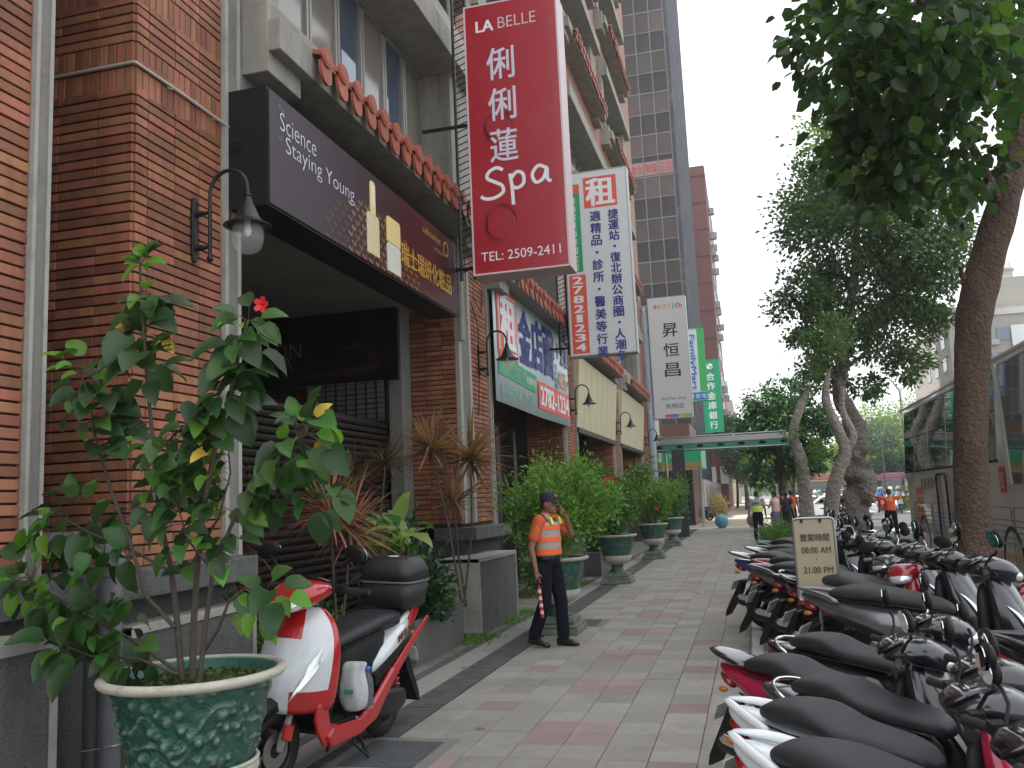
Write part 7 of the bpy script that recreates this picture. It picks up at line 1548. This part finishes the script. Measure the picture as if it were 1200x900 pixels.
# building at the right behind the bus
GB = mat('grey green wall tile', (.30, .29, .26), .8, var=.06, vs=.5, dirt=.25, ds=.4, dcol=(.16, .15, .13)); o = thing('apartment_building', 'grey apartment building with cornice and roof tank behind the bus at the right', 'building', (28, 96, 0))
MB().box(19.0, 40, 90, 110, 0, 18.0).build('wall', GB, o, world=True); MB().box(18.85, 40.1, 89.85, 110, 16.9, 17.5).build('cornice', mat('pale cornice', (.45, .44, .42), .7), o, world=True); MB().box(23.2, 40, 91, 108, 18.0, 20.6).build('roof_storey', GB, o, world=True)
q = MB(); q.lathe([(1.0, 20.6), (1.0, 21.4), (1.15, 21.4), (1.15, 21.6), (.9, 21.8), (.9, 22.2), (.3, 22.6), (.01, 22.7)], (24.6, 92.3, 0), 18); q.build('roof_tank', mat('pale cornice', (0, 0, 0)), o, world=True, smooth=2)
for f in range(6):
    for x in (21.5, 23.0, 25.6, 28.2): MB().box(x, x + 1.1, 89.9, 89.999, 3.0 + f * 2.3, 4.2 + f * 2.3).build('window', GLASSB, o, world=True)
    for y in (92, 96, 100): MB().box(18.94, 18.999, y, y + 1.6, 3.0 + f * 2.3, 4.3 + f * 2.3).build('window', GLASSD, o, world=True)
    for x in (21.0, 22.8): MB().box(x - .35, x + .3, 89.6, 89.89, 2.6 + f * 2.3, 3.1 + f * 2.3).build('air_conditioner', mat('grey appliance', (0, 0, 0)), o, world=True)
o2 = thing('wall_poster', 'white banner with red leaf like figures hung on the grey apartment building', 'banner', (25.5, 89.7, 13)); MB().box(24.2, 27.6, 89.7, 89.8, 11.8, 15.8).build('sheet', mat('white banner sheet', (.62, .66, .66), .7, var=.05), o2, world=True)
q = MB()
for k in range(9):
    x = 24.6 + rr.uniform(0, 1.6); z = 12.2 + rr.uniform(0, 2.6); q.add([(x, 89.69, z), (x + .25, 89.69, z + .1), (x + .35, 89.69, z + .7), (x + .12, 89.69, z + .9), (x - .1, 89.69, z + .4)], [(0, 1, 2, 3, 4)])
q.build('red_figure', mat('poster red', (.5, .08, .08), .6), o2, world=True, kind='stuff')
o = thing('apartment_building', 'low pale building across the road, half hidden by the bus', 'building', (30, 70, 0)); MB().box(28, 45, 60, 80, 0, 9).build('wall', GB, o, world=True)
# dark panel beside the last urn
o = tag(MB().box(-2.95, -2.45, 35.5, 35.65, 0, 3.4).build('dark_panel', mat('dark brown panel', (.03, .025, .03), .5), bevel=.01), 'narrow dark standing panel at the corner just past the farthest urn', 'panel')
# awning and shops at the end of the brick building
o = thing('shop_awning', 'small striped blue and white shop awning beside the pale blue duct', 'awning', (-3.3, 38.5, 3.6)); q = MB(); q.prism([(-4.6, 4.75), (-3.2, 4.0), (-3.2, 3.96), (-4.6, 4.7)], 41, 'y', 2.6); q.build('awning_cloth', mat('pale awning cloth', (.5, .52, .5), .7), o, world=True); MB().box(-3.22, -3.19, 41, 43.6, 3.6, 4.02).build('valance', blu, o, world=True)
o = thing('side_building', 'cream shop building end beside the cross street behind the hanging signs', 'building', (-6, 40, 0)); MB().box(-12, -4.2, 36.6, 44.5, 0, 9.0).build('wall', mat('cream render', (.42, .40, .33), .8, var=.08), o, world=True)
for k in range(3): MB().box(-4.199, -4.12, 37.2 + k * 2.4, 38.9 + k * 2.4, .2, 3.2).build('shop_front', GLASSD, o, world=True)
# ---------------------------------------------------------------- bollards
BLB = mat('blue painted ball', (.10, .30, .42), .5, var=.15, vs=5, dirt=.3, ds=4, dcol=(.3, .3, .28)); BLG = mat('worn brown ball', (.20, .17, .16), .7, var=.2)
for (x, y, m_, lb) in ((-1.47, 43.2, BLB, 'pale blue ball bollard left of the far guard'), (-.02, 43.2, BLG, 'brownish ball bollard right beside the far guard'), (1.25, 36.6, BLB, 'blue ball bollard at the foot of the slim dark trunk')):
    o = thing('ball_bollard', lb, 'bollard', (x, y, 0), group='ball bollards across the end of the pavement'); s_ = .32 if y > 40 else .27
    q = MB(); q.ell((0, 0, s_), (s_, s_, s_), 24, 16); q.build('ball', m_, o, smooth=2); q = MB(); q.lathe([(.18, 0), (.18, .05), (.12, .06)], n=16); q.build('foot', kerbm, o)
# traffic sign
o = thing('road_sign', 'blue round road sign on a grey pole past the far pedestrians', 'road sign', (1.35, 52, 0)); q = MB(); q.tube([(1.35, 52, 0), (1.35, 52, 2.9)], .04, 8); q.build('pole', STEEL, o, world=True)
q = MB(); q.prism([(1.05, 2.3), (1.65, 2.3), (1.65, 2.95), (1.05, 2.95)], 51.93, 'y', .02); q.build('sign_plate', mat('road sign blue', (.02, .10, .38), .4), o, world=True, bevel=.01); q = MB(); q.torus((1.35, 51.92, 2.63), .18, .03, 16, 6, 'y', .2); q.build('white_ring', WHITE, o, world=True)
for (x, y, h, dx) in ((9.5, 60, 8.5, -1.8), (13.5, 100, 9, -2.2)):
    o = thing('street_lamp', 'slim grey street lamp curving over the %s road behind the bus' % ('nearer' if y < 80 else 'farther'), 'street lamp', (x, y, -.15)); q = MB(); q.tube([(0, 0, 0), (0, 0, h * .9), (dx * .3, 0, h), (dx, 0, h * 1.02)], [.09, .07, .05, .04], 8); q.build('pole', STEEL, o, smooth=True); q = MB(); q.ell((dx - .3, 0, h * 1.02), (.4, .14, .07)); q.build('lamp_head', STEEL, o, smooth=2)
# ---------------------------------------------------------------- the coach
BS = mat('silver coach paint', (.52, .51, .48), .3, metal=.35, coat=.5, var=.06, vs=1.2, dirt=.25, ds=1.5, dcol=(.2, .19, .17)); BW = mat('coach window', (.035, .05, .05), .03, spec=1.0)
BUSX, BY0, BY1 = 3.78, 12.3, 24.6
o = thing('tour_bus', 'silver tour coach with dark green tinted windows standing along the kerb', 'bus', (5.0, 18.4, -.15))
q = MB(); rings = []
def sec(y, w, z0, z1, sh):
    pts = [(0, z0), (0, z0 + .5), (.0, 1.9), (.10, z1 - .25), (.22, z1 - .06), (.45, z1), (2.45 - .45, z1), (2.45 - .22, z1 - .06), (2.45 - .10, z1 - .25), (2.45, 1.9), (2.45, z0 + .5), (2.45, z0)]
    return [(BUSX + sh + p[0] * (1 - 2 * sh / 2.45), y, p[1]) for p in pts]
for (y, z0, z1, sh) in ((BY0, .22, 3.5, .12), (BY0 + .12, .18, 3.62, .03), (BY0 + .4, .15, 3.68, 0), (BY1 - .5, .15, 3.68, 0), (BY1 - .15, .16, 3.6, .04), (BY1 + .05, .22, 3.4, .14), (BY1 + .12, .4, 2.9, .22)): rings.append(sec(y, 2.45, z0, z1, sh))
q.rings(rings); q.build('body', BS, o, world=True, smooth=True)
# side windows: each pane a slab set 4 mm proud and tilted with the wall
def sidepane(y0, y1, z0, z1, nm='window', m_=BW, off=.006, sl=0):
    xx = lambda z: BUSX + (0 if z < 1.9 else (z - 1.9) / (3.43 - 1.9) * .10) - off
    a = MB(); a.add([(xx(z0), y0, z0), (xx(z0), y1, z0), (xx(z1), y1 + sl, z1), (xx(z1), y0 + sl, z1), (xx(z0) + .02, y0, z0), (xx(z0) + .02, y1, z0), (xx(z1) + .02, y1 + sl, z1), (xx(z1) + .02, y0 + sl, z1)], [(0, 1, 2, 3), (7, 6, 5, 4), (0, 4, 5, 1), (1, 5, 6, 2), (2, 6, 7, 3), (3, 7, 4, 0)]); return a.build(nm, m_, o, world=True)
for (a, b_) in ((23.0, 24.3), (21.3, 22.9), (19.4, 21.2), (17.4, 19.3), (15.6, 17.3)): sidepane(a, b_, 1.95, 3.4)
sidepane(12.5, 14.75, 1.55, 3.4, off=.03, sl=.55); sidepane(14.75, 14.95, 1.55, 3.42, 'slanted_pillar', BS, .045, .55)
for (a, b_) in ((23.0, 24.3), (21.3, 22.9), (19.4, 21.2), (17.4, 19.3), (15.6, 17.3)):
    q = MB(); xx = BUSX - .012; q.box(xx, xx + .02, a - .05, b_ + .05, 1.90, 1.945); q.build('window_seal', RUB, o, world=True)
    q = MB(); q.add([(BUSX + .05 - .004, a + .02, 2.72), (BUSX + .05 - .004, b_ - .02, 2.72), (BUSX + .054 - .004, b_ - .02, 2.75), (BUSX + .054 - .004, a + .02, 2.75)], [(0, 1, 2, 3)]); q.build('window_bar', RUB, o, world=True)
gk = mat('coach grey print', (.16, .155, .15), .5); rdk = mat('coach red print', (.42, .03, .04), .5); ork = mat('coach orange print', (.55, .14, .05), .5)
q = MB(); q.box(BUSX - .012, BUSX, BY0 + .5, BY1 - .3, 3.43, 3.47).box(BUSX - .015, BUSX + .005, BY0 + .5, BY1 - .3, .62, .66); q.build('side_trim', STEEL, o, world=True)
for k in range(5): q = MB(); y0 = 13.0 + k * 2.1; q.tube([(BUSX - .003, y0, .3), (BUSX - .003, y0, 1.15), (BUSX - .003, y0 + .06, 1.2), (BUSX - .003, y0 + 1.9, 1.2), (BUSX - .003, y0 + 1.96, 1.15), (BUSX - .003, y0 + 1.96, .3)], .008, 5); q.build('luggage_door_edge', gk, o, world=True)
q = MB(); q.tube([(BUSX - .03, 20.4, .35), (BUSX - .03, 20.4, 1.72), (BUSX - .03, 20.3, 1.8), (BUSX - .03, 19.55, 1.8), (BUSX - .03, 19.45, 1.72), (BUSX - .03, 19.4, .35)], .022, 6); q.build('side_outline', RUB, o, world=True, smooth=True)  # added black tube tracing an inverted-U outline on the coach side
FB = (BUSX, 24.4, 1.3)
for i, ch in enumerate('旅遊專車'): txt(o, ch, (BUSX - .004, 0, 0), (0, -1, 0), ZP, -(22.2 - i * .42), 1.62, .26, .26, gk, .03)
face(o, 'red_panel', (BUSX - .004, 0, 0), (0, -1, 0), ZP, -15.55, -15.2, 1.42, 1.82, rdk); txt(o, '遊', (BUSX - .008, 0, 0), (0, -1, 0), ZP, -15.38, 1.62, .26, .24, mat('pale red print', (.6, .35, .3), .5), .02)
txt(o, '瑞', (BUSX - .004, 0, 0), (0, -1, 0), ZP, -18.3, 1.55, .5, .4, rdk, .04)
q = MB()
for k in range(5): q.add([(BUSX - .004, 23.2 - k * .05, .5 + k * .22), (BUSX - .004, 22.2 - k * .02, .5 + k * .22), (BUSX - .004, 22.35, .66 + k * .22), (BUSX - .004, 23.1, .66 + k * .22)], [(0, 1, 2, 3)])
q.build('red_stripes', ork, o, world=True, kind='stuff')
for k in range(4): q = MB(); q.box(BUSX - .006, BUSX - .001, BY0 + .6, BY1 - .6, .72 + k * .09, .74 + k * .09); q.build('grey_stripe', gk, o, world=True)
q = MB(); q.box(BUSX - .005, BUSX - .001, BY0 + .6, 19.0, .38, .5); q.build('gold_stripe', mat('coach gold print', (.42, .33, .15), .5), o, world=True)
for y in (14.2, 17.6, 21.0): q = MB(); q.ell((BUSX - .01, y, .56), (.02, .06, .035)); q.build('side_marker', TAIL, o, world=True, smooth=2)
for (y) in (15.2, 22.4):
    for x in (BUSX + .05, BUSX + 2.1):
        q = MB(); q.lathe([(.001, -.0), (.45, 0), (.50, .04), (.50, .26), (.45, .3), (.001, .3)], (x + .0, y, .35), 28, 'x'); w_ = q.build('wheel', RUB, o, world=True, smooth=True)
        q = MB(); q.lathe([(.001, -.03), (.12, -.03), (.14, .02), (.24, .015), (.27, -.01), (.29, .01)], (x - .01, y, .35), 24, 'x'); h2 = q.build('hub', STEEL, o, world=True, smooth=True); h2.parent = w_
    q = MB(); q.lathe([(.5, -.01), (.56, -.015), (.56, .05), (.5, .05), (.5, -.01)], (BUSX, y, .35), 28, 'x'); q.build('wheel_arch', RUB, o, world=True)
q = MB(); q.box(BUSX + .15, BUSX + 2.3, BY0 + .3, BY1 - .3, .16, .3); q.build('underside', RUB, o, world=True)
# ---------------------------------------------------------------- cars and far traffic
def car(label, cat, x, y, rz, m_, taxi=False, s=1., group=None):
    o = thing('car', label, cat, (x, y, -.15), rz, group); o.scale = (s,) * 3
    q = MB(); prof = [(-2.15, .35), (-2.2, .62), (-2.1, .85), (-1.5, .95), (-1.0, 1.38), (-.1, 1.46), (.7, 1.36), (1.25, .98), (1.95, .84), (2.2, .62), (2.2, .35)]
    def W_(z): return .86 if z < .9 else .86 - (z - .9) * .45
    L1 = [(x_, -W_(z), z) for x_, z in prof]; L2 = [(x_, W_(z), z) for x_, z in prof]; n = len(prof)
    q.add(L1 + L2, [tuple(range(n)), tuple(range(n, 2 * n))[::-1]] + [(i, n + i, n + (i + 1) % n, (i + 1) % n) for i in range(n)]); q.build('body', m_, o, bevel=.05)
    for y_ in (-1, 1):
        q = MB(); q.add([(-1.35, y_ * .845, .97), (1.1, y_ * .845, .97), (.62, y_ * .685, 1.31), (-.1, y_ * .65, 1.39), (-.92, y_ * .68, 1.33)], [(0, 1, 2, 3, 4)]); q.build('side_window', GLASSD, o)
    q = MB(); q.add([(1.235, -.78, 1.0), (1.235, .78, 1.0), (.73, .63, 1.36), (.73, -.63, 1.36)], [(0, 1, 2, 3)]); q.build('windscreen', GLASSB, o); q = MB(); q.add([(-1.5, -.76, .98), (-1.5, .76, .98), (-1.03, .64, 1.37), (-1.03, -.64, 1.37)], [(3, 2, 1, 0)]); q.build('rear_window', GLASSD, o)
    for x_ in (-1.35, 1.4):
        for y_ in (-.8, .8): q = MB(); q.lathe([(.001, -.1), (.3, -.1), (.32, -.06), (.32, .06), (.3, .1), (.001, .1)], (x_, y_, .32), 20, 'y'); q.build('wheel', RUB, o, smooth=True)
    for y_ in (-.6, .6):
        q = MB(); q.ell((2.17, y_, .68), (.06, .2, .08)); q.build('headlight', LENS, o, smooth=2); q = MB(); q.ell((-2.17, y_, .75), (.05, .18, .08)); q.build('tail_light', TAIL, o, smooth=2)
    q = MB(); q.box(2.19, 2.24, -.4, .4, .42, .58); q.build('grille', BLACK, o)
    if taxi: q = MB(); q.box(-.15, .15, -.25, .25, 1.46, 1.6); q.build('roof_sign', WHITE, o, bevel=.02)
    return o
YEL = paint('taxi yellow', (.75, .42, .02)); CWH = paint('car white', (.7, .71, .72))
car('yellow taxi waiting at the crossing between the pale trunks', 'taxi', 5.6, 68, R_(-95), YEL, True)
car('white car in front of the yellow taxi, behind the pale trunks', 'car', 4.2, 52, R_(185), CWH)
car('second white car nearer the dark trunk on the cross street', 'car', 1.0 - 5.5 + 7.2, 57.5, R_(180), CWH)
car('yellow taxi farther up the road', 'taxi', 8.5, 88, R_(-92), YEL, True); car('silver car beside the farther taxi', 'car', 12, 92, R_(-92), P_SV); car('white car far up the road near the hedge', 'car', 14.5, 82, R_(-92), CWH)
def bus2(label, x, y, m1, m2, h=3.2):
    o = thing('city_bus', label, 'bus', (x, y, -.15)); MB().box(-1.2, 1.2, 0, 9, .35, h).build('body', m1, o, bevel=.12); MB().box(-1.1, 1.1, -.03, 0, 1.4, 2.5).build('windscreen', GLASSD, o); MB().box(-1.24, 1.24, -.05, 1.0, 2.6, h + .02).build('top_panel', m2, o, bevel=.08)
    for y_ in (1.2, 7.3):
        for x_ in (-1.15, .9): q = MB(); q.lathe([(.001, 0), (.45, 0), (.45, .25), (.001, .25)], (x_, y_, .45), 20, 'x'); q.build('wheel', RUB, o, smooth=True)
    for k in range(6): MB().box(-1.23, -1.2, .8 + k * 1.35, 1.95 + k * 1.35, 1.4, 2.4).build('side_window', GLASSD, o)
bus2('small city bus with red and white top between the pale trunks', 6.4, 88, paint('bus cream', (.6, .5, .2)), paint('bus red', (.5, .14, .09)))
bus2('pink roofed city bus far behind the marshal', 15.5, 108, paint('bus pink', (.45, .22, .32)), paint('bus magenta', (.45, .10, .22)), 3.2); bus2('pale city bus with pink stripe on the far side of the road', 12.5, 118, CWH, paint('bus rose', (.6, .25, .3)))
# rank of scooter riders waiting beyond the crossing
def rider(label, x, y, m_, hm, rz, sc=1.):
    o = thing('scooter_rider', label, 'rider', (x, y, -.15), rz, 'riders waiting beyond the crossing'); o.scale = (sc,) * 3
    q = MB(); q.torus((.62, 0, .25), .2, .05, 16, 6, 'y').torus((-.6, 0, .25), .2, .05, 16, 6, 'y'); q.build('wheels', RUB, o, kind='stuff')
    q = MB(); q.loft([(-.85, 0, .72, .05, .04), (-.5, 0, .6, .16, .14), (0, 0, .45, .15, .16), (.3, 0, .35, .14, .08)], 'x', 8).loft([(.3, .42, 0, .05, .16), (.6, .5, 0, .12, .2), (1.0, .36, 0, .08, .16)], 'z', 8).tube([(.3, -.35, 1.0), (.3, .35, 1.0)], .03, 5); q.build('scooter_body', rr.choice((P_BK, P_RED, P_WH, P_BL, P_SV)), o, smooth=True)
    q = MB(); q.ell((-.25, 0, 1.1), (.16, .22, .34), 8, 6).tube([(-.2, .2, 1.3), (0, .28, 1.1), (.25, .3, 1.02)], .06, 6).tube([(-.2, -.2, 1.3), (0, -.28, 1.1), (.25, -.3, 1.02)], .06, 6); q.build('jacket', m_, o, smooth=True)
    q = MB(); q.tube([(-.25, .1, .85), (.1, .17, .8), (.15, .17, .3)], .09, 6).tube([(-.25, -.1, .85), (.1, -.17, .8), (.15, -.17, .3)], .09, 6); q.build('trousers', NAVYC, o, smooth=True)
    q = MB(); q.ell((-.18, 0, 1.58), (.15, .14, .15), 10, 8); q.build('helmet', hm, o, smooth=2)
cols_ = [mat('cloth %s' % n_, c, .8) for n_, c in (('red', (.4, .05, .04)), ('white', (.6, .6, .58)), ('teal', (.1, .3, .3)), ('grey', (.2, .2, .22)), ('blue', (.05, .1, .3)), ('orange', (.6, .2, .05)))]
for k in range(34):
    x = 3.2 + (k % 12) * 1.0 + rr.uniform(-.3, .3); y = 61 + (k // 12) * 4 + rr.uniform(-1, 1)
    i1, i2 = rr.randrange(6), rr.randrange(6); nm_ = ('red', 'white', 'teal', 'grey', 'blue', 'orange')
    rider('rider in %s jacket and %s helmet, %s from the left in the %s waiting rank' % (nm_[i1], nm_[i2], ('first', 'second', 'third', 'fourth', 'fifth', 'sixth', 'seventh', 'eighth', 'ninth', 'tenth', 'eleventh', 'twelfth')[k % 12], ('front', 'middle', 'rear')[k // 12]), x, y, cols_[i1], cols_[i2], R_(-90 + rr.uniform(-15, 15)))
# black scooter on the side street
scooter('black scooter parked under the green awning by the steel post', None, 190, 1.0, P_BK, P_BK, P_BK, origin=(-3.2, 55.5), group='')
for ob in C.objects:
    if ob.get('group') == '': del ob['group']
# ---------------------------------------------------------------- hazy air
hz = MB().box(-215, 215, -50, 480, -1.7, 64).build('haze', None if 0 else bpy.data.materials.new('haze air'))
hz['kind'] = 'stuff'; hz['label'] = 'pale humid haze filling the street'
hm_ = hz.data.materials[0]; hm_.use_nodes = True; n = hm_.node_tree; n.nodes.clear(); ho = n.nodes.new('ShaderNodeOutputMaterial'); pv = n.nodes.new('ShaderNodeVolumePrincipled')
pv.inputs['Color'].default_value = (.93, .96, 1, 1); pv.inputs['Density'].default_value = .0008; pv.inputs['Anisotropy'].default_value = .3; n.links.new(pv.outputs[0], ho.inputs['Volume'])
S.cycles.volume_bounces = 0
